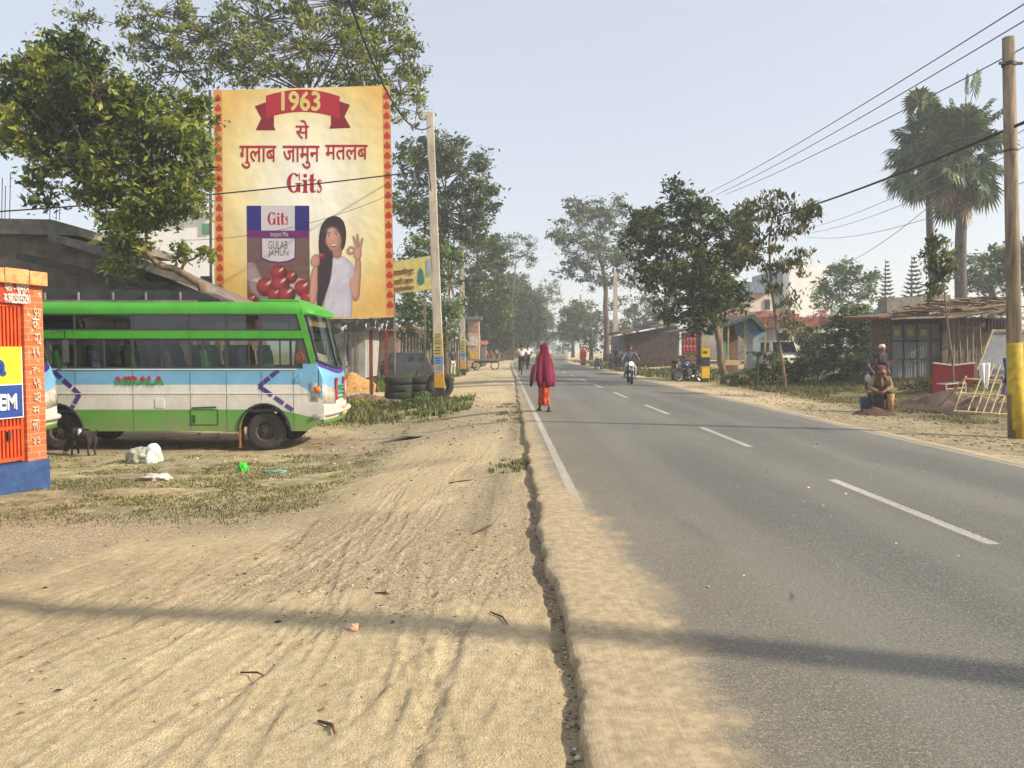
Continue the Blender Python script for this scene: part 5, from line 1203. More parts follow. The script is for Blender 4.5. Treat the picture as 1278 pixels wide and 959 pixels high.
cable('upper thin wire sagging left from the palm trunks', P(1300, 150, 30), P(1000, 287, 70), .6, .018, WIREG); cable('middle thin wire sagging left from the palm trunks', P(1300, 172, 30), P(1000, 292, 70), .7, .018, WIREG)
cable('lower thin wire sagging left from the palm trunks', P(1300, 218, 30), P(1005, 296, 70), .9, .018, WIREG); cable('short wire dropping to the pale green tree', P(1180, 240, 40), P(1062, 326, 62), .3, .02, WIREG)
cable('black cable swooping from the top of the frame to the near pole', P(425, -30, 13), P(537, 158, 24.3), .9, .022); cable('black cable running from the near pole down to the second pole', P(537, 158, 24.6), P(577, 300, 48), .6, .03)
cable('cable drawn straight across the billboard to the near pole', P(-60, 268, 22), P(534, 213, 24.3), .12, .022); cable('slack loop of cable beside the near pole', P(534, 200, 24.2), P(545, 280, 24.8), .25, .015)
cable('thin wire crossing the lower half of the billboard', P(225, 300, 25), P(545, 215, 25.2), .55, .008)
cable('drop wire hugging the near pole', P(544, 165, 24.25), P(551, 330, 24.3), .02, .012)

# ---- yellow hoarding with painted Hindi lines
r = root_at('hoarding', 'weathered yellow hoarding with dark red Hindi lettering, hung between billboard and near pole', 'hoarding', 512, 36)
HY = lambda x, y, k=0: P(x, y, 36 - .008 * k)
mb = MB(); mb.prism([HY(486, 328), HY(538, 319), HY(538, 361), HY(486, 368)], (0, .06, 0)); mb.build('panel', mat('hoarding_yellow', lin(206, 196, 110), lin(176, 166, 104), 4, .7), r)
for (tx, rr_) in (('सायमेन्ट', (489, 335, 517, 346)), ('जारी जान', (490, 347, 516, 355)), ('पेट्रोलियम', (490, 357, 517, 365))):
    V, Fc = text2d(tx, .02, .001); V = fit(V, (rr_[0], -rr_[3], rr_[2], -rr_[1])); mb = MB(); mb.add([HY(p[0], -p[1] - (p[0] - 500) * .1, 2 + p[2] * 100) for p in V], Fc); mb.build('lettering', mat('maroon_ink', lin(140, 56, 50), None, 4), r, fixn=False)
mb = MB(); mb.add([HY(x, y, 2) for x, y in ((521, 352), (522, 338), (525, 334), (528, 338), (530, 352), (527, 356), (523, 356))], [tuple(range(7))]); mb.build('painted_bottle', mat('teal_ink', lin(50, 120, 112), None, 4), r)
mb = MB(); mb.add([HY(x, y, 2) for x, y in ((532, 324), (537, 323), (537, 345), (532, 346))], [(0, 1, 2, 3)]); mb.build('painted_figure', mat('blue_ink', lin(150, 166, 190), None, 4), r)
mb = MB(); 
for x in (492, 530): mb.beam(P(x, 322, 36.15), Vector((P(x, 322, 36.15).x, 36.15, tz(-4, 36) - .1)), .07)
mb.build('post', WOOD, r); done(r)

# ================================================================= TREES
TG = 'roadside trees'
tree('large_tree', 'bushy bright green tree leaning over the concrete building at far left', 'tree', 19.5,
     [(290, 480), (268, 385), (250, 355), (225, 340), (195, 328), (168, 300), (140, 250)],
     [(60, 105, 50, 50), (25, 150, 40, 45), (110, 150, 60, 50), (85, 75, 40, 35), (175, 150, 50, 45), (215, 185, 45, 45), (150, 210, 55, 45), (205, 245, 48, 40), (70, 185, 45, 35), (160, 265, 38, 35), (115, 225, 30, 35), (240, 150, 25, 35), (150, 322, 16, 26), (165, 290, 30, 28), (52, 235, 14, 36), (245, 215, 18, 50), (252, 318, 10, 8), (222, 315, 14, 12), (35, 110, 30, 40), (120, 110, 40, 35)],
     LEAF_A, .17, 2.0, .13, BARK_PALE, droop=.5, clump=.42, depth=.7, seed=1, group=TG)
tree('shade_tree', 'airy tall tree spreading above and behind the billboard', 'tree', 32,
     [(372, 480), (378, 300), (384, 200), (386, 120)],
     [(390, 60, 95, 48), (255, 45, 70, 34), (195, 18, 55, 25), (470, 70, 52, 48), (325, 25, 80, 36), (500, 118, 30, 40), (430, 5, 80, 34), (300, 88, 42, 22), (515, 85, 22, 34), (225, 90, 50, 28), (300, 55, 50, 30), (390, -40, 150, 40), (470, 20, 50, 30), (520, 140, 14, 22), (200, 60, 60, 25), (350, 95, 60, 16), (440, 95, 50, 22), (100, 20, 30, 15)],
     LEAF_A, .20, .58, .22, BARK, droop=.6, clump=.5, aspect=.36, depth=.6, seed=2, group=TG)
tree('shade_tree', 'dark-trunked tree right behind the near concrete pole', 'tree', 46,
     [(543, 475), (545, 380), (549, 310), (556, 255)],
     [(525, 200, 34, 34), (575, 215, 38, 42), (555, 265, 50, 30), (600, 255, 22, 30), (510, 250, 24, 36), (540, 320, 28, 30), (545, 185, 20, 26), (590, 290, 26, 22), (612, 235, 10, 14)],
     LEAF_C, .24, 1.15, .3, BARK, clump=.7, seed=3, group=TG)
tree('roadside_tree', 'lush bright tree hung with creepers behind the yellow hoarding', 'tree', 41, [(556, 472), (556, 420), (552, 380)], [(505, 385, 22, 40), (530, 370, 24, 40), (562, 350, 22, 60), (548, 410, 22, 36), (500, 330, 14, 14), (522, 310, 16, 22)], LEAF_E, .20, 1.0, .18, BARK, clump=.6, seed=4, group=TG)
tree('roadside_tree', 'mid-green tree over the stalls beyond the second left pole', 'tree', 66, [(592, 462), (590, 400), (592, 350)], [(598, 330, 30, 42), (615, 375, 26, 40), (585, 385, 20, 40), (622, 320, 16, 26)], LEAF_C, .26, 1.3, .26, BARK, clump=.8, seed=5, group=TG)
tree('bare_tree', 'thin-leaved pale tree rising above the far left treeline', 'tree', 98, [(640, 447), (640, 380), (643, 330)], [(645, 305, 22, 16), (655, 320, 12, 16), (632, 322, 14, 16), (662, 302, 8, 8)], LEAF_C, .28, .5, .15, BARK, clump=.9, seed=6, group=TG)
tree('dense_tree', 'rounded blue-green tree mass on the left bend of the road', 'tree', 108, [(650, 446), (648, 415), (646, 390)], [(640, 370, 30, 30), (655, 385, 26, 30), (620, 395, 30, 32), (660, 405, 20, 26), (635, 415, 30, 22)], LEAF_B, .34, 2.0, .25, BARK, clump=1.1, seed=7, group=TG)
tree('dense_tree', 'hazy tree mass closing in on the left where the road bends', 'tree', 128, [(672, 443), (672, 420), (672, 405)], [(670, 398, 20, 30), (655, 410, 18, 24), (682, 412, 12, 20)], LEAF_C, .42, 1.3, .3, BARK, clump=1.3, seed=33, group=TG)
tree('hazy_tree', 'hazy tree mass closing in on the right where the road bends', 'tree', 130, [(715, 443), (715, 420), (715, 405)], [(716, 402, 18, 28), (705, 418, 12, 20), (730, 408, 18, 26)], LEAF_C, .42, 1.2, .3, BARK, clump=1.3, seed=34, group=TG)
tree('dense_tree', 'dark low tree just left of the bend, behind the far stalls', 'tree', 90, [(606, 449), (608, 430), (610, 415)], [(606, 405, 24, 34), (590, 420, 20, 24), (625, 425, 20, 20)], LEAF_B, .32, 1.8, .25, BARK, clump=1.0, seed=8, group=TG)
tree('bare_tree', 'small faint tree above the vanishing point of the road', 'tree', 150, [(680, 441), (682, 400), (684, 370)], [(683, 358, 14, 16), (694, 372, 10, 10), (676, 378, 10, 12)], LEAF_C, .42, .7, .18, BARK, clump=1.3, seed=9, group=TG)
tree('hazy_tree', 'tall broad hazy tree standing right of the road', 'tree', 84, [(757, 455), (757, 400), (755, 350), (748, 310)], [(735, 272, 42, 22), (705, 292, 20, 22), (760, 262, 28, 16), (735, 312, 46, 26), (775, 300, 28, 34), (712, 335, 22, 18), (750, 345, 26, 20), (785, 335, 18, 30), (722, 258, 18, 12)], LEAF_C, .34, .72, .36, BARK, clump=1.0, seed=10, group=TG)
tree('hazy_tree', 'low hazy tree behind the walker in the orange sari', 'tree', 105, [(738, 447), (738, 425), (738, 410)], [(728, 395, 26, 24), (745, 415, 28, 26), (712, 410, 16, 24)], LEAF_C, .38, .8, .3, BARK, clump=1.1, seed=11, group=TG)
tree('hazy_tree', 'low grey-green tree behind the brick hut', 'tree', 96, [(795, 447), (795, 420), (795, 400)], [(785, 395, 26, 30), (810, 385, 28, 28), (835, 390, 24, 26)], LEAF_C, .36, .7, .3, BARK, clump=1.1, seed=12, group=TG)
for i, (px, py, rx, ry_, Y, lab) in enumerate(((668, 428, 14, 10, 230, 'faint far tree left of where the road ends'), (703, 425, 14, 14, 210, 'faint far tree right of where the road ends'), (690, 432, 20, 6, 330, 'faintest tree line straddling the end of the road'), (655, 425, 14, 16, 170, 'far tree behind the cyclist'))):
    tree('far_tree', lab, 'tree', Y, [(px, 440), (px, py + ry_ * .5), (px, py)], [(px - rx * .4, py, rx * .7, ry_), (px + rx * .4, py + 2, rx * .7, ry_ * .8)], LEAF_C, .6, .7, .3, BARK, clump=1.8, seed=20 + i, group='far trees in the haze', twigs=False)
tree('dense_tree', 'dense dark green tree with its trunk beside the yellow-black marker', 'tree', 33.5,
     [(905, 482), (899, 440), (892, 400), (880, 350), (866, 310)],
     [(825, 285, 42, 32), (800, 300, 24, 26), (870, 275, 38, 28), (840, 330, 46, 34), (890, 330, 42, 38), (815, 345, 24, 22), (915, 300, 26, 40), (842, 238, 13, 20), (860, 255, 20, 14), (905, 375, 34, 26), (865, 372, 36, 26), (835, 385, 16, 18), (880, 400, 30, 14), (795, 265, 16, 10), (930, 280, 14, 20)],
     LEAF_B, .22, 1.35, .17, BARK_PALE, droop=.25, clump=.5, depth=.8, seed=13, group=TG)
tree('second_stem_tree', 'stout dark trunk behind the yellow-black marker, crown lost in the dense tree', 'tree', 37.5, [(878, 473), (876, 420), (872, 380)], [(880, 360, 30, 30), (850, 350, 26, 30), (905, 345, 24, 30)], LEAF_B, .26, .8, .34, BARK, clump=.6, seed=14, group=TG)
tree('slim_tree', 'slim crooked tree with drooping dry brownish leaves by the white jeep', 'tree', 29.3,
     [(980, 492), (976, 450), (968, 400), (962, 350), (960, 300), (966, 265)],
     [(962, 255, 26, 20), (935, 275, 20, 24), (925, 310, 18, 26), (950, 310, 24, 26), (988, 280, 22, 20), (1015, 270, 16, 15), (968, 345, 16, 22), (998, 325, 14, 26), (985, 385, 9, 40), (1005, 262, 12, 14)],
     LEAF_D, .19, .9, .07, BARK_PALE, droop=1.6, clump=.42, aspect=.38, seed=15, depth=.7, group=TG)
tree('round_tree', 'pale sunlit green tree above the hedge, left of the two araucarias', 'tree', 62, [(1052, 450), (1052, 410), (1050, 385)], [(1045, 355, 28, 24), (1070, 350, 26, 22), (1030, 375, 22, 18), (1060, 378, 26, 18), (1055, 338, 18, 14), (1082, 372, 14, 16)], LEAF_E, .30, .75, .3, BARK, clump=.8, seed=16, group=TG)
tree('shrub_tree', 'dark bushy tree in front of the parked white bus', 'tree', 36, [(1066, 468), (1068, 440), (1068, 420)], [(1068, 405, 24, 26), (1048, 418, 22, 22), (1086, 420, 18, 24), (1058, 440, 26, 20), (1030, 438, 20, 22), (1010, 446, 16, 18)], LEAF_B, .18, 1.3, .12, BARK, clump=.5, seed=17, group=TG)
tree('mango_tree', 'dark rounded tree behind the palm trunks near the right pole', 'tree', 56, [(1238, 440), (1238, 380), (1238, 350)], [(1235, 335, 34, 26), (1215, 348, 26, 18), (1252, 318, 22, 18), (1245, 355, 30, 16), (1275, 330, 22, 34), (1300, 340, 30, 40)], LEAF_B, .3, 1.0, .35, BARK, clump=.8, seed=18, group=TG)
tree('sapling', 'thin sapling with a leafy tuft in front of the metal-door shed', 'sapling', 23.5, [(1191, 492), (1189, 450), (1182, 400), (1178, 360), (1168, 325)], [(1166, 308, 13, 18), (1170, 335, 15, 22), (1165, 358, 10, 18), (1181, 330, 8, 24)], LEAF_D, .15, 1.3, .035, BARK_PALE, droop=1.2, clump=.3, seed=19, group=None)
tree('grove', 'wood of hazy trees beyond the fields on the far left', 'trees', 150, [(300, 440), (300, 400), (300, 380)], [(60, 410, 60, 30), (160, 410, 60, 30), (300, 400, 60, 34), (420, 400, 60, 36), (520, 410, 60, 34), (-60, 405, 70, 36)], LEAF_C, .8, .5, .4, BARK, clump=2.4, seed=30, twigs=False, limbs=False)['kind'] = 'stuff'
tree('grove', 'wood of hazy trees beyond the houses on the right', 'trees', 140, [(1100, 440), (1100, 420), (1100, 400)], [(860, 412, 50, 22), (950, 410, 60, 22), (1060, 405, 60, 24), (1180, 405, 60, 26), (1300, 405, 60, 30)], LEAF_C, .8, .5, .4, BARK, clump=2.4, seed=31, twigs=False, limbs=False)['kind'] = 'stuff'
# bushes
def bush(label, Y, blobs, leafm, ls=.14, seed=0, dens=1.0, clump=.35, group=None, name='bush'):
    b0 = blobs[0]; return tree(name, label, 'bush', Y, [(b0[0], 470), (b0[0], b0[1] + b0[3] * .6), (b0[0], b0[1])], blobs, leafm, ls, dens, .04, BARK, clump=clump, seed=seed, group=group, twigs=False)
HG = 'bushes along the right verge'
bush('dark leafy bush under the slim tree', 31.5, [(965, 455, 20, 18), (985, 460, 18, 16), (945, 465, 14, 12)], LEAF_B, .15, 41, group=HG)
bush('broad green bush left of the metal-door shed', 31, [(1085, 458, 14, 18), (1068, 462, 16, 16), (1100, 465, 8, 14)], LEAF_C, .15, 42, group=HG)
bush('middle bush of the hedge, before the parked white bus', 31, [(1040, 462, 18, 14), (1020, 458, 18, 16), (1052, 468, 14, 10)], LEAF_C, .14, 43, group=HG)
bush('small bush between the slim tree and the middle hedge bush', 31.5, [(1003, 462, 14, 14), (996, 470, 12, 9)], LEAF_B, .14, 44, group=HG)
bush('low creeper by the foot of the dense tree', 32, [(925, 472, 14, 7), (912, 474, 12, 6), (940, 474, 12, 6)], LEAF_C, .13, 45, group=HG)
bush('olive shrub behind the white jeep', 42, [(1000, 415, 14, 16), (1010, 425, 14, 18), (985, 405, 10, 10)], LEAF_D, .18, 46)
bush('pink flowering bougainvillea before the distant white houses', 58, [(1025, 398, 26, 10), (985, 400, 18, 9), (1050, 400, 16, 9)], leafmat('bougainvillea', lin(120, 70, 70), lin(170, 96, 96), lin(200, 130, 120)), .22, 47)
bush('orange-leaved shrub before the two-storey house', 56, [(948, 400, 12, 9), (938, 406, 8, 6)], leafmat('orange_flowers', lin(120, 60, 40), lin(190, 100, 60), lin(200, 130, 90)), .2, 48)
bush('dry yellow-green heap of leaves before the metal doors', 26, [(1146, 484, 12, 8), (1156, 482, 8, 7), (1136, 486, 8, 5)], leafmat('straw_leaf', (.08, .07, .025, 1), (.16, .14, .05, 1), (.30, .27, .10, 1), .2), .14, 49, name='leaf_heap')
bush('weedy clump at the foot of the tyre stacks', 23.6, [(520, 495, 16, 12), (535, 500, 14, 9), (505, 503, 14, 8)], LEAF_E, .09, 50, clump=.2)
bush('weeds creeping under the billboard posts', 22.6, [(455, 506, 18, 6), (480, 508, 18, 6), (500, 507, 16, 6), (570, 505, 12, 5)], LEAF_A, .08, 51, clump=.18)
# banana-like young plant by the jeep
r = root_at('banana_plant', 'young bright green banana plant left of the white jeep', 'plant', 946, 31)
mb = MB(); b_ = base(946, 31); rs_ = random.Random(4); mb.tube([b_, b_ + Vector((0, 0, .8)), b_ + Vector((0, 0, 1.3))], [.07, .055, .03], 7); mb.build('stem', LEAF_E, r)
mb = MB()
for k in range(7):
    a = k * .95; d = Vector((math.cos(a), math.sin(a), 0)); s = d.cross(Vector((0, 0, 1))); o = b_ + Vector((0, 0, 1.2)); pp = [o + d * t * .8 + Vector((0, 0, .9 * t - .75 * t * t)) for t in (0, .25, .5, .75, 1)]; ww = (.03, .12, .14, .1, .01)
    v = []
    for p, w in zip(pp, ww): v += [p - s * w, p + Vector((0, 0, -.02)), p + s * w]
    mb.add(v, [(3 * i + j, 3 * i + j + 1, 3 * i + j + 4, 3 * i + j + 3) for i in range(4) for j in (0, 1)])
mb.build('leaf', LEAF_E, r, smooth=True); done(r)

# ---- fan palms
FROND = leafmat('palm_frond', (.030, .058, .020, 1), (.070, .120, .036, 1), (.18, .22, .06, 1), .3); DEAD = leafmat('dead_frond', lin(110, 90, 64), lin(150, 126, 92), lin(180, 156, 118), .2)
PTR = mat('palm_trunk', lin(96, 92, 86), lin(62, 58, 54), 5, .9, .7, 14, stretch=(1, 1, 3))
def palm(label, Y, bpx, tpx, cy_px, w, RR, extra, seed):
    rs = np.random.default_rng(seed); b = base(bpx, Y); c = P(tpx, cy_px, Y); c0 = c; r = thing('fan_palm', label, 'palm', b, group='two fan palms behind the sheds')
    mb = MB(); mb.tube([b.lerp(c, t) + Vector((.05 * math.sin(t * 9), 0, 0)) for t in np.linspace(0, 1, 14)], [w * (1.25 - .35 * t) for t in np.linspace(0, 1, 14)], 12); mb.build('trunk', PTR, r, smooth=True)
    def frond(mb, rn, d, L, fan, droop):
        c = c0 + Vector((0, 0, rs.uniform(-1.4, 1.0)))
        d = Vector(d).normalized(); up = Vector((0, 0, 1)); s = d.cross(up); s = s.normalized() if s.length > .05 else Vector((1, 0, 0)); nn_ = s.cross(d).normalized()
        tip = c + d * L - Vector((0, 0, droop * L * .4)); mb.tube([c, c.lerp(tip, .5) + Vector((0, 0, .06 * L)), tip], [.035, .028, .02], 4, cap=False); k0 = len(mb.v); 
        dd = (tip - c).normalized(); v = []; K = 26; tw = rs.normal(0, .5); ax = (s * math.cos(tw) + nn_ * math.sin(tw)); n2 = dd.cross(ax).normalized()
        for k in range(K):
            a = -2.2 + 4.4 * k / (K - 1); q = (dd * math.cos(a) + ax * math.sin(a)); ln = fan * (1 - .22 * abs(a) / 2.2) * rs.uniform(.85, 1.05); ww = .075 * fan
            bend = n2 * .25 * fan * (rs.uniform(-.2, .4)); q2 = q; side = n2.cross(q).normalized()
            a0 = tip + q * .06; m1 = tip + q2 * ln * .62 + n2 * (.05 if k % 2 else -.05) * fan; e1 = tip + q2 * ln + bend * .6 - Vector((0, 0, .22 * ln * (1 + droop)))
            o = len(mb.v); mb.v += [tuple(a0), tuple(m1 - side * ww), tuple(e1), tuple(m1 + side * ww)]; mb.f.append((o, o + 1, o + 2, o + 3)); mb.m.append(0)
    g = MB(); dead = MB()
    for k in range(70):
        el = rs.uniform(-1.0, 1.35); az = rs.uniform(0, 2 * PI); frond(g, 0, (math.cos(az) * math.cos(el), math.sin(az) * math.cos(el), math.sin(el)), RR * rs.uniform(.40, .62), RR * rs.uniform(.34, .46), max(0, .35 - el * .3))
    for (dx, dz) in extra: frond(g, 0, (dx, rs.uniform(-.15, .15), dz), RR * .95, RR * .42, 0)
    for k in range(10):
        el = rs.uniform(-1.45, -.85); az = rs.uniform(0, 2 * PI); frond(dead, 0, (math.cos(az) * math.cos(el), math.sin(az) * math.cos(el), math.sin(el)), RR * rs.uniform(.4, .6), RR * rs.uniform(.35, .5), .3)
    for mb_, nm, mm in ((g, 'crown', FROND), (dead, 'dead_skirt', DEAD)):
        o = mb_.build(nm, mm, r, fixn=False); a = o.data.attributes.new('rnd', 'FLOAT', 'POINT'); a.data.foreach_set('value', np.repeat(rs.uniform(0, 1, len(mb_.v) // 4 + 1), 4)[:len(mb_.v)].astype(np.float32))
    return done(r)
palm('left fan palm of the pair, its shaggy crown a little lower', 52, 1170, 1156, 178, .22, 3.1, [], 3)
palm('right fan palm of the pair, taller, with a frond spiking above the crown', 47, 1199, 1201, 186, .30, 3.1, [(.08, 1.0), (-.02, .9), (.12, .7), (.05, 1.3), (.05, 1.4)], 4)
# ---- araucarias
def araucaria(label, px, top, bot, Y, half, seed):
    rs = np.random.default_rng(seed); b = base(px, Y); t = P(px, top, Y); bz_ = P(px, bot, Y).z; r = thing('araucaria', label, 'conifer', b, group='two araucarias')
    mb = MB(); mb.tube([b, t], [.16, .03], 8); mb.build('trunk', BARK, r)
    mb = MB(); hw = half * Y / F; n_ = 14
    for k in range(n_):
        f = k / (n_ - 1); z = bz_ + (t.z - .25 - bz_) * f; L = hw * (1 - f * .85)
        for j in range(9):
            a = 2 * PI * j / 9 + k; d = Vector((math.cos(a), math.sin(a), 0)); o = Vector((b.x, b.y, z)); s = Vector((-d.y, d.x, 0)); pp = [o, o + d * L * .5 - Vector((0, 0, .02)), o + d * L + Vector((0, 0, .22 * L))]
            for side in (-1, 1):
                mb.add([pp[0] + s * side * .08, pp[1] + s * side * .19, pp[2], pp[1] - Vector((0, 0, .09))], [(0, 1, 2, 3)])
            mb.tube(pp, [.07, .09, .02], 5, cap=False)
    o = mb.build('branches_and_needles', leafmat('needle', (.03, .06, .035, 1), (.05, .09, .05, 1), (.08, .12, .07, 1), .1), r, fixn=False); a = o.data.attributes.new('rnd', 'FLOAT', 'POINT'); a.data.foreach_set('value', rs.uniform(0, 1, len(mb.v)).astype(np.float32)); o.name = 'crown'
    return done(r)
araucaria('left araucaria of the two, narrow and slightly farther', 1105, 324, 392, 76, 14, 1); araucaria('right araucaria of the two, broad and nearer', 1138, 319, 392, 72, 20, 2)

# ================================================================= RIGHT SIDE BUILDINGS
r = root_at('white_block', 'tall white plastered building catching the sun behind the slim tree', 'building', 1010, 88)
slab([(985, 322), (1036, 332), (1036, 445), (985, 445)], 88, 9).build('wall', MATS['white_plaster'], r); slab([(966, 338), (984.5, 338), (984.5, 445), (966, 445)], 90, 8).build('side_wing', mat('blue_grey_plaster', lin(150, 166, 182), lin(126, 140, 154), 2, .9), r); done(r)
r = root_at('two_storey_house', 'two-storey cream house with a pink ledge and dark windows behind the tarp stall', 'house', 935, 66)
slab([(895, 366), (965, 366), (965, 392), (895, 392)], 66.6, 7).build('upper_wall', mat('cream_wall', lin(232, 222, 206), lin(206, 194, 176), 2, .9), r); slab([(885, 396), (985, 396), (985, 450), (885, 450)], 66, 8).build('lower_wall', MATS['cream_wall'], r)
slab([(882, 391.5), (992, 387), (992, 396), (882, 396.5)], 65.2, 9).build('ledge', mat('pink_ledge', lin(190, 140, 128), lin(160, 116, 108), 3, .9), r)
mb = MB(); mb.prism([P(920, 366, 65.8), P(930, 352, 65.8), P(944, 352, 65.8), P(962, 366, 65.8)], (0, 6, 0)); mb.build('roof', mat('slate_roof', lin(140, 150, 160), lin(110, 118, 128), 4), r)
for a, b_, c, d in ((955, 374, 961, 386), (915, 374, 921, 386), (935, 402, 944, 415), (905, 402, 914, 415), (970, 402, 976, 414)):
    w = slab([(a, b_), (c, b_), (c, d), (a, d)], 65.9 if d > 390 else 66.5, .2); f_ = w.build('window', mat('dark_window', lin(66, 70, 84), None, 5, .3), r); slab([(a - .6, d), (c + .6, d), (c + .6, d + 1), (a - .6, d + 1)], 65.7, .3).build('sill', MATS['pink_ledge'], f_)
done(r)
r = root_at('red_roofed_house', 'long low house with faded red roof behind the parked white bus', 'house', 1040, 60)
slab([(990, 405), (1100, 405), (1100, 452), (990, 452)], 60, 6).build('wall', MATS['cream_wall'], r); slab([(985, 396), (1105, 398), (1108, 408), (982, 408)], 59.2, 8).build('roof', mat('faded_red', lin(176, 112, 104), lin(150, 92, 86), 5, .9), r); done(r)
# brick hut with lean-to tile roof beyond the motorcyclist
r = root_at('brick_hut', 'dark brick hut with a sloping straw and tile roof just behind the motorcyclist', 'hut', 815, 63)
slab([(783, 418), (846, 407), (846, 455), (783, 455)], 63, 6).build('wall', mat('dark_brick', lin(92, 72, 62), lin(46, 38, 36), 2.5, .95, .8, 9), r)
mb = MB(); mb.prism([P(774, 417, 62.2), P(846, 404, 62.2), P(849, 401, 62.2), P(800, 409, 62.2), P(773, 414, 62.2)], (0, 7, 0)); ro_ = mb.build('straw_roof', THATCH, r)
mb = MB(); mb.prism([P(800, 409.5, 62.0), P(818, 404.8, 62.0), P(816, 402, 62.0), P(803, 406, 62.0)], (0, 4, 0)); mb.build('blue_sheet', mat('navy_sheet', lin(60, 70, 96), None, 6), ro_)
slab([(771, 420), (782.8, 418), (782.8, 455), (771, 455)], 63.5, 4).build('side_room', TIN, r); done(r)
# open snack stall with hanging red packets
r = root_at('snack_stall', 'open-fronted stall under a dark lean-to roof, left of the dense tree trunk', 'stall', 862, 43)
mb = MB()
for px in (847, 884): mb.beam(Vector((P(px, VY, 43).x, 43, tz(9, 43) - .05)), P(px, 414, 43), .07)
mb.build('post', mat('green_post', lin(120, 150, 120), lin(90, 110, 90), 5), r)
mb = MB(); mb.prism([P(840, 417, 42.2), P(886, 407, 42.2), P(886, 404, 42.2), P(840, 414, 42.2)], (0, 3, 0)); mb.build('lean_to_roof', mat('dark_tin', lin(84, 92, 92), lin(60, 64, 64), 4, .6), r)
slab([(851, 415), (882, 412), (882, 460), (851, 460)], 45.5, .1).build('back_wall', mat('brown_plank', lin(120, 96, 76), lin(80, 62, 50), 6), r)
mb = MB(); slab([(852, 444), (874, 444), (874, 458), (852, 458)], 43.4, 1.2, mb); mb.build('counter', WOOD, r); done(r)
sr = random.Random(8); n_ = 0; PKM = [mat('packet_red', lin(190, 40, 60), lin(150, 24, 40), 20, .3), mat('packet_pink', lin(214, 120, 130), lin(170, 70, 90), 20, .3)]
for i in range(6):
    x = 853 + i * 4.4; mb = MB(); mb.tube([P(x, 415, 43.1), P(x, 440, 43.1)], .008, 4); s_ = thing('packet_strip', ('leftmost', 'second', 'third', 'fourth', 'fifth', 'rightmost')[i] + ' strip of red snack packets hanging in the open stall', 'snack packets', P(x, 415, 43.1), group='hanging snack packets')
    mb.build('string', WIRE, s_)
    for m_i in range(2):
        mb = MB()
        for k in range(5):
            if k % 2 == m_i: c = P(x, 419 + k * 4.6, 43.05); mb.ball(c, .085, n=8, k=5, ry=.25, rz=1.15)
        mb.build('packet', PKM[m_i], s_, smooth=True)
    done(s_)
# pole marker: yellow and black tin wrapped on a post
r = root_at('marker_post', 'short post with black and yellow painted bands between stall and dense tree', 'marker', 880, 36)
b_ = base(880, 36)
for nm, y0, y1, m_ in (('yellow_band', 476, 457, mat('chrome_yellow', lin(240, 200, 30), lin(214, 170, 24), 6, .6)), ('black_band', 457, 446, POLEB), ('yellow_band', 446, 434, MATS['chrome_yellow']), ('shaft', 434, 380, POLEM)):
    mb = MB(); p0, p1 = P(881, y0, 36), P(880, y1, 36); mb.box((p0 + p1) / 2 + Vector((0, .001 * (y0 - 400), 0)), (.36, .3, p1.z - p0.z)); mb.build(nm, m_, r)
mb = MB(); mb.box(b_ + Vector((0, 0, .03)), (.34, .28, .3)); mb.build('foot', POLEB, r)
for s in (0,):
    mb = MB(); mb.box(P(880, 440, 35.8), (.2, .01, .12)); mb.build('printed_plate', mat('ink2', (.1, .08, .04, 1)), r)
done(r)
r = root_at('bollard', 'short rusty red bollard on the right verge', 'bollard', 841, 38); b_ = base(841, 38); mb = MB(); mb.tube([b_ - Vector((0, 0, .1)), b_ + Vector((0, 0, .85))], .12, 10); mb.build('shaft', mat('bollard_red', lin(140, 84, 72), lin(96, 60, 54), 6), r, smooth=True); mb = MB(); mb.tube([b_ + Vector((0, 0, .85)), b_ + Vector((0, 0, .93)), b_ + Vector((0, 0, .98))], [.135, .13, .06], 10); mb.build('cap', POLEB, r, smooth=True); done(r)
# blue tarpaulin stall
r = root_at('tarp_stall', 'ramshackle stall with blue tarpaulin and stacked planks right of the dense tree', 'stall', 925, 37)
TARP = mat('blue_tarp', lin(126, 176, 206), lin(86, 138, 176), 4, .6, .4); TARP2 = mat('teal_tarp', lin(96, 150, 150), lin(70, 118, 122), 4, .6)
slab([(903, 402), (921, 400), (921, 470), (903, 470)], 39.4, .1).build('plank_wall', mat('red_brown_boards', lin(158, 122, 96), lin(96, 72, 58), 10, .9, .5, stretch=(.4, 1, 6)), r)
mb = MB(); mb.prism([P(930, 398, 37), P(955, 414, 37), P(955, 420, 37), P(944, 424, 37), (P(932, 416, 37))], (0, 1.8, 0)); mb.build('tarpaulin', TARP, r)
mb = MB(); mb.prism([P(932, 412, 36.9), P(948, 424, 36.9), P(952, 470, 36.9), P(930, 470, 36.9)], (0, .05, 0)); mb.build('grey_sheet', mat('pale_sheet', lin(170, 180, 186), lin(130, 140, 146), 4, .7, .3), r)
mb = MB(); mb.prism([P(896, 430, 36.6), P(906, 426, 36.6), P(908, 452, 36.6), P(898, 456, 36.6)], (0, .05, 0)); mb.build('teal_sheet', TARP2, r)
mb = MB(); mb.prism([P(896, 408, 36.4), P(940, 392, 36.4), P(958, 412, 36.4), P(956, 415, 36.4), P(938, 397, 36.4), P(897, 411, 36.4)], (0, 3, 0)); mb.build('roof', mat('dark_tin'if 'dark_tin' in MATS else 'dark_tin', lin(84, 92, 92)), r)
mb = MB()
for px in (909, 930, 955): mb.beam(Vector((P(px, VY, 36.7).x, 36.7, tz(10, 36) - .1)), P(px, 405, 36.7), .07)
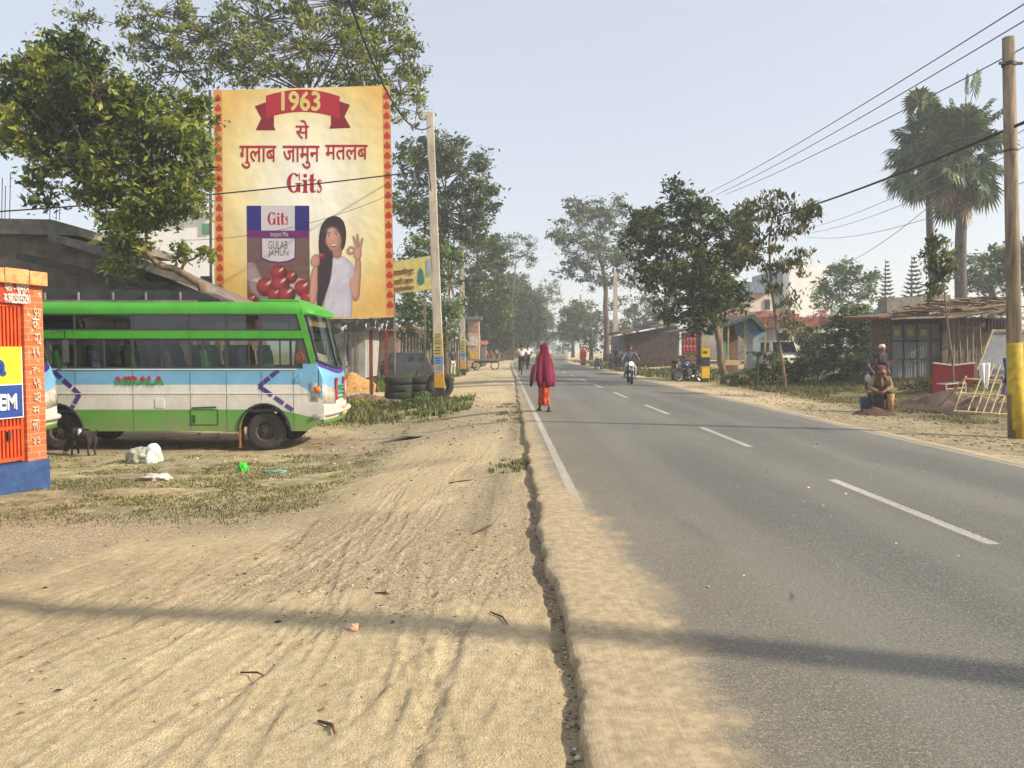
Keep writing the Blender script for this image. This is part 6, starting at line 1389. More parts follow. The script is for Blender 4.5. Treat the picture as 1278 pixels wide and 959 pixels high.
mb.build('post', BAMB, r); slab([(905, 450), (925, 450), (925, 456), (905, 456)], 36.5, .8).build('shelf', mat('cream_box', lin(210, 190, 140), lin(170, 146, 104), 6), r); done(r)
# vehicles on the right
p = Vector((P(971, VY, 43).x, 43, tz(15, 43))); car('white jeep facing the road behind the slim tree', p, R(-80), WHITE, 3.9, 1.75, 1.75, True, 'parked_jeep', 'jeep')
p = Vector((P(1035, VY, 47).x, 47, tz(18, 47)))
r = thing('parked_bus', 'white bus with dark windows mostly hidden by the bushy tree', 'bus', p, R(180))
mb = MB(); mb.box((0, 0, 1.5), (5.6, 2.1, 1.8)); mb.build('body', WHITE, r, bevel=.12); mb = MB(); mb.box((0, 0, 2.42), (5.3, 1.9, .08)); mb.build('roof', WHITE, r, bevel=.03)
for k in range(5):
    for s in (-1, 1): mb = MB(); mb.box((-2.1 + k * 1.05, s * 1.056, 1.85), (.9, .02, .62)); mb.build('window', mat('car_glass', (.02, .025, .03, 1), None, 3, .08, spec=.8), r)
mb = MB(); mb.box((2.81, 0, 1.85), (.02, 1.8, .7)); mb.build('windscreen', MATS['car_glass'], r)
for x in (-1.8, 1.9):
    for s in (-1, 1): mb = MB(); mb.lathe((x, s * .95, .42), [(0, s * .1), (.22, s * .09), (.25, s * .1), (.4, s * .1), (.42, 0), (.4, -s * .1)], 20, 0, 'Y'); mb.build('wheel', tyre_m, r, smooth=True)
mb = MB(); mb.box((2.85, 0, .7), (.12, 2.0, .2)); mb.build('bumper', DARK, r)

# ---- shed with metal doors
r = root_at('metal_door_shed', 'old brick shed with large grey metal doors and a tile and branch roof', 'shed', 1155, 31)
slab([(1102, 398), (1112, 398), (1112, 480), (1102, 480)], 31, 1.0).build('side_pillar', mat('shed_brick', lin(140, 116, 98), lin(90, 76, 66), 8, .95, .5, 30), r)
slab([(1112, 399), (1180, 397), (1180, 404), (1112, 406)], 31.05, .9).build('lintel', DARK, r)
mb = MB(); DM = mat('door_sheet', lin(176, 182, 184), lin(150, 156, 160), 1.6, .85)
for i, (a, b_) in enumerate(((1112, 1127), (1127.8, 1144), (1145, 1161), (1162, 1175))):
    for j, (c, d) in enumerate(((405, 425), (426, 448), (449, 478))):
        mb = MB(); slab([(a, c), (b_, c), (b_, d), (a, d)], 31.2 + .01 * ((i + j) % 3), .03, mb); dp = mb.build('door_panel', DM, r)
        mb = MB()
        for q in (.2, .4, .6, .8): mb.beam(P(a + (b_ - a) * q, c + .4, 31.19), P(a + (b_ - a) * q, d - .4, 31.19), .025)
        mb.build('pressed_rib', DM, dp)
        if j == 0 and i < 3: mb = MB(); mb.add([P((a + b_) / 2 + q[0], 415 + q[1], 31.15) for q in ((-4, -4), (4, -4), (4, 4), (-4, 4))], [(0, 1, 2, 3)]); mb.build('yellow_patch', mat('faded_yellow', lin(206, 186, 110), lin(180, 172, 140), 6), dp)
mb = MB()
for x in (1112, 1127.4, 1144.5, 1161.5, 1175.5): mb.beam(P(x, 404, 31.15), P(x, 478, 31.15), .045)
for y in (425.5, 448.5): mb.beam(P(1112, y, 31.12), P(1176, y, 31.12), .05)
mb.build('door_frame', DARK, r)
slab([(1176, 400), (1184, 400), (1184, 478), (1176, 478)], 31, 1.0).build('wall', DARKC, r)
rs_ = random.Random(9)
mb = MB(); mb.prism([P(1098, 399, 29.8), P(1180, 392, 29.8), P(1180, 390, 29.8), P(1098, 396.5, 29.8)], (0, 3.2, .10))
ro_ = mb.build('tile_roof', TILE, r)
mb = MB()
for k in range(64): x = 1098 + k * 1.3; p0 = P(x, 396 - (x - 1098) * .08, 29.7); mb.tube([p0, p0 + Vector((0, 3.1, .10))], .05, 5)
mb.build('tile_row', TILE, ro_)
mb = MB()
for k in range(230):
    x = rs_.uniform(1130, 1262); y = 392 - rs_.uniform(0, 20) * min(1, (x - 1120) / 60); Y = rs_.uniform(28.2, 33) + .0; p0 = P(x, y, Y); a = rs_.uniform(-1.2, 1.2) + (PI if rs_.random() < .5 else 0); L = rs_.uniform(.5, 1.7); d = Vector((math.cos(a) * L, math.sin(a) * L * .8, rs_.uniform(-.15, .15))); mb.tube([p0 - d / 2, p0 + Vector((0, 0, rs_.uniform(-.05, .05))), p0 + d / 2], [rs_.uniform(.02, .05)] * 3, 4)
ob_ = mb.build('dry_branches', mat('dry_wood', lin(142, 122, 100), lin(78, 64, 54), 4, .9), ro_)
done(r)
r = root_at('water_tank_wall', 'stained flat concrete parapet showing above the shed roof', 'wall', 1135, 40); slab([(1107, 372), (1186, 368), (1186, 400), (1107, 400)], 40, 1).build('wall', mat('stained_plaster', lin(150, 140, 130), lin(104, 98, 94), 3, .9), r); slab([(1105, 385), (1107, 385), (1107, 470), (1093, 470), (1093, 392)], 42, 2).build('teal_side', mat('teal_wall', lin(86, 124, 120), lin(62, 92, 90), 4), r); done(r)
r = root_at('lean_to', 'grey plank lean-to joined to the right of the metal-door shed', 'shed', 1215, 28.5)
mb = MB(); x = 1184
while x < 1262: w = rs_.uniform(3, 6); slab([(x, 396 + rs_.uniform(-1, 2)), (x + w * .93, 396), (x + w * .93, 485), (x, 485)], 28.8 + rs_.uniform(0, .05), .04, mb); x += w
mb.build('plank_wall', mat('grey_plank', lin(150, 138, 124), lin(92, 82, 74), 5, .95, .5, 25, stretch=(6, 6, .5)), r)
mb = MB(); slab([(1232, 398), (1262, 398), (1262, 414), (1232, 414)], 28.55, .1, mb); w_ = mb.build('window', BLACK, r); mb = MB()
for x in range(1234, 1262, 4): mb.beam(P(x, 398, 28.5), P(x, 414, 28.5), .035)
mb.build('window_bar', DARK, w_)
mb = MB()
for x, x2 in ((1190, 1190), (1196, 1200), (1206, 1207), (1214, 1213), (1222, 1226)): mb.tube([P(x, 398, 28.6), P(x2, 480, 28.4)], .035, 5)
mb.beam(P(1186, 410, 28.6), P(1232, 408, 28.6), .05); mb.beam(P(1186, 450, 28.6), P(1225, 442, 28.6), .05); mb.build('bamboo_brace', mat('grey_bamboo', lin(150, 134, 110), lin(110, 96, 80), 5), r)
mb = MB(); mb.prism([P(1178, 395, 27.6), P(1275, 390, 27.6), P(1275, 387, 27.6), P(1178, 392, 27.6)], (0, 3.4, .12)); mb.build('roof', THATCH, r)
mb = MB()
for p0, p1 in (((1180, 398), (1240, 388)), ((1225, 395), (1262, 385)), ((1200, 388), (1262, 380))): mb.tube([P(p0[0], p0[1], 27.4), P(p1[0], p1[1], 27.6)], .06, 6)
mb.build('roof_pole', MATS['dry_wood'], r); done(r)
r = root_at('tin_sheet', 'large plain grey metal sheet propped against the plank lean-to', 'sheet', 1245, 26.5); mb = MB(); mb.prism([P(1222, 455, 26.2), P(1240, 414, 27), P(1285, 414, 27), P(1285, 470, 26.2), P(1222, 470, 26.2)], (0, .04, 0)); mb.build('sheet', TIN, r); mb = MB(); mb.beam(P(1219, 462, 26.1), P(1239, 412, 26.9), .05); mb.beam(P(1239, 412.5, 26.9), P(1285, 412.5, 26.9), .05); mb.build('edge_batten', BAMB, r); done(r)
r = root_at('red_box', 'open-topped dark red metal counter in front of the shed doors', 'counter', 1190, 24.5)
REDB = mat('box_red', lin(88, 8, 16), lin(62, 6, 12), 3, .9, spec=.1)
a, b_, c, d = P(1164, 453, 24), P(1188, 456, 24.6), P(1216, 453, 25.2), P(1213, 488, 25.2); gzz = base(1165, 24).z
for nm, q in (('side_panel', [a, b_, Vector((b_.x, b_.y, gzz)), Vector((a.x, a.y, gzz))]), ('front_panel', [b_, c, Vector((c.x, c.y, gzz)), Vector((b_.x, b_.y, gzz))])):
    mb = MB(); mb.prism(q, (.01, .04, 0)); mb.build(nm, REDB, r)
mb = MB(); mb.prism([a + Vector((.35, .3, -.05)), c + Vector((0, .3, -.05)), Vector((c.x, c.y + .3, gzz)), Vector((a.x + .35, a.y + .3, gzz))], (0, .04, 0)); mb.build('back_panel', REDB, r)
mb = MB(); mb.beam(a, b_, .05); mb.beam(b_, c, .05); mb.build('rim', mat('rim_grey', lin(140, 130, 124), None, 6), r); done(r)
r = root_at('metal_stand', 'low white wire stand at the foot of the red counter', 'stand', 1195, 23.2); mb = MB(); q = [P(x, y, 23.2) for x, y in ((1181, 480), (1205, 478), (1205, 490), (1181, 492))]
for i in range(4): mb.tube([q[i], q[(i + 1) % 4]], .02, 5); mb.tube([q[i], q[i] + Vector((0, .5, 0))], .02, 5)
mb.tube([q[0].lerp(q[3], .5), q[1].lerp(q[2], .5)], .02, 5); mb.build('frame', mat('white_wire', lin(200, 196, 190), None, 5), r); mb = MB(); mb.prism([q[0], q[1], q[1] + Vector((0, .5, 0)), q[0] + Vector((0, .5, 0))], (0, 0, .015)); mb.build('top', TIN, r); done(r)
heap('leaf_litter_heap', 'heap of dark dry leaves and rubbish before the red counter', base(1178, 20.6), 1.3, .9, .38, mat('litter', lin(112, 92, 78), lin(48, 40, 38), 22, .95, 1.0, 50), 6, 'heap', .8)
heap('leaf_litter_heap', 'rubbish heap spreading beneath the bamboo rack', base(1240, 19.0), 1.5, 1.0, .30, MATS['litter'], 12, 'heap', .8)
# bamboo rack leaning, with clothes
r = root_at('bamboo_rack', 'leaning bamboo lattice rack beside the yellow-footed pole', 'rack', 1235, 17.6)
rk = lambda x, y: P(x, y, 17.4 + (517 - y) / 60 * 1.2)
for a_, b_ in (((1190, 513), (1284, 519)), ((1197, 491), (1284, 496)), ((1205, 473), (1284, 477))): mb = MB(); mb.tube([rk(*a_), rk(*b_)], .022, 6); mb.build('cross_pole', BAMB, r)
for x0, y0, x1, y1 in ((1191, 514, 1206, 470), (1207, 515, 1233, 452), (1217, 516, 1241, 455), (1226, 517, 1249, 456), (1236, 517, 1258, 458), (1246, 518, 1266, 458), (1256, 518, 1273, 460), (1266, 519, 1282, 462)): mb = MB(); mb.tube([rk(x0, y0), rk(x1, y1) + Vector((0, .02, 0))], .016, 5); mb.build('slat', BAMB, r)
mb = MB(); mb.tube([rk(1206, 470), Vector((rk(1206, 470).x, 19.6, tz(11, 19.6)))], .022, 5); mb.tube([rk(1282, 462), Vector((rk(1282, 462).x, 19.8, tz(12, 19.8)))], .022, 5); mb.build('prop', BAMB, r); done(r)
def garment(label, pts, Y, m, name='cloth', seed=0):
    mb = MB(); rows = 14; L = [p for p in pts[0]]; Rr = [p for p in pts[1]]; v = []; nC = 11
    for i in range(rows + 1):
        f = i / rows * (len(L) - 1); k = min(int(f), len(L) - 2); t = f - k; a = Vector(L[k]).lerp(Vector(L[k + 1]), t); b = Vector(Rr[k]).lerp(Vector(Rr[k + 1]), t)
        for j in range(nC + 1): u_ = j / nC; q = a.lerp(b, u_); v.append(P(q.x, q.y, Y) + Vector((0, .035 * math.sin(u_ * 11 + seed + i * .25) * (.4 + i / rows), 0)))
    mb.add(v, [(i * (nC + 1) + j, i * (nC + 1) + j + 1, (i + 1) * (nC + 1) + j + 1, (i + 1) * (nC + 1) + j) for i in range(rows) for j in range(nC)]); o = mb.build(name, m, smooth=True); md = o.modifiers.new('s', 'SOLIDIFY'); md.thickness = .012; return tag(o, label, 'cloth')
garment('white cloth draped over the bamboo rack', (((1222, 454), (1225, 470), (1228, 486)), ((1235, 453), (1235, 472), (1232, 487))), 17.3, mat('white_cloth', (.8, .79, .77, 1), (.68, .67, .66, 1), 6, .9), seed=1)
garment('navy and white shirt hanging at the right of the bamboo rack', (((1252, 447), (1253, 460), (1252, 478)), ((1262, 446), (1262, 462), (1260, 480))), 17.3, mat('navy_cloth', lin(34, 44, 96), lin(60, 74, 130), 9, .9), seed=2)
garment('lilac skirt drying below the navy shirt', (((1251, 472), (1249, 484), (1250, 492)), ((1260, 472), (1260, 484), (1256, 494))), 17.45, mat('lilac_cloth', lin(150, 130, 176), lin(110, 90, 140), 9, .9), seed=3)

# ---- left verge far stalls, as seen small under the trees
fr_ = random.Random(21); SCOL = [(176, 96, 76), (196, 120, 84), (150, 130, 110), (110, 120, 130), (190, 150, 100)]
for i, (px, Y, w_, h_, lab) in enumerate(((614, 96, 2.6, 2.3, 'reddish roadside stall nearest under the far dark trees'), (628, 106, 2.6, 2.2, 'second reddish roadside stall under the far dark trees'), (640, 120, 2.6, 2.2, 'farthest reddish roadside stall before the bend'), (590, 70, 2.4, 2.1, 'patchwork stall beyond the second left pole'))):
    X = P(px, VY, Y).x; z = tz(X, Y); r = thing('market_stall', lab, 'stall', (X, Y, z), group='stalls along the left verge'); c1 = SCOL[i]
    mb = MB(); mb.box((0, .8, h_ * .45), (w_, .1, h_ * .9)); mb.build('back_cloth', mat('stall_cloth%d' % i, lin(*c1), lin(*[v * .7 for v in c1]), 5, .9), r)
    mb = MB(); mb.prism([(-w_ / 2 - .2, -.8, h_ - .1), (w_ / 2 + .2, -.8, h_ - .1), (w_ / 2 + .2, 1, h_ + .25), (-w_ / 2 - .2, 1, h_ + .25)], (0, 0, .05)); mb.build('awning', mat('stall_cloth%d' % ((i + 1) % 4), lin(*SCOL[(i + 1) % 4]), None, 5, .9), r)
    mb = MB()
    for x in (-w_ / 2, w_ / 2): mb.tube([(x, -.7, 0), (x, -.7, h_)], .04, 5)
    mb.build('post', BAMB, r); mb = MB(); mb.box((0, -.2, .45), (w_ * .8, .8, .9)); mb.build('counter', WOOD, r)
r = root_at('handcart', 'low dark wooden handcart parked on the left verge under the tilted pole', 'cart', 606, 58); o = base(606, 58)
mb = MB(); mb.box(o + Vector((0, 0, .75)), (2.0, 1.2, .1)); mb.box(o + Vector((0, 0, .6)), (1.6, .08, .16)); mb.build('deck', WOOD, r)
for x, y in ((-.7, -.6), (.7, -.6), (-.7, .6), (.7, .6)): mb = MB(); mb.lathe(o + Vector((x, y, .33)), [(.27, -.03), (.33, -.03), (.33, .03), (.27, .03), (.27, -.03)], 18, 0, 'Y'); mb.build('wheel', BLACK, r)
mb = MB(); mb.tube([o + Vector((1, -.4, .8)), o + Vector((1.1, -.4, 1.2)), o + Vector((1.1, .4, 1.2)), o + Vector((1, .4, .8))], .03, 5); mb.build('handle', BAMB, r); done(r)
r = root_at('notice_hut', 'narrow cream kiosk with pasted posters between the second and third left poles', 'kiosk', 592, 60); slab([(584, 398), (598, 398), (598, 458), (584, 458)], 61, 1.6).build('wall', mat('kiosk_wall', lin(190, 170, 144), lin(150, 122, 104), 7), r); slab([(581, 395), (601, 395), (601, 399), (581, 399)], 60.4, 2.6).build('roof', TIN, r)
for k, (y0, y1, c) in enumerate(((406, 414, (170, 134, 118)), (420, 432, (216, 210, 196)), (438, 448, (224, 180, 60)))): slab([(586, y0), (596, y0), (596, y1), (586, y1)], 60.95 - .01 * k, .03).build('poster', mat('poster%d' % k, lin(*c), lin(*[v * .7 for v in c]), 9), r)
done(r)

# ================================================================= TWO-WHEELERS
def motorcycle(label, loc, rz, col, lean=0., lit=False, group=None, sc=1.0):
    r = thing('motorcycle', label, 'motorcycle', loc, rz, group); r.rotation_euler = (0, lean, rz); r.scale = (sc,) * 3; PM = mat('bike_' + col[0], col[1], None, 5, .25, coat=.5)
    for y in (-.62, .64):
        mb = MB(); mb.lathe((0, y, .3), [(.235, -.035), (.285, -.045), (.30, 0), (.285, .045), (.235, .035), (.235, -.035)], 26, 0, 'X'); w = mb.build('wheel', BLACK, r, smooth=True)
        mb = MB(); mb.lathe((0, y, .3), [(.21, -.02), (.236, -.025), (.236, .025), (.21, .02), (.21, -.02)], 22, 0, 'X'); mb.lathe((0, y, .3), [(0, -.05), (.045, -.05), (.045, .05), (0, .05)], 10, 0, 'X')
        for k in range(6): a = k * PI / 3; mb.beam((0, y, .3), (0, y + .215 * math.cos(a), .3 + .215 * math.sin(a)), .02)
        mb.build('rim', CHROME, w)
    mb = MB()
    for s in (-.08, .08): mb.tube([(s, .64, .3), (s, .42, .88)], .022, 7)
    mb.build('fork', mat('dull_steel', (.18, .18, .19, 1), None, 9, .4, metal=.7), r); mb = MB(); mb.tube([(-.36, .22, .98), (-.2, .36, .97), (0, .40, .93), (.2, .36, .97), (.36, .22, .98)], .014, 6)
    mb.tube([(-.36, .22, .98), (-.27, .28, .98)], .02, 6); mb.tube([(.36, .22, .98), (.27, .28, .98)], .02, 6); mb.build('handlebar', BLACK, r)
    mb = MB(); mb.ball((0, .17, .76), .2, n=14, k=9, rx=.62, ry=1.15, rz=.62); mb.build('fuel_tank', PM, r, smooth=True)
    mb = MB(); mb.loft([[Vector((x * w_, y, z + dz)) for x, z in ((-.12, .70), (.12, .70), (.13, .78), (-.13, .78))] for y, w_, dz in ((-.02, .7, 0), (-.25, 1, -.02), (-.55, 1, .02), (-.8, .7, .06))]); mb.build('seat', BLACK, r, bevel=.02)
    mb = MB(); mb.box((0, .08, .42), (.26, .34, .34)); mb.tube([(0, -.05, .6), (0, .38, .8)], .03, 6); mb.tube([(0, .36, .82), (0, .22, .35), (0, -.3, .33)], .025, 6); mb.tube([(0, -.05, .6), (0, -.62, .62)], .025, 6); mb.build('engine', DARK, r, bevel=.015)
    mb = MB(); mb.tube([(.14, .2, .35), (.16, .0, .22), (.17, -.4, .26), (.17, -.85, .34)], [.02, .025, .045, .05], 8); mb.build('exhaust', CHROME, r, smooth=True)
    mb = MB()
    for k in range(8):
        a0 = .35 + k * .25; a1 = a0 + .25; mb.add([(-.06, .64 + .335 * math.cos(a0), .3 + .335 * math.sin(a0)), (.06, .64 + .335 * math.cos(a0), .3 + .335 * math.sin(a0)), (.06, .64 + .335 * math.cos(a1), .3 + .335 * math.sin(a1)), (-.06, .64 + .335 * math.cos(a1), .3 + .335 * math.sin(a1))], [(0, 1, 2, 3)])
    mb.build('mudguard', PM, r); mb = MB(); mb.beam((0, -.55, .66), (0, -.92, .62), .15, .05); mb.build('rear_mudguard', PM, r)
    mb = MB(); mb.lathe((0, .50, .86), [(.0, .05), (.075, .04), (.09, .0), (.06, -.09), (0, -.1)], 16, 0, 'Y')
    lm = mat('lamp_glass', (.7, .72, .75, 1), None, 4, .08)
    if lit:
        lm = bpy.data.materials.new('lit_lamp'); lm.use_nodes = True; lb = lm.node_tree.nodes['Principled BSDF']; lb.inputs['Emission Color'].default_value = (1, .95, .85, 1); lb.inputs['Emission Strength'].default_value = 1.5
    mb.build('headlamp', lm, r, smooth=True); mb = MB(); mb.lathe((0, .47, .86), [(.088, .02), (.10, .0), (.07, -.1), (0, -.12)], 14, 0, 'Y'); mb.build('lamp_shell', PM, r, smooth=True)
    for s in (-1, 1):
        mb = MB(); mb.tube([(s * .26, .28, .98), (s * .34, .26, 1.16)], .008, 4); mb.ball((s * .36, .26, 1.19), .065, n=10, k=6, ry=.3, rz=.7); mb.build('mirror', BLACK, r, smooth=True)
    mb = MB(); mb.box((0, .58, .68), (.16, .01, .07)); mb.build('number_plate', mat('plate_grey', (.2, .2, .19, 1), None, 4), r)
    mb = MB(); mb.box((.0, .0, .30), (.5, .04, .03)); mb.build('footrest', DARK, r)
    return r
mx, my = XY(786.5, 32.5)
motorcycle('black motorcycle with its headlamp lit, ridden towards the camera in the right lane', (mx, my, .0), PI - .06, ('black', (.02, .025, .04, 1)), 0, True)
SIT = dict(pelvis=(0, 0, .84), spine=(0, .04, 1.02), chest=(0, .08, 1.20), neck=(0, .10, 1.36), jaw=(0, .14, 1.44), head=(0, .13, 1.53), crown=(0, .12, 1.60), shL=(-.19, .08, 1.30), shR=(.19, .08, 1.30), elL=(-.33, .22, 1.10), elR=(.33, .22, 1.10), wrL=(-.35, .47, 1.0), wrR=(.35, .47, 1.0), hiL=(-.1, .02, .82), hiR=(.1, .02, .82), knL=(-.2, .40, .70), knR=(.2, .40, .70), anL=(-.2, .24, .33), anR=(.2, .24, .33), toL=(-.2, .40, .29), toR=(.2, .40, .29))
pr = person('motorcycle rider in a grey shirt and pale trousers, both hands on the bar', mx + .015, my + .25, .0, PI - .06, 1.0, SIT, mat('grey_shirt', lin(112, 120, 134), lin(84, 92, 106), 9, .9), mat('pale_trousers', lin(190, 176, 168), lin(150, 138, 130), 9, .9), 'long', face=True)
scx, scy = XY(786.5, 32.4)
mb = MB(); mb.ball((mx + .30, my + .45, .55), .2, n=12, k=8, rx=.7, ry=1.0, rz=1.2); tag(mb.build('bag', mat('dark_bag', (.02, .02, .03, 1), None, 5, .8), smooth=True), 'black bag slung on the side of the ridden motorcycle', 'bag')
x_, y_ = XY(748, 56); motorcycle('small dark motorcycle parked right of the road near the hazy tree', (x_, y_, tz(x_, y_)), 2.7, ('dark', (.03, .03, .035, 1)), .12)
x_, y_ = XY(861, 36.6); motorcycle('blue motorcycle parked by the rusty bollard and marker post', (x_, y_, tz(x_, y_)), 2.0, ('blue', (.03, .06, .22, 1)), .12); 
x_, y_ = XY(868, 37.6); motorcycle('second parked motorcycle half behind the blue one', (x_, y_, tz(x_, y_)), 2.3, ('black', (.02, .025, .04, 1)), .12)
def bicycle(label, loc, rz, group=None):
    r = thing('bicycle', label, 'bicycle', loc, rz, group)
    for y in (-.53, .55):
        mb = MB(); mb.lathe((0, y, .34), [(.325, -.018), (.345, 0), (.325, .018), (.318, 0), (.325, -.018)], 28, 0, 'X'); w = mb.build('wheel', BLACK, r)
        mb = MB(); [mb.beam((0, y, .34), (0, y + .32 * math.cos(k * PI / 7), .34 + .32 * math.sin(k * PI / 7)), .004) for k in range(14)]; mb.build('spoke', CHROME, w)
    mb = MB()
    for a, b in (((0, -.53, .34), (0, -.12, .32)), ((0, -.12, .32), (0, -.24, .85)), ((0, -.53, .34), (0, -.22, .78)), ((0, -.12, .32), (0, .38, .72)), ((0, -.22, .80), (0, .36, .84)), ((0, .36, .90), (0, .55, .34))): mb.tube([a, b], .016, 6)
    mb.build('frame', DARK, r); mb = MB(); mb.tube([(-.26, .22, .98), (-.2, .36, 1.0), (.2, .36, 1.0), (.26, .22, .98)], .013, 6); mb.build('handlebar', CHROME, r); mb = MB(); mb.ball((0, -.25, .90), .12, n=10, k=6, rx=.7, ry=1.1, rz=.35); mb.build('saddle', BLACK, r, smooth=True)
    mb = MB(); mb.box((-.1, -.12, .18), (.1, .06, .02)); mb.box((.1, -.12, .46), (.1, .06, .02)); mb.lathe((.03, -.12, .32), [(0, 0), (.09, 0), (.09, .01), (0, .01)], 14, 0, 'X'); mb.build('pedal', DARK, r); return r
cxp, cyp = XY(651, 43.5)
bicycle('black bicycle ridden away along the left white line', (cxp, cyp, 0), 0)
CYC = dict(pelvis=(0, -.25, 1.0), spine=(0, -.2, 1.17), chest=(0, -.1, 1.33), neck=(0, -.03, 1.47), jaw=(0, .02, 1.54), head=(0, .01, 1.63), crown=(0, 0, 1.70), shL=(-.18, -.06, 1.41), shR=(.18, -.06, 1.41), elL=(-.27, .08, 1.2), elR=(.27, .08, 1.2), wrL=(-.25, .25, 1.02), wrR=(.25, .25, 1.02), hiL=(-.09, -.24, .96), hiR=(.09, -.24, .96), knL=(-.11, .0, .55), knR=(.11, .12, .78), anL=(-.11, -.14, .24), anR=(.11, -.1, .5), toL=(-.11, .0, .2), toR=(.11, .04, .47))
person('cyclist in a white shirt and dark trousers pedalling away by the white line', cxp, cyp, 0., 0, 1.0, CYC, mat('white_shirt', (.72, .70, .68, 1), None, 9, .9), mat('dark_trousers', lin(40, 42, 52), lin(26, 28, 34), 9, .9), 'short')

# ================================================================= PEOPLE
WALK = dict(knL=(-.09, .10, .50), anL=(-.09, .14, .11), toL=(-.1, .29, .05), knR=(.09, .0, .49), anR=(.09, -.20, .13), toR=(.1, -.07, .03), elL=(-.23, -.10, 1.14), wrL=(-.27, -.12, .90))
wx, wy = XY(679.5, 18.3)
SHAWL = mat('magenta_shawl', lin(134, 20, 64), lin(88, 10, 44), 5, .8, .3, 40)
w_ = person('woman walking away in a magenta head shawl and orange patterned sari', wx, wy, 0., .10, .93, WALK, None, None, hair=False)
drape('shawl', [(1.735, 0, 0, .02, .02), (1.715, 0, -.005, .06, .065), (1.67, 0, -.01, .088, .10), (1.58, 0, -.01, .095, .11), (1.50, .005, -.015, .10, .105), (1.45, .01, -.02, .135, .12), (1.40, .01, -.02, .175, .135), (1.28, .0, -.03, .19, .14), (1.1, -.0, -.035, .205, .155), (.95, .01, -.04, .22, .16), (.80, .02, -.045, .215, .16), (.64, .03, -.045, .18, .15)], SHAWL, w_, folds=.03, nf=5, seed=3, closed=True)
drape('shawl_end', [(1.2, -.27, -.05, .04, .06), (1.0, -.31, -.06, .05, .07), (.84, -.33, -.07, .05, .06), (.72, -.34, -.07, .03, .04)], mat('dark_magenta', lin(120, 16, 66), lin(84, 10, 50), 5, .8), w_, n=16, folds=.01, nf=4)
mb = MB(); mb.ball((-.35, -.06, .72), .05, n=9, k=7, rz=1.9, rx=.8); mb.build('dark_bag', mat('dark_bag', (.02, .02, .03, 1)), w_, smooth=True)
drape('sari_skirt', [(.98, 0, 0, .14, .13), (.8, 0, -.01, .15, .15), (.6, -.005, -.015, .145, .16), (.4, -.01, -.02, .135, .17), (.26, -.01, -.03, .14, .18), (.17, -.01, -.04, .15, .19)], mat('orange_sari', lin(186, 96, 44), lin(92, 22, 20), 13, .8, c3=lin(176, 62, 30)), w_, folds=.022, nf=6, seed=5)
SAND = mat('sandal', (.03, .02, .02, 1), None, 8)
mb = MB(); mb.box((-.1, .21, .03), (.09, .25, .03)); mb.box((.1, -.12, .02), (.09, .25, .03)); mb.build('sandal', SAND, w_, bevel=.01)
def sari(label, px, Y, c1, c2, heading, sc=.95, bundle=None):
    x, y = XY(px, Y); p = person(label, x, y, None if x - float(off(y)) > 6.8 or x < .5 else 0., heading, sc, WALK, None, None, hair=True, fingers=False); m = mat('sari_%d' % int(px), lin(*c1), lin(*c2), 5, .85)
    drape('sari', [(1.66, 0, -.02, .08, .07), (1.6, 0, -.03, .115, .105), (1.5, 0, -.02, .12, .11), (1.42, 0, -.01, .2, .14), (1.2, 0, -.01, .25, .17), (.9, 0, 0, .24, .18), (.5, 0, 0, .2, .18), (.12, 0, 0, .21, .19)], m, p, n=24, folds=.02, nf=6)
    if bundle: mb = MB(); mb.ball((0, 0, 1.84), .2, n=10, k=7, rx=1.1, rz=.75); mb.build('head_cloth', mat('bundle_%d' % int(px), lin(*bundle), None, 5), p, smooth=True)
    return p
sari('woman in a rust-orange sari walking on the right edge of the road, far off', 728, 66, (206, 92, 66), (170, 66, 50), PI, 1.0)
FAR = [('pedestrian', 0)]
def far(label, px, Y, top, bot, heading=0., pose=None, sc=1.0, z=None, sl='short', hair=True, skin=None):
    x, y = XY(px, Y); xr = x - float(off(y)); z = (0. if .5 < xr < 6.8 else None) if z is None else z
    return person(label, x, y, z, heading, sc, pose, mat('cloth_%s' % '_'.join(map(str, top)), lin(*top), lin(*[v * .8 for v in top]), 8, .9), mat('cloth_%s' % '_'.join(map(str, bot)), lin(*bot), lin(*[v * .8 for v in bot]), 8, .9), sl, fingers=False)
far('child in a pale top walking just ahead of the magenta-shawled woman', 675.3, 40, (206, 178, 160), (60, 60, 80), 0, WALK, .98)
far('passenger in white on the motorcycle ahead of the cyclist', 658.5, 56, (236, 232, 226), (70, 60, 70), 0, dict(CYC), 1.0)
x_, y_ = XY(658.5, 56.2); motorcycle('red-tailed motorcycle riding away ahead of the cyclist', (x_, y_ + .1, 0), 0, ('maroon', (.2, .03, .04, 1)))
far('man in a white lungi standing by the second left pole', 565, 46, (52, 56, 70), (206, 200, 190), .5)
far('person in grey-blue sitting on the right verge near the parked small motorcycle', 763, 55, (120, 124, 140), (90, 90, 110), PI * .8, dict(SIT, pelvis=(0, 0, .5)) if False else None, .85)
far('man in a dark shirt standing by the tall right pole', 768.5, 57, (70, 72, 84), (80, 76, 84), PI * .7, None, 1.0)
far('man in a pale shirt beside the dark-shirted man by the tall right pole', 773.5, 59, (150, 146, 140), (60, 60, 72), PI * 1.1, None, .95)
rs_ = random.Random(33); cl = [(190, 90, 70), (150, 60, 60), (210, 200, 190), (196, 130, 90), (90, 90, 120), (180, 110, 80)]
for i, (px, Y) in enumerate(((606, 78), (613, 84), (620, 88), (627, 94), (634, 104), (642, 115))):
    far(('nearest', 'second nearest', 'third', 'fourth', 'fifth', 'farthest')[i] + ' of the six distant people by the reddish stalls on the left verge', px, Y, cl[i], (80, 70, 70), rs_.uniform(0, 6), None, rs_.uniform(.9, 1))['group'] = 'people by the far left stalls'
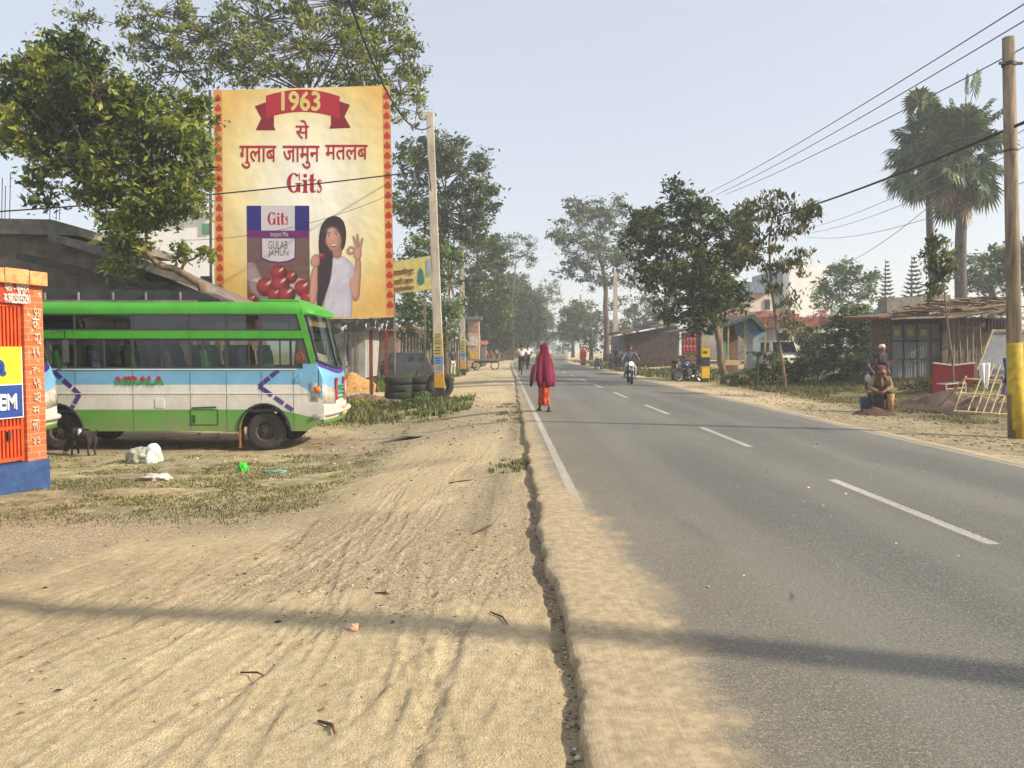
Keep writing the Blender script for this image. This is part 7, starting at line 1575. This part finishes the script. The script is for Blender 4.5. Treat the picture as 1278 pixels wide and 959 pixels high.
# man in a white cap behind the seated woman
x_, y_ = XY(1101, 24.5)
m_ = person('man in dark clothes and a white cap standing in the shade of the hedge', x_, y_, None, PI + .5, .95, dict(elR=(.24, .1, 1.14), wrR=(.1, .28, 1.1)), mat('dark_shirt', lin(50, 50, 62), lin(36, 36, 46), 8, .9), mat('dark_lungi', lin(62, 56, 62), lin(44, 40, 46), 8, .9), 'long', hair=False)
mb = MB(); mb.ball((0, -.01, 1.67), .108, n=14, k=8, rz=.75); mb.build('cap', mat('cap_white', (.7, .7, .72, 1), None, 5), m_, smooth=True)
far('person in blue-grey crouching over beside the hedge', 1086, 26, (84, 96, 124), (60, 66, 84), PI, dict(pelvis=(0, -.1, .75), spine=(0, .05, .95), chest=(0, .2, 1.08), neck=(0, .32, 1.16), jaw=(0, .38, 1.18), head=(0, .42, 1.22), crown=(0, .46, 1.26), shL=(-.17, .22, 1.12), shR=(.17, .22, 1.12), elL=(-.2, .35, .9), elR=(.2, .35, .9), wrL=(-.15, .5, .75), wrR=(.15, .5, .75), hiL=(-.1, -.1, .72), hiR=(.1, -.1, .72), knL=(-.12, .2, .45), knR=(.12, .2, .45)), 1.0)
# seated woman facing the road
x_, y_ = XY(1097, 19.0); z_ = tz(x_, y_)
SQ = dict(pelvis=(0, -.05, .36), spine=(-.02, .02, .54), chest=(-.03, .09, .70), neck=(-.03, .15, .85), jaw=(-.03, .21, .90), head=(-.03, .20, .99), crown=(-.03, .18, 1.05), shL=(-.20, .10, .80), shR=(.14, .10, .80), elL=(-.24, .20, .60), elR=(.24, .20, .58), wrL=(-.08, .36, .52), wrR=(.08, .38, .50), hiL=(-.1, .0, .34), hiR=(.1, .0, .34), knL=(-.22, .36, .48), knR=(.24, .36, .46), anL=(-.16, .28, .10), anR=(.17, .30, .10), toL=(-.17, .42, .04), toR=(.19, .44, .04))
w2 = person('woman squatting on the right verge in a tan shawl and brown head scarf', x_, y_, z_, PI - .25, 1.05, SQ, mat('tan_blouse', lin(150, 128, 98), lin(110, 88, 68), 9, .9), mat('dark_sari', lin(78, 62, 56), lin(48, 38, 38), 9, .9), 'long', hair=False, face=True, skin=mat('tanned_skin', lin(126, 84, 62), None, 6, .5))
drape('shawl', [(.90, -.03, .13, .075, .075), (.86, -.03, .12, .12, .11), (.81, -.03, .09, .19, .13), (.74, -.04, .08, .22, .145), (.66, -.05, .08, .225, .15), (.58, -.05, .07, .20, .15)], mat('mustard_shawl', lin(136, 116, 88), lin(70, 42, 44), 3.5, .9, .3, 40, c3=lin(106, 82, 64)), w2, folds=.03, nf=6, seed=9)
drape('sari_skirt', [(.42, 0, .05, .18, .18), (.34, 0, .08, .21, .20), (.20, 0, .08, .20, .20), (.04, 0, .08, .22, .22)], mat('dark_skirt', lin(84, 70, 60), lin(50, 42, 44), 7, .9), w2, folds=.03, nf=5, seed=10)
drape('head_scarf', [(1.10, -.03, .15, .03, .03), (1.085, -.03, .145, .08, .08), (1.03, -.03, .13, .108, .10), (.97, -.03, .105, .112, .085), (.88, -.03, .07, .13, .08), (.80, -.03, .05, .17, .09)], mat('brown_scarf', lin(120, 84, 66), lin(84, 50, 46), 6, .9), w2, n=24, folds=.008, nf=6, seed=4, closed=True)
mb = MB(); mb.ball((.25, .12, .80), .075, n=12, k=8, rz=1.3); mb.build('white_bundle', mat('bundle_white', lin(190, 186, 176), lin(140, 134, 124), 9, .9), w2, smooth=True)
mb = MB(); mb.loft([[Vector((-.20 + .07 * math.cos(a) * k, .36 + .07 * math.sin(a) * k, z)) for a in np.linspace(0, 2 * PI, 12, endpoint=False)] for z, k in ((.46, 1.2), (.3, 1.0), (.06, .8))]); mb.build('yellow_hem', mat('yellow_cloth', lin(190, 154, 96), lin(150, 108, 62), 12, .9), w2, smooth=True)
heap('twig_heap', 'heap of kindling and brown cloth at the squatting woman\'s feet', base(1092, 18.2), .62, .35, .2, mat('kindling', lin(112, 82, 62), lin(50, 38, 34), 26, .95, 1., 70), 3, 'heap', .9)
b_ = base(1084, 19.0); mb = MB(); mb.lathe(b_ , [(0, 0), (.15, 0), (.19, .34), (.205, .36), (.19, .36), (.15, .1), (0, .08)], 20); o = mb.build('bucket', mat('blue_plastic', lin(40, 92, 140), lin(30, 70, 110), 4, .4), smooth=True); tag(o, 'blue plastic tub at the squatting woman\'s side', 'bucket')

# ================================================================= GOAT AND LITTER
gx_, gy_ = XY(100, 14.5); gz_ = tz(gx_, gy_)
r = thing('goat', 'small black and white goat grazing by the minibus rear wheel', 'goat', (gx_, gy_, gz_), -.35)
GB = mat('goat_black', (.02, .016, .014, 1), (.04, .03, .026, 1), 12, .9); GW = mat('goat_white', lin(226, 220, 210), lin(190, 180, 168), 10, .9)
V = [(0, 0, .42), (-.16, 0, .43), (.16, 0, .42), (.27, 0, .41), (-.24, 0, .40), (-.33, 0, .30), (-.39, 0, .17), (-.43, 0, .09), (-.47, 0, .04)]
E_ = [(0, 1), (0, 2), (2, 3), (1, 4), (4, 5), (5, 6), (6, 7), (7, 8)]; Rd = [.11, .105, .105, .07, .065, .05, .045, .045, .025]
for x, leg in ((-.19, [(-.01, .30), (.0, .17), (.0, .02)]), (.20, [(.05, .28), (.0, .16), (.03, .02)])):
    for s in (-.07, .07):
        pr_ = 1 if x < 0 else 2
        for k, (dx, z) in enumerate(leg): V.append((x + dx, s, z)); Rd.append((.045, .022, .018)[k]); E_.append((pr_, len(V) - 1)); pr_ = len(V) - 1
V += [(.34, 0, .47), (.37, 0, .52)]; E_ += [(3, len(V) - 2), (len(V) - 2, len(V) - 1)]; Rd += [.018, .012]
for s in (-.05, .05): V += [(-.36, s * 1.1, .19), (-.36, s * 1.9, .16)]; E_ += [(6, len(V) - 2), (len(V) - 2, len(V) - 1)]; Rd += [.018, .014]
skin_mesh('body', V, E_, Rd, GB, r); mb = MB(); mb.ball((.03, -.085, .44), .07, n=10, k=8, rx=.7, ry=.45, rz=1.3); mb.build('white_flank_patch', GW, r, smooth=True); mb = MB(); mb.ball((-.44, 0, .07), .045, n=10, k=8, rx=1.1, ry=1.02, rz=1.25); mb.build('white_muzzle', GW, r, smooth=True)
mb = MB()
for s in (-.025, .025): mb.tube([(-.355, s, .2), (-.32, s * 1.6, .26), (-.28, s * 2, .27)], [.012, .009, .003], 6)
mb.build('horn', BARK_PALE, r)
def crumple(name, label, c, size, m, seed, flat_=.5, cat='litter'):
    rs = np.random.default_rng(seed); bm = bmesh.new(); bmesh.ops.create_icosphere(bm, subdivisions=4, radius=1)
    for v in bm.verts:
        q = np.array(v.co); d = .62 + .8 * float(vn(q[0] * 2.1 + seed, q[1] * 2.1 + q[2] * 1.7)) + .22 * float(vn(q[0] * 6 + seed, q[1] * 6 + q[2] * 5)); v.co *= d; v.co.z = max(v.co.z * flat_, -.25)
    for v in bm.verts: v.co = Vector((v.co.x * size[0], v.co.y * size[1], (v.co.z + .2) * size[2]))
    me = bpy.data.meshes.new(name); bm.to_mesh(me); bm.free(); me.materials.append(m); me.polygons.foreach_set('use_smooth', [True] * len(me.polygons)); o = bpy.data.objects.new(name, me); COL.objects.link(o); o.location = Vector(c) - Vector((0, 0, .03 if 'net' in name else 0)); return tag(o, label, cat)
PW = mat('plastic_white', (.74, .73, .68, 1), (.60, .58, .52, 1), 9, .45, .4)
g = ground(189, 577); crumple('plastic_sack', 'crumpled white sack standing in the grass before the minibus', g, (.15, .12, .32), PW, 2, .7, 'sack'); g = ground(174, 577); crumple('plastic_sack', 'torn grey-white sack lying beside the standing white one', g, (.2, .14, .26), mat('plastic_grey', lin(176, 176, 160), lin(130, 134, 120), 12, .5, .4), 5, .7, 'sack')
g = ground(197, 599); crumple('plastic_bag', 'flattened pale bag in the grass below the white sack', g, (.22, .16, .14), mat('bag_pale', lin(206, 192, 186), lin(176, 160, 152), 8, .6), 7, .5, 'bag')
g = ground(303, 588); crumple('plastic_bag', 'bright green plastic bag near the front wheel of the minibus', g, (.07, .05, .14), mat('bag_green', (.05, .62, .05, 1), (.03, .40, .03, 1), 8, .4), 9, .8, 'bag')
g = ground(345, 590); crumple('plastic_bag', 'teal plastic scrap right of the green bag', g, (.16, .1, .06), mat('bag_teal', lin(120, 160, 140), None, 8, .5), 10, .5, 'bag')
g = ground(442, 787); crumple('wrapper', 'small orange and white wrapper on the sandy foreground', g, (.028, .018, .04), mat('wrapper_orange', (.8, .22, .02, 1), (.7, .6, .5, 1), 40, .4), 11, .6)
g = ground(540, 541); o = crumple('plastic_net', 'flattened teal plastic net lying on the dirt before the near pole', g, (.75, .38, .03), mat('net_teal', lin(120, 140, 126), lin(140, 118, 86), 9, .9), 12, .3); g = ground(440, 545); crumple('plastic_net', 'faded scrap of netting closer to the minibus nose', g, (.5, .25, .02), MATS['net_teal'], 13, .3)
# twigs in the foreground
for i, (a, b, rd) in enumerate((((397, 903), (418, 918), .006), ((612, 766), (634, 782), .005), ((468, 742), (486, 744), .005), ((590, 668), (615, 655), .006), ((300, 842), (330, 846), .004), ((560, 604), (590, 600), .007))):
    p0, p1 = ground(*a), ground(*b); mid = p0.lerp(p1, .5) + Vector((.02, .015, .012)); mb = MB(); mb.tube([p0 + Vector((0, 0, .01)), mid, p1 + Vector((0, 0, .01))], [rd, rd * 1.3, rd * .6], 6); o = mb.build('twig', mat('twig_brown', lin(96, 70, 50), None, 9), smooth=True); o['kind'] = 'thing'; tag(o, ('curved dark twig at the bottom left of the tracks', 'brown twig beside the asphalt crack', 'short dark twig in the tyre tracks', 'twig by the broken road edge, mid-distance', 'thin straw across the left tracks', 'thin stick on the dirt before the bend')[i], 'twig')

# ================================================================= STUFF: stones, dry leaves, grass
def scatter(n, x0, x1, y0, y1, f, rs):
    x = rs.uniform(x0, x1, n * 3); y = y0 * (y1 / y0) ** rs.uniform(0, 1, n * 3); k = rs.uniform(0, 1, n * 3) < f(x, y); return x[k][:n], y[k][:n]
rs = np.random.default_rng(77)
def stones(name, n, x0, x1, y0, y1, f, s0, s1, m, dark=0):
    x, y = scatter(n, x0, x1, y0, y1, f, rs); s = s0 * (s1 / s0) ** (rs.uniform(0, 1, len(x)) ** 2.2); z = gz_at(x, y)
    base_ = np.array([(1, 0, 0), (0, 1, 0), (-1, 0, 0), (0, -1, 0), (0, 0, .8), (0, 0, -.6)]); fc = np.array([(0, 1, 4), (1, 2, 4), (2, 3, 4), (3, 0, 4), (1, 0, 5), (2, 1, 5), (3, 2, 5), (0, 3, 5)])
    v = base_[None] * (1 + .35 * rs.normal(size=(len(x), 6, 1)).clip(-1, 1)) * s[:, None, None]; a = rs.uniform(0, 6.28, len(x)); ca, sa = np.cos(a)[:, None], np.sin(a)[:, None]
    vx = v[..., 0] * ca - v[..., 1] * sa; vy = v[..., 0] * sa + v[..., 1] * ca; v = np.stack([vx + x[:, None], vy + y[:, None], v[..., 2] * .7 + z[:, None] + s[:, None] * .2], -1)
    f_ = (fc[None] + np.arange(len(x))[:, None, None] * 6).reshape(-1, 3); o = rawmesh(name, v.reshape(-1, 3), f_, m, rnd=np.repeat(rs.uniform(0, 1, len(x)), 6)); o['kind'] = 'stuff'; return o
STN = leafmat('stone_chips', lin(96, 82, 68), lin(150, 130, 106), lin(206, 190, 168), 0.0)
stones('gravel', 7000, -7, .25, 2.2, 13, lambda x, y: .06 + .94 * (fbm(x * .7 + 9, y * .7, 3) > .57), .002, .014, STN)
stones('gravel', 1500, -7.5, .2, 13, 26, lambda x, y: .3 + 0 * x, .01, .05, STN)
stones('gravel', 1600, 6.9, 14, 8, 26, lambda x, y: .3 + 0 * x, .01, .045, STN)
stones('gravel', 900, .25, .5, 2.3, 9, lambda x, y: np.abs(x - edge_l(y)) < .09, .004, .02, STN)
def flakes(name, n, x0, x1, y0, y1, f, s, m, zf=None):
    x, y = scatter(n, x0, x1, y0, y1, f, rs); z = gz_at(x, y) if zf is None else np.full(len(x), zf); C = np.stack([x, y, z + .006], -1); v, q = leaf_mesh(C, s, .45, 0, .12, rs); v[:, 2] = np.maximum(v[:, 2], np.repeat(z, 4) + .002); o = rawmesh(name, v, q, m, rnd=np.repeat(rs.uniform(0, 1, len(x)), 4)); o['kind'] = 'stuff'; return o
DRY = leafmat('fallen_leaf', lin(70, 50, 36), lin(130, 100, 66), lin(190, 160, 110), .05)
flakes('leaf_litter', 900, -7, .3, 3.2, 24, lambda x, y: .12 + .88 * (fbm(x * .9, y * .9 + 4, 3) > .58), .03, DRY)
flakes('leaf_litter', 4200, 7.4, 16, 11, 30, lambda x, y: .3 + .7 * (fbm(x * .9, y * .9 + 4, 3) > .5), .055, DRY)
flakes('paper_litter', 46, 1.2, 5.6, 4, 14, lambda x, y: 1 + 0 * x, .035, mat('paper_bit', lin(200, 194, 182), None, 9), .0)
def blades(name, n, x0, x1, y0, y1, f, h0, h1, m, w=.006):
    x, y = scatter(n, x0, x1, y0, y1, f, rs); N = len(x); z = gz_at(x, y) - .01; h = rs.uniform(h0, h1, N); a = rs.uniform(0, 6.28, N); ww = w * (1 + y / 12); lx, ly = rs.normal(0, .35, N) * h, rs.normal(0, .35, N) * h
    dx, dy = np.cos(a) * ww, np.sin(a) * ww; b0 = np.stack([x - dx, y - dy, z], -1); b1 = np.stack([x + dx, y + dy, z], -1); t = np.stack([x + lx, y + ly, z + h], -1)
    v = np.stack([b0, b1, t], 1).reshape(-1, 3); q = np.arange(N * 3).reshape(-1, 3); o = rawmesh(name, v, q, m, rnd=np.repeat(rs.uniform(0, 1, N), 3)); o['kind'] = 'stuff'; return o
GRS = leafmat('grass_blade', (.05, .065, .02, 1), (.12, .13, .035, 1), (.30, .26, .10, 1), .3); GRS2 = leafmat('fresh_grass', (.04, .08, .015, 1), (.10, .17, .03, 1), (.20, .26, .06, 1), .35)
GRS3 = leafmat('olive_grass', (.05, .06, .02, 1), (.13, .15, .04, 1), (.30, .30, .10, 1), .3)
nz = lambda x, y, s=1.1, t=.5: (fbm(x * s + 3, y * s * 1.3, 4) > t)
blades('grass', 26000, -9.5, -1.6, 7.8, 14.6, lambda x, y: nz(x, y, 1.1, .50) * sm(-1.6, -3, x) * sm(7.8, 9, y) * (.3 + .7 * vn(x * 5, y * 5)), .012, .05, GRS)
blades('grass', 9000, -5.6, -.7, 18.8, 25, lambda x, y: sm(18.8, 20.5, y) * sm(-.7, -1.8, x) * nz(x, y, 1.3, .47), .03, .13, GRS3, .006)
blades('weeds', 1500, -5.2, -.9, 20, 25, lambda x, y: nz(x + 4, y, 1.6, .55), .08, .26, GRS3, .012)
blades('grass', 3500, -.2, .34, 8.2, 22, lambda x, y: (vn(x * 0 + 2, y * 1.1) > .5) * (fbm(x * 6, y * 3, 2) > .45), .015, .07, GRS, .005)
blades('grass', 30000, 9, 17, 9, 27, lambda x, y: nz(x, y, .8, .5) * sm(9, 10.2, x), .02, .09, GRS)
blades('grass', 14000, 9.5, 17, 27, 34, lambda x, y: .2 + .8 * nz(x, y, .8, .5), .04, .22, GRS)
blades('weeds', 9000, -8, -2.6, 30, 60, lambda x, y: nz(x, y, .5, .5), .1, .4, GRS2, .01)
blades('weeds', 6000, 7.8, 14, 38, 90, lambda x, y: nz(x, y, .4, .52), .05, .28, GRS3, .012)

# ---------------------------------------------------------------- haze: morning air from the ground up
mb = MB(); mb.box((0, 0, 16.5), (1400, 1400, 37)); hz_ = mb.build('haze', [], None); hz_['kind'] = 'stuff'
hm = bpy.data.materials.new('morning_haze'); hm.use_nodes = True; n = hm.node_tree; n.nodes.remove(n.nodes['Principled BSDF']); pv = n.nodes.new('ShaderNodeVolumePrincipled')
pv.inputs['Color'].default_value = (.86, .93, 1, 1); pv.inputs['Density'].default_value = HAZE; pv.inputs['Anisotropy'].default_value = .1
n.links.new(pv.outputs[0], n.nodes['Material Output'].inputs['Volume']); hz_.data.materials.clear(); hz_.data.materials.append(hm)
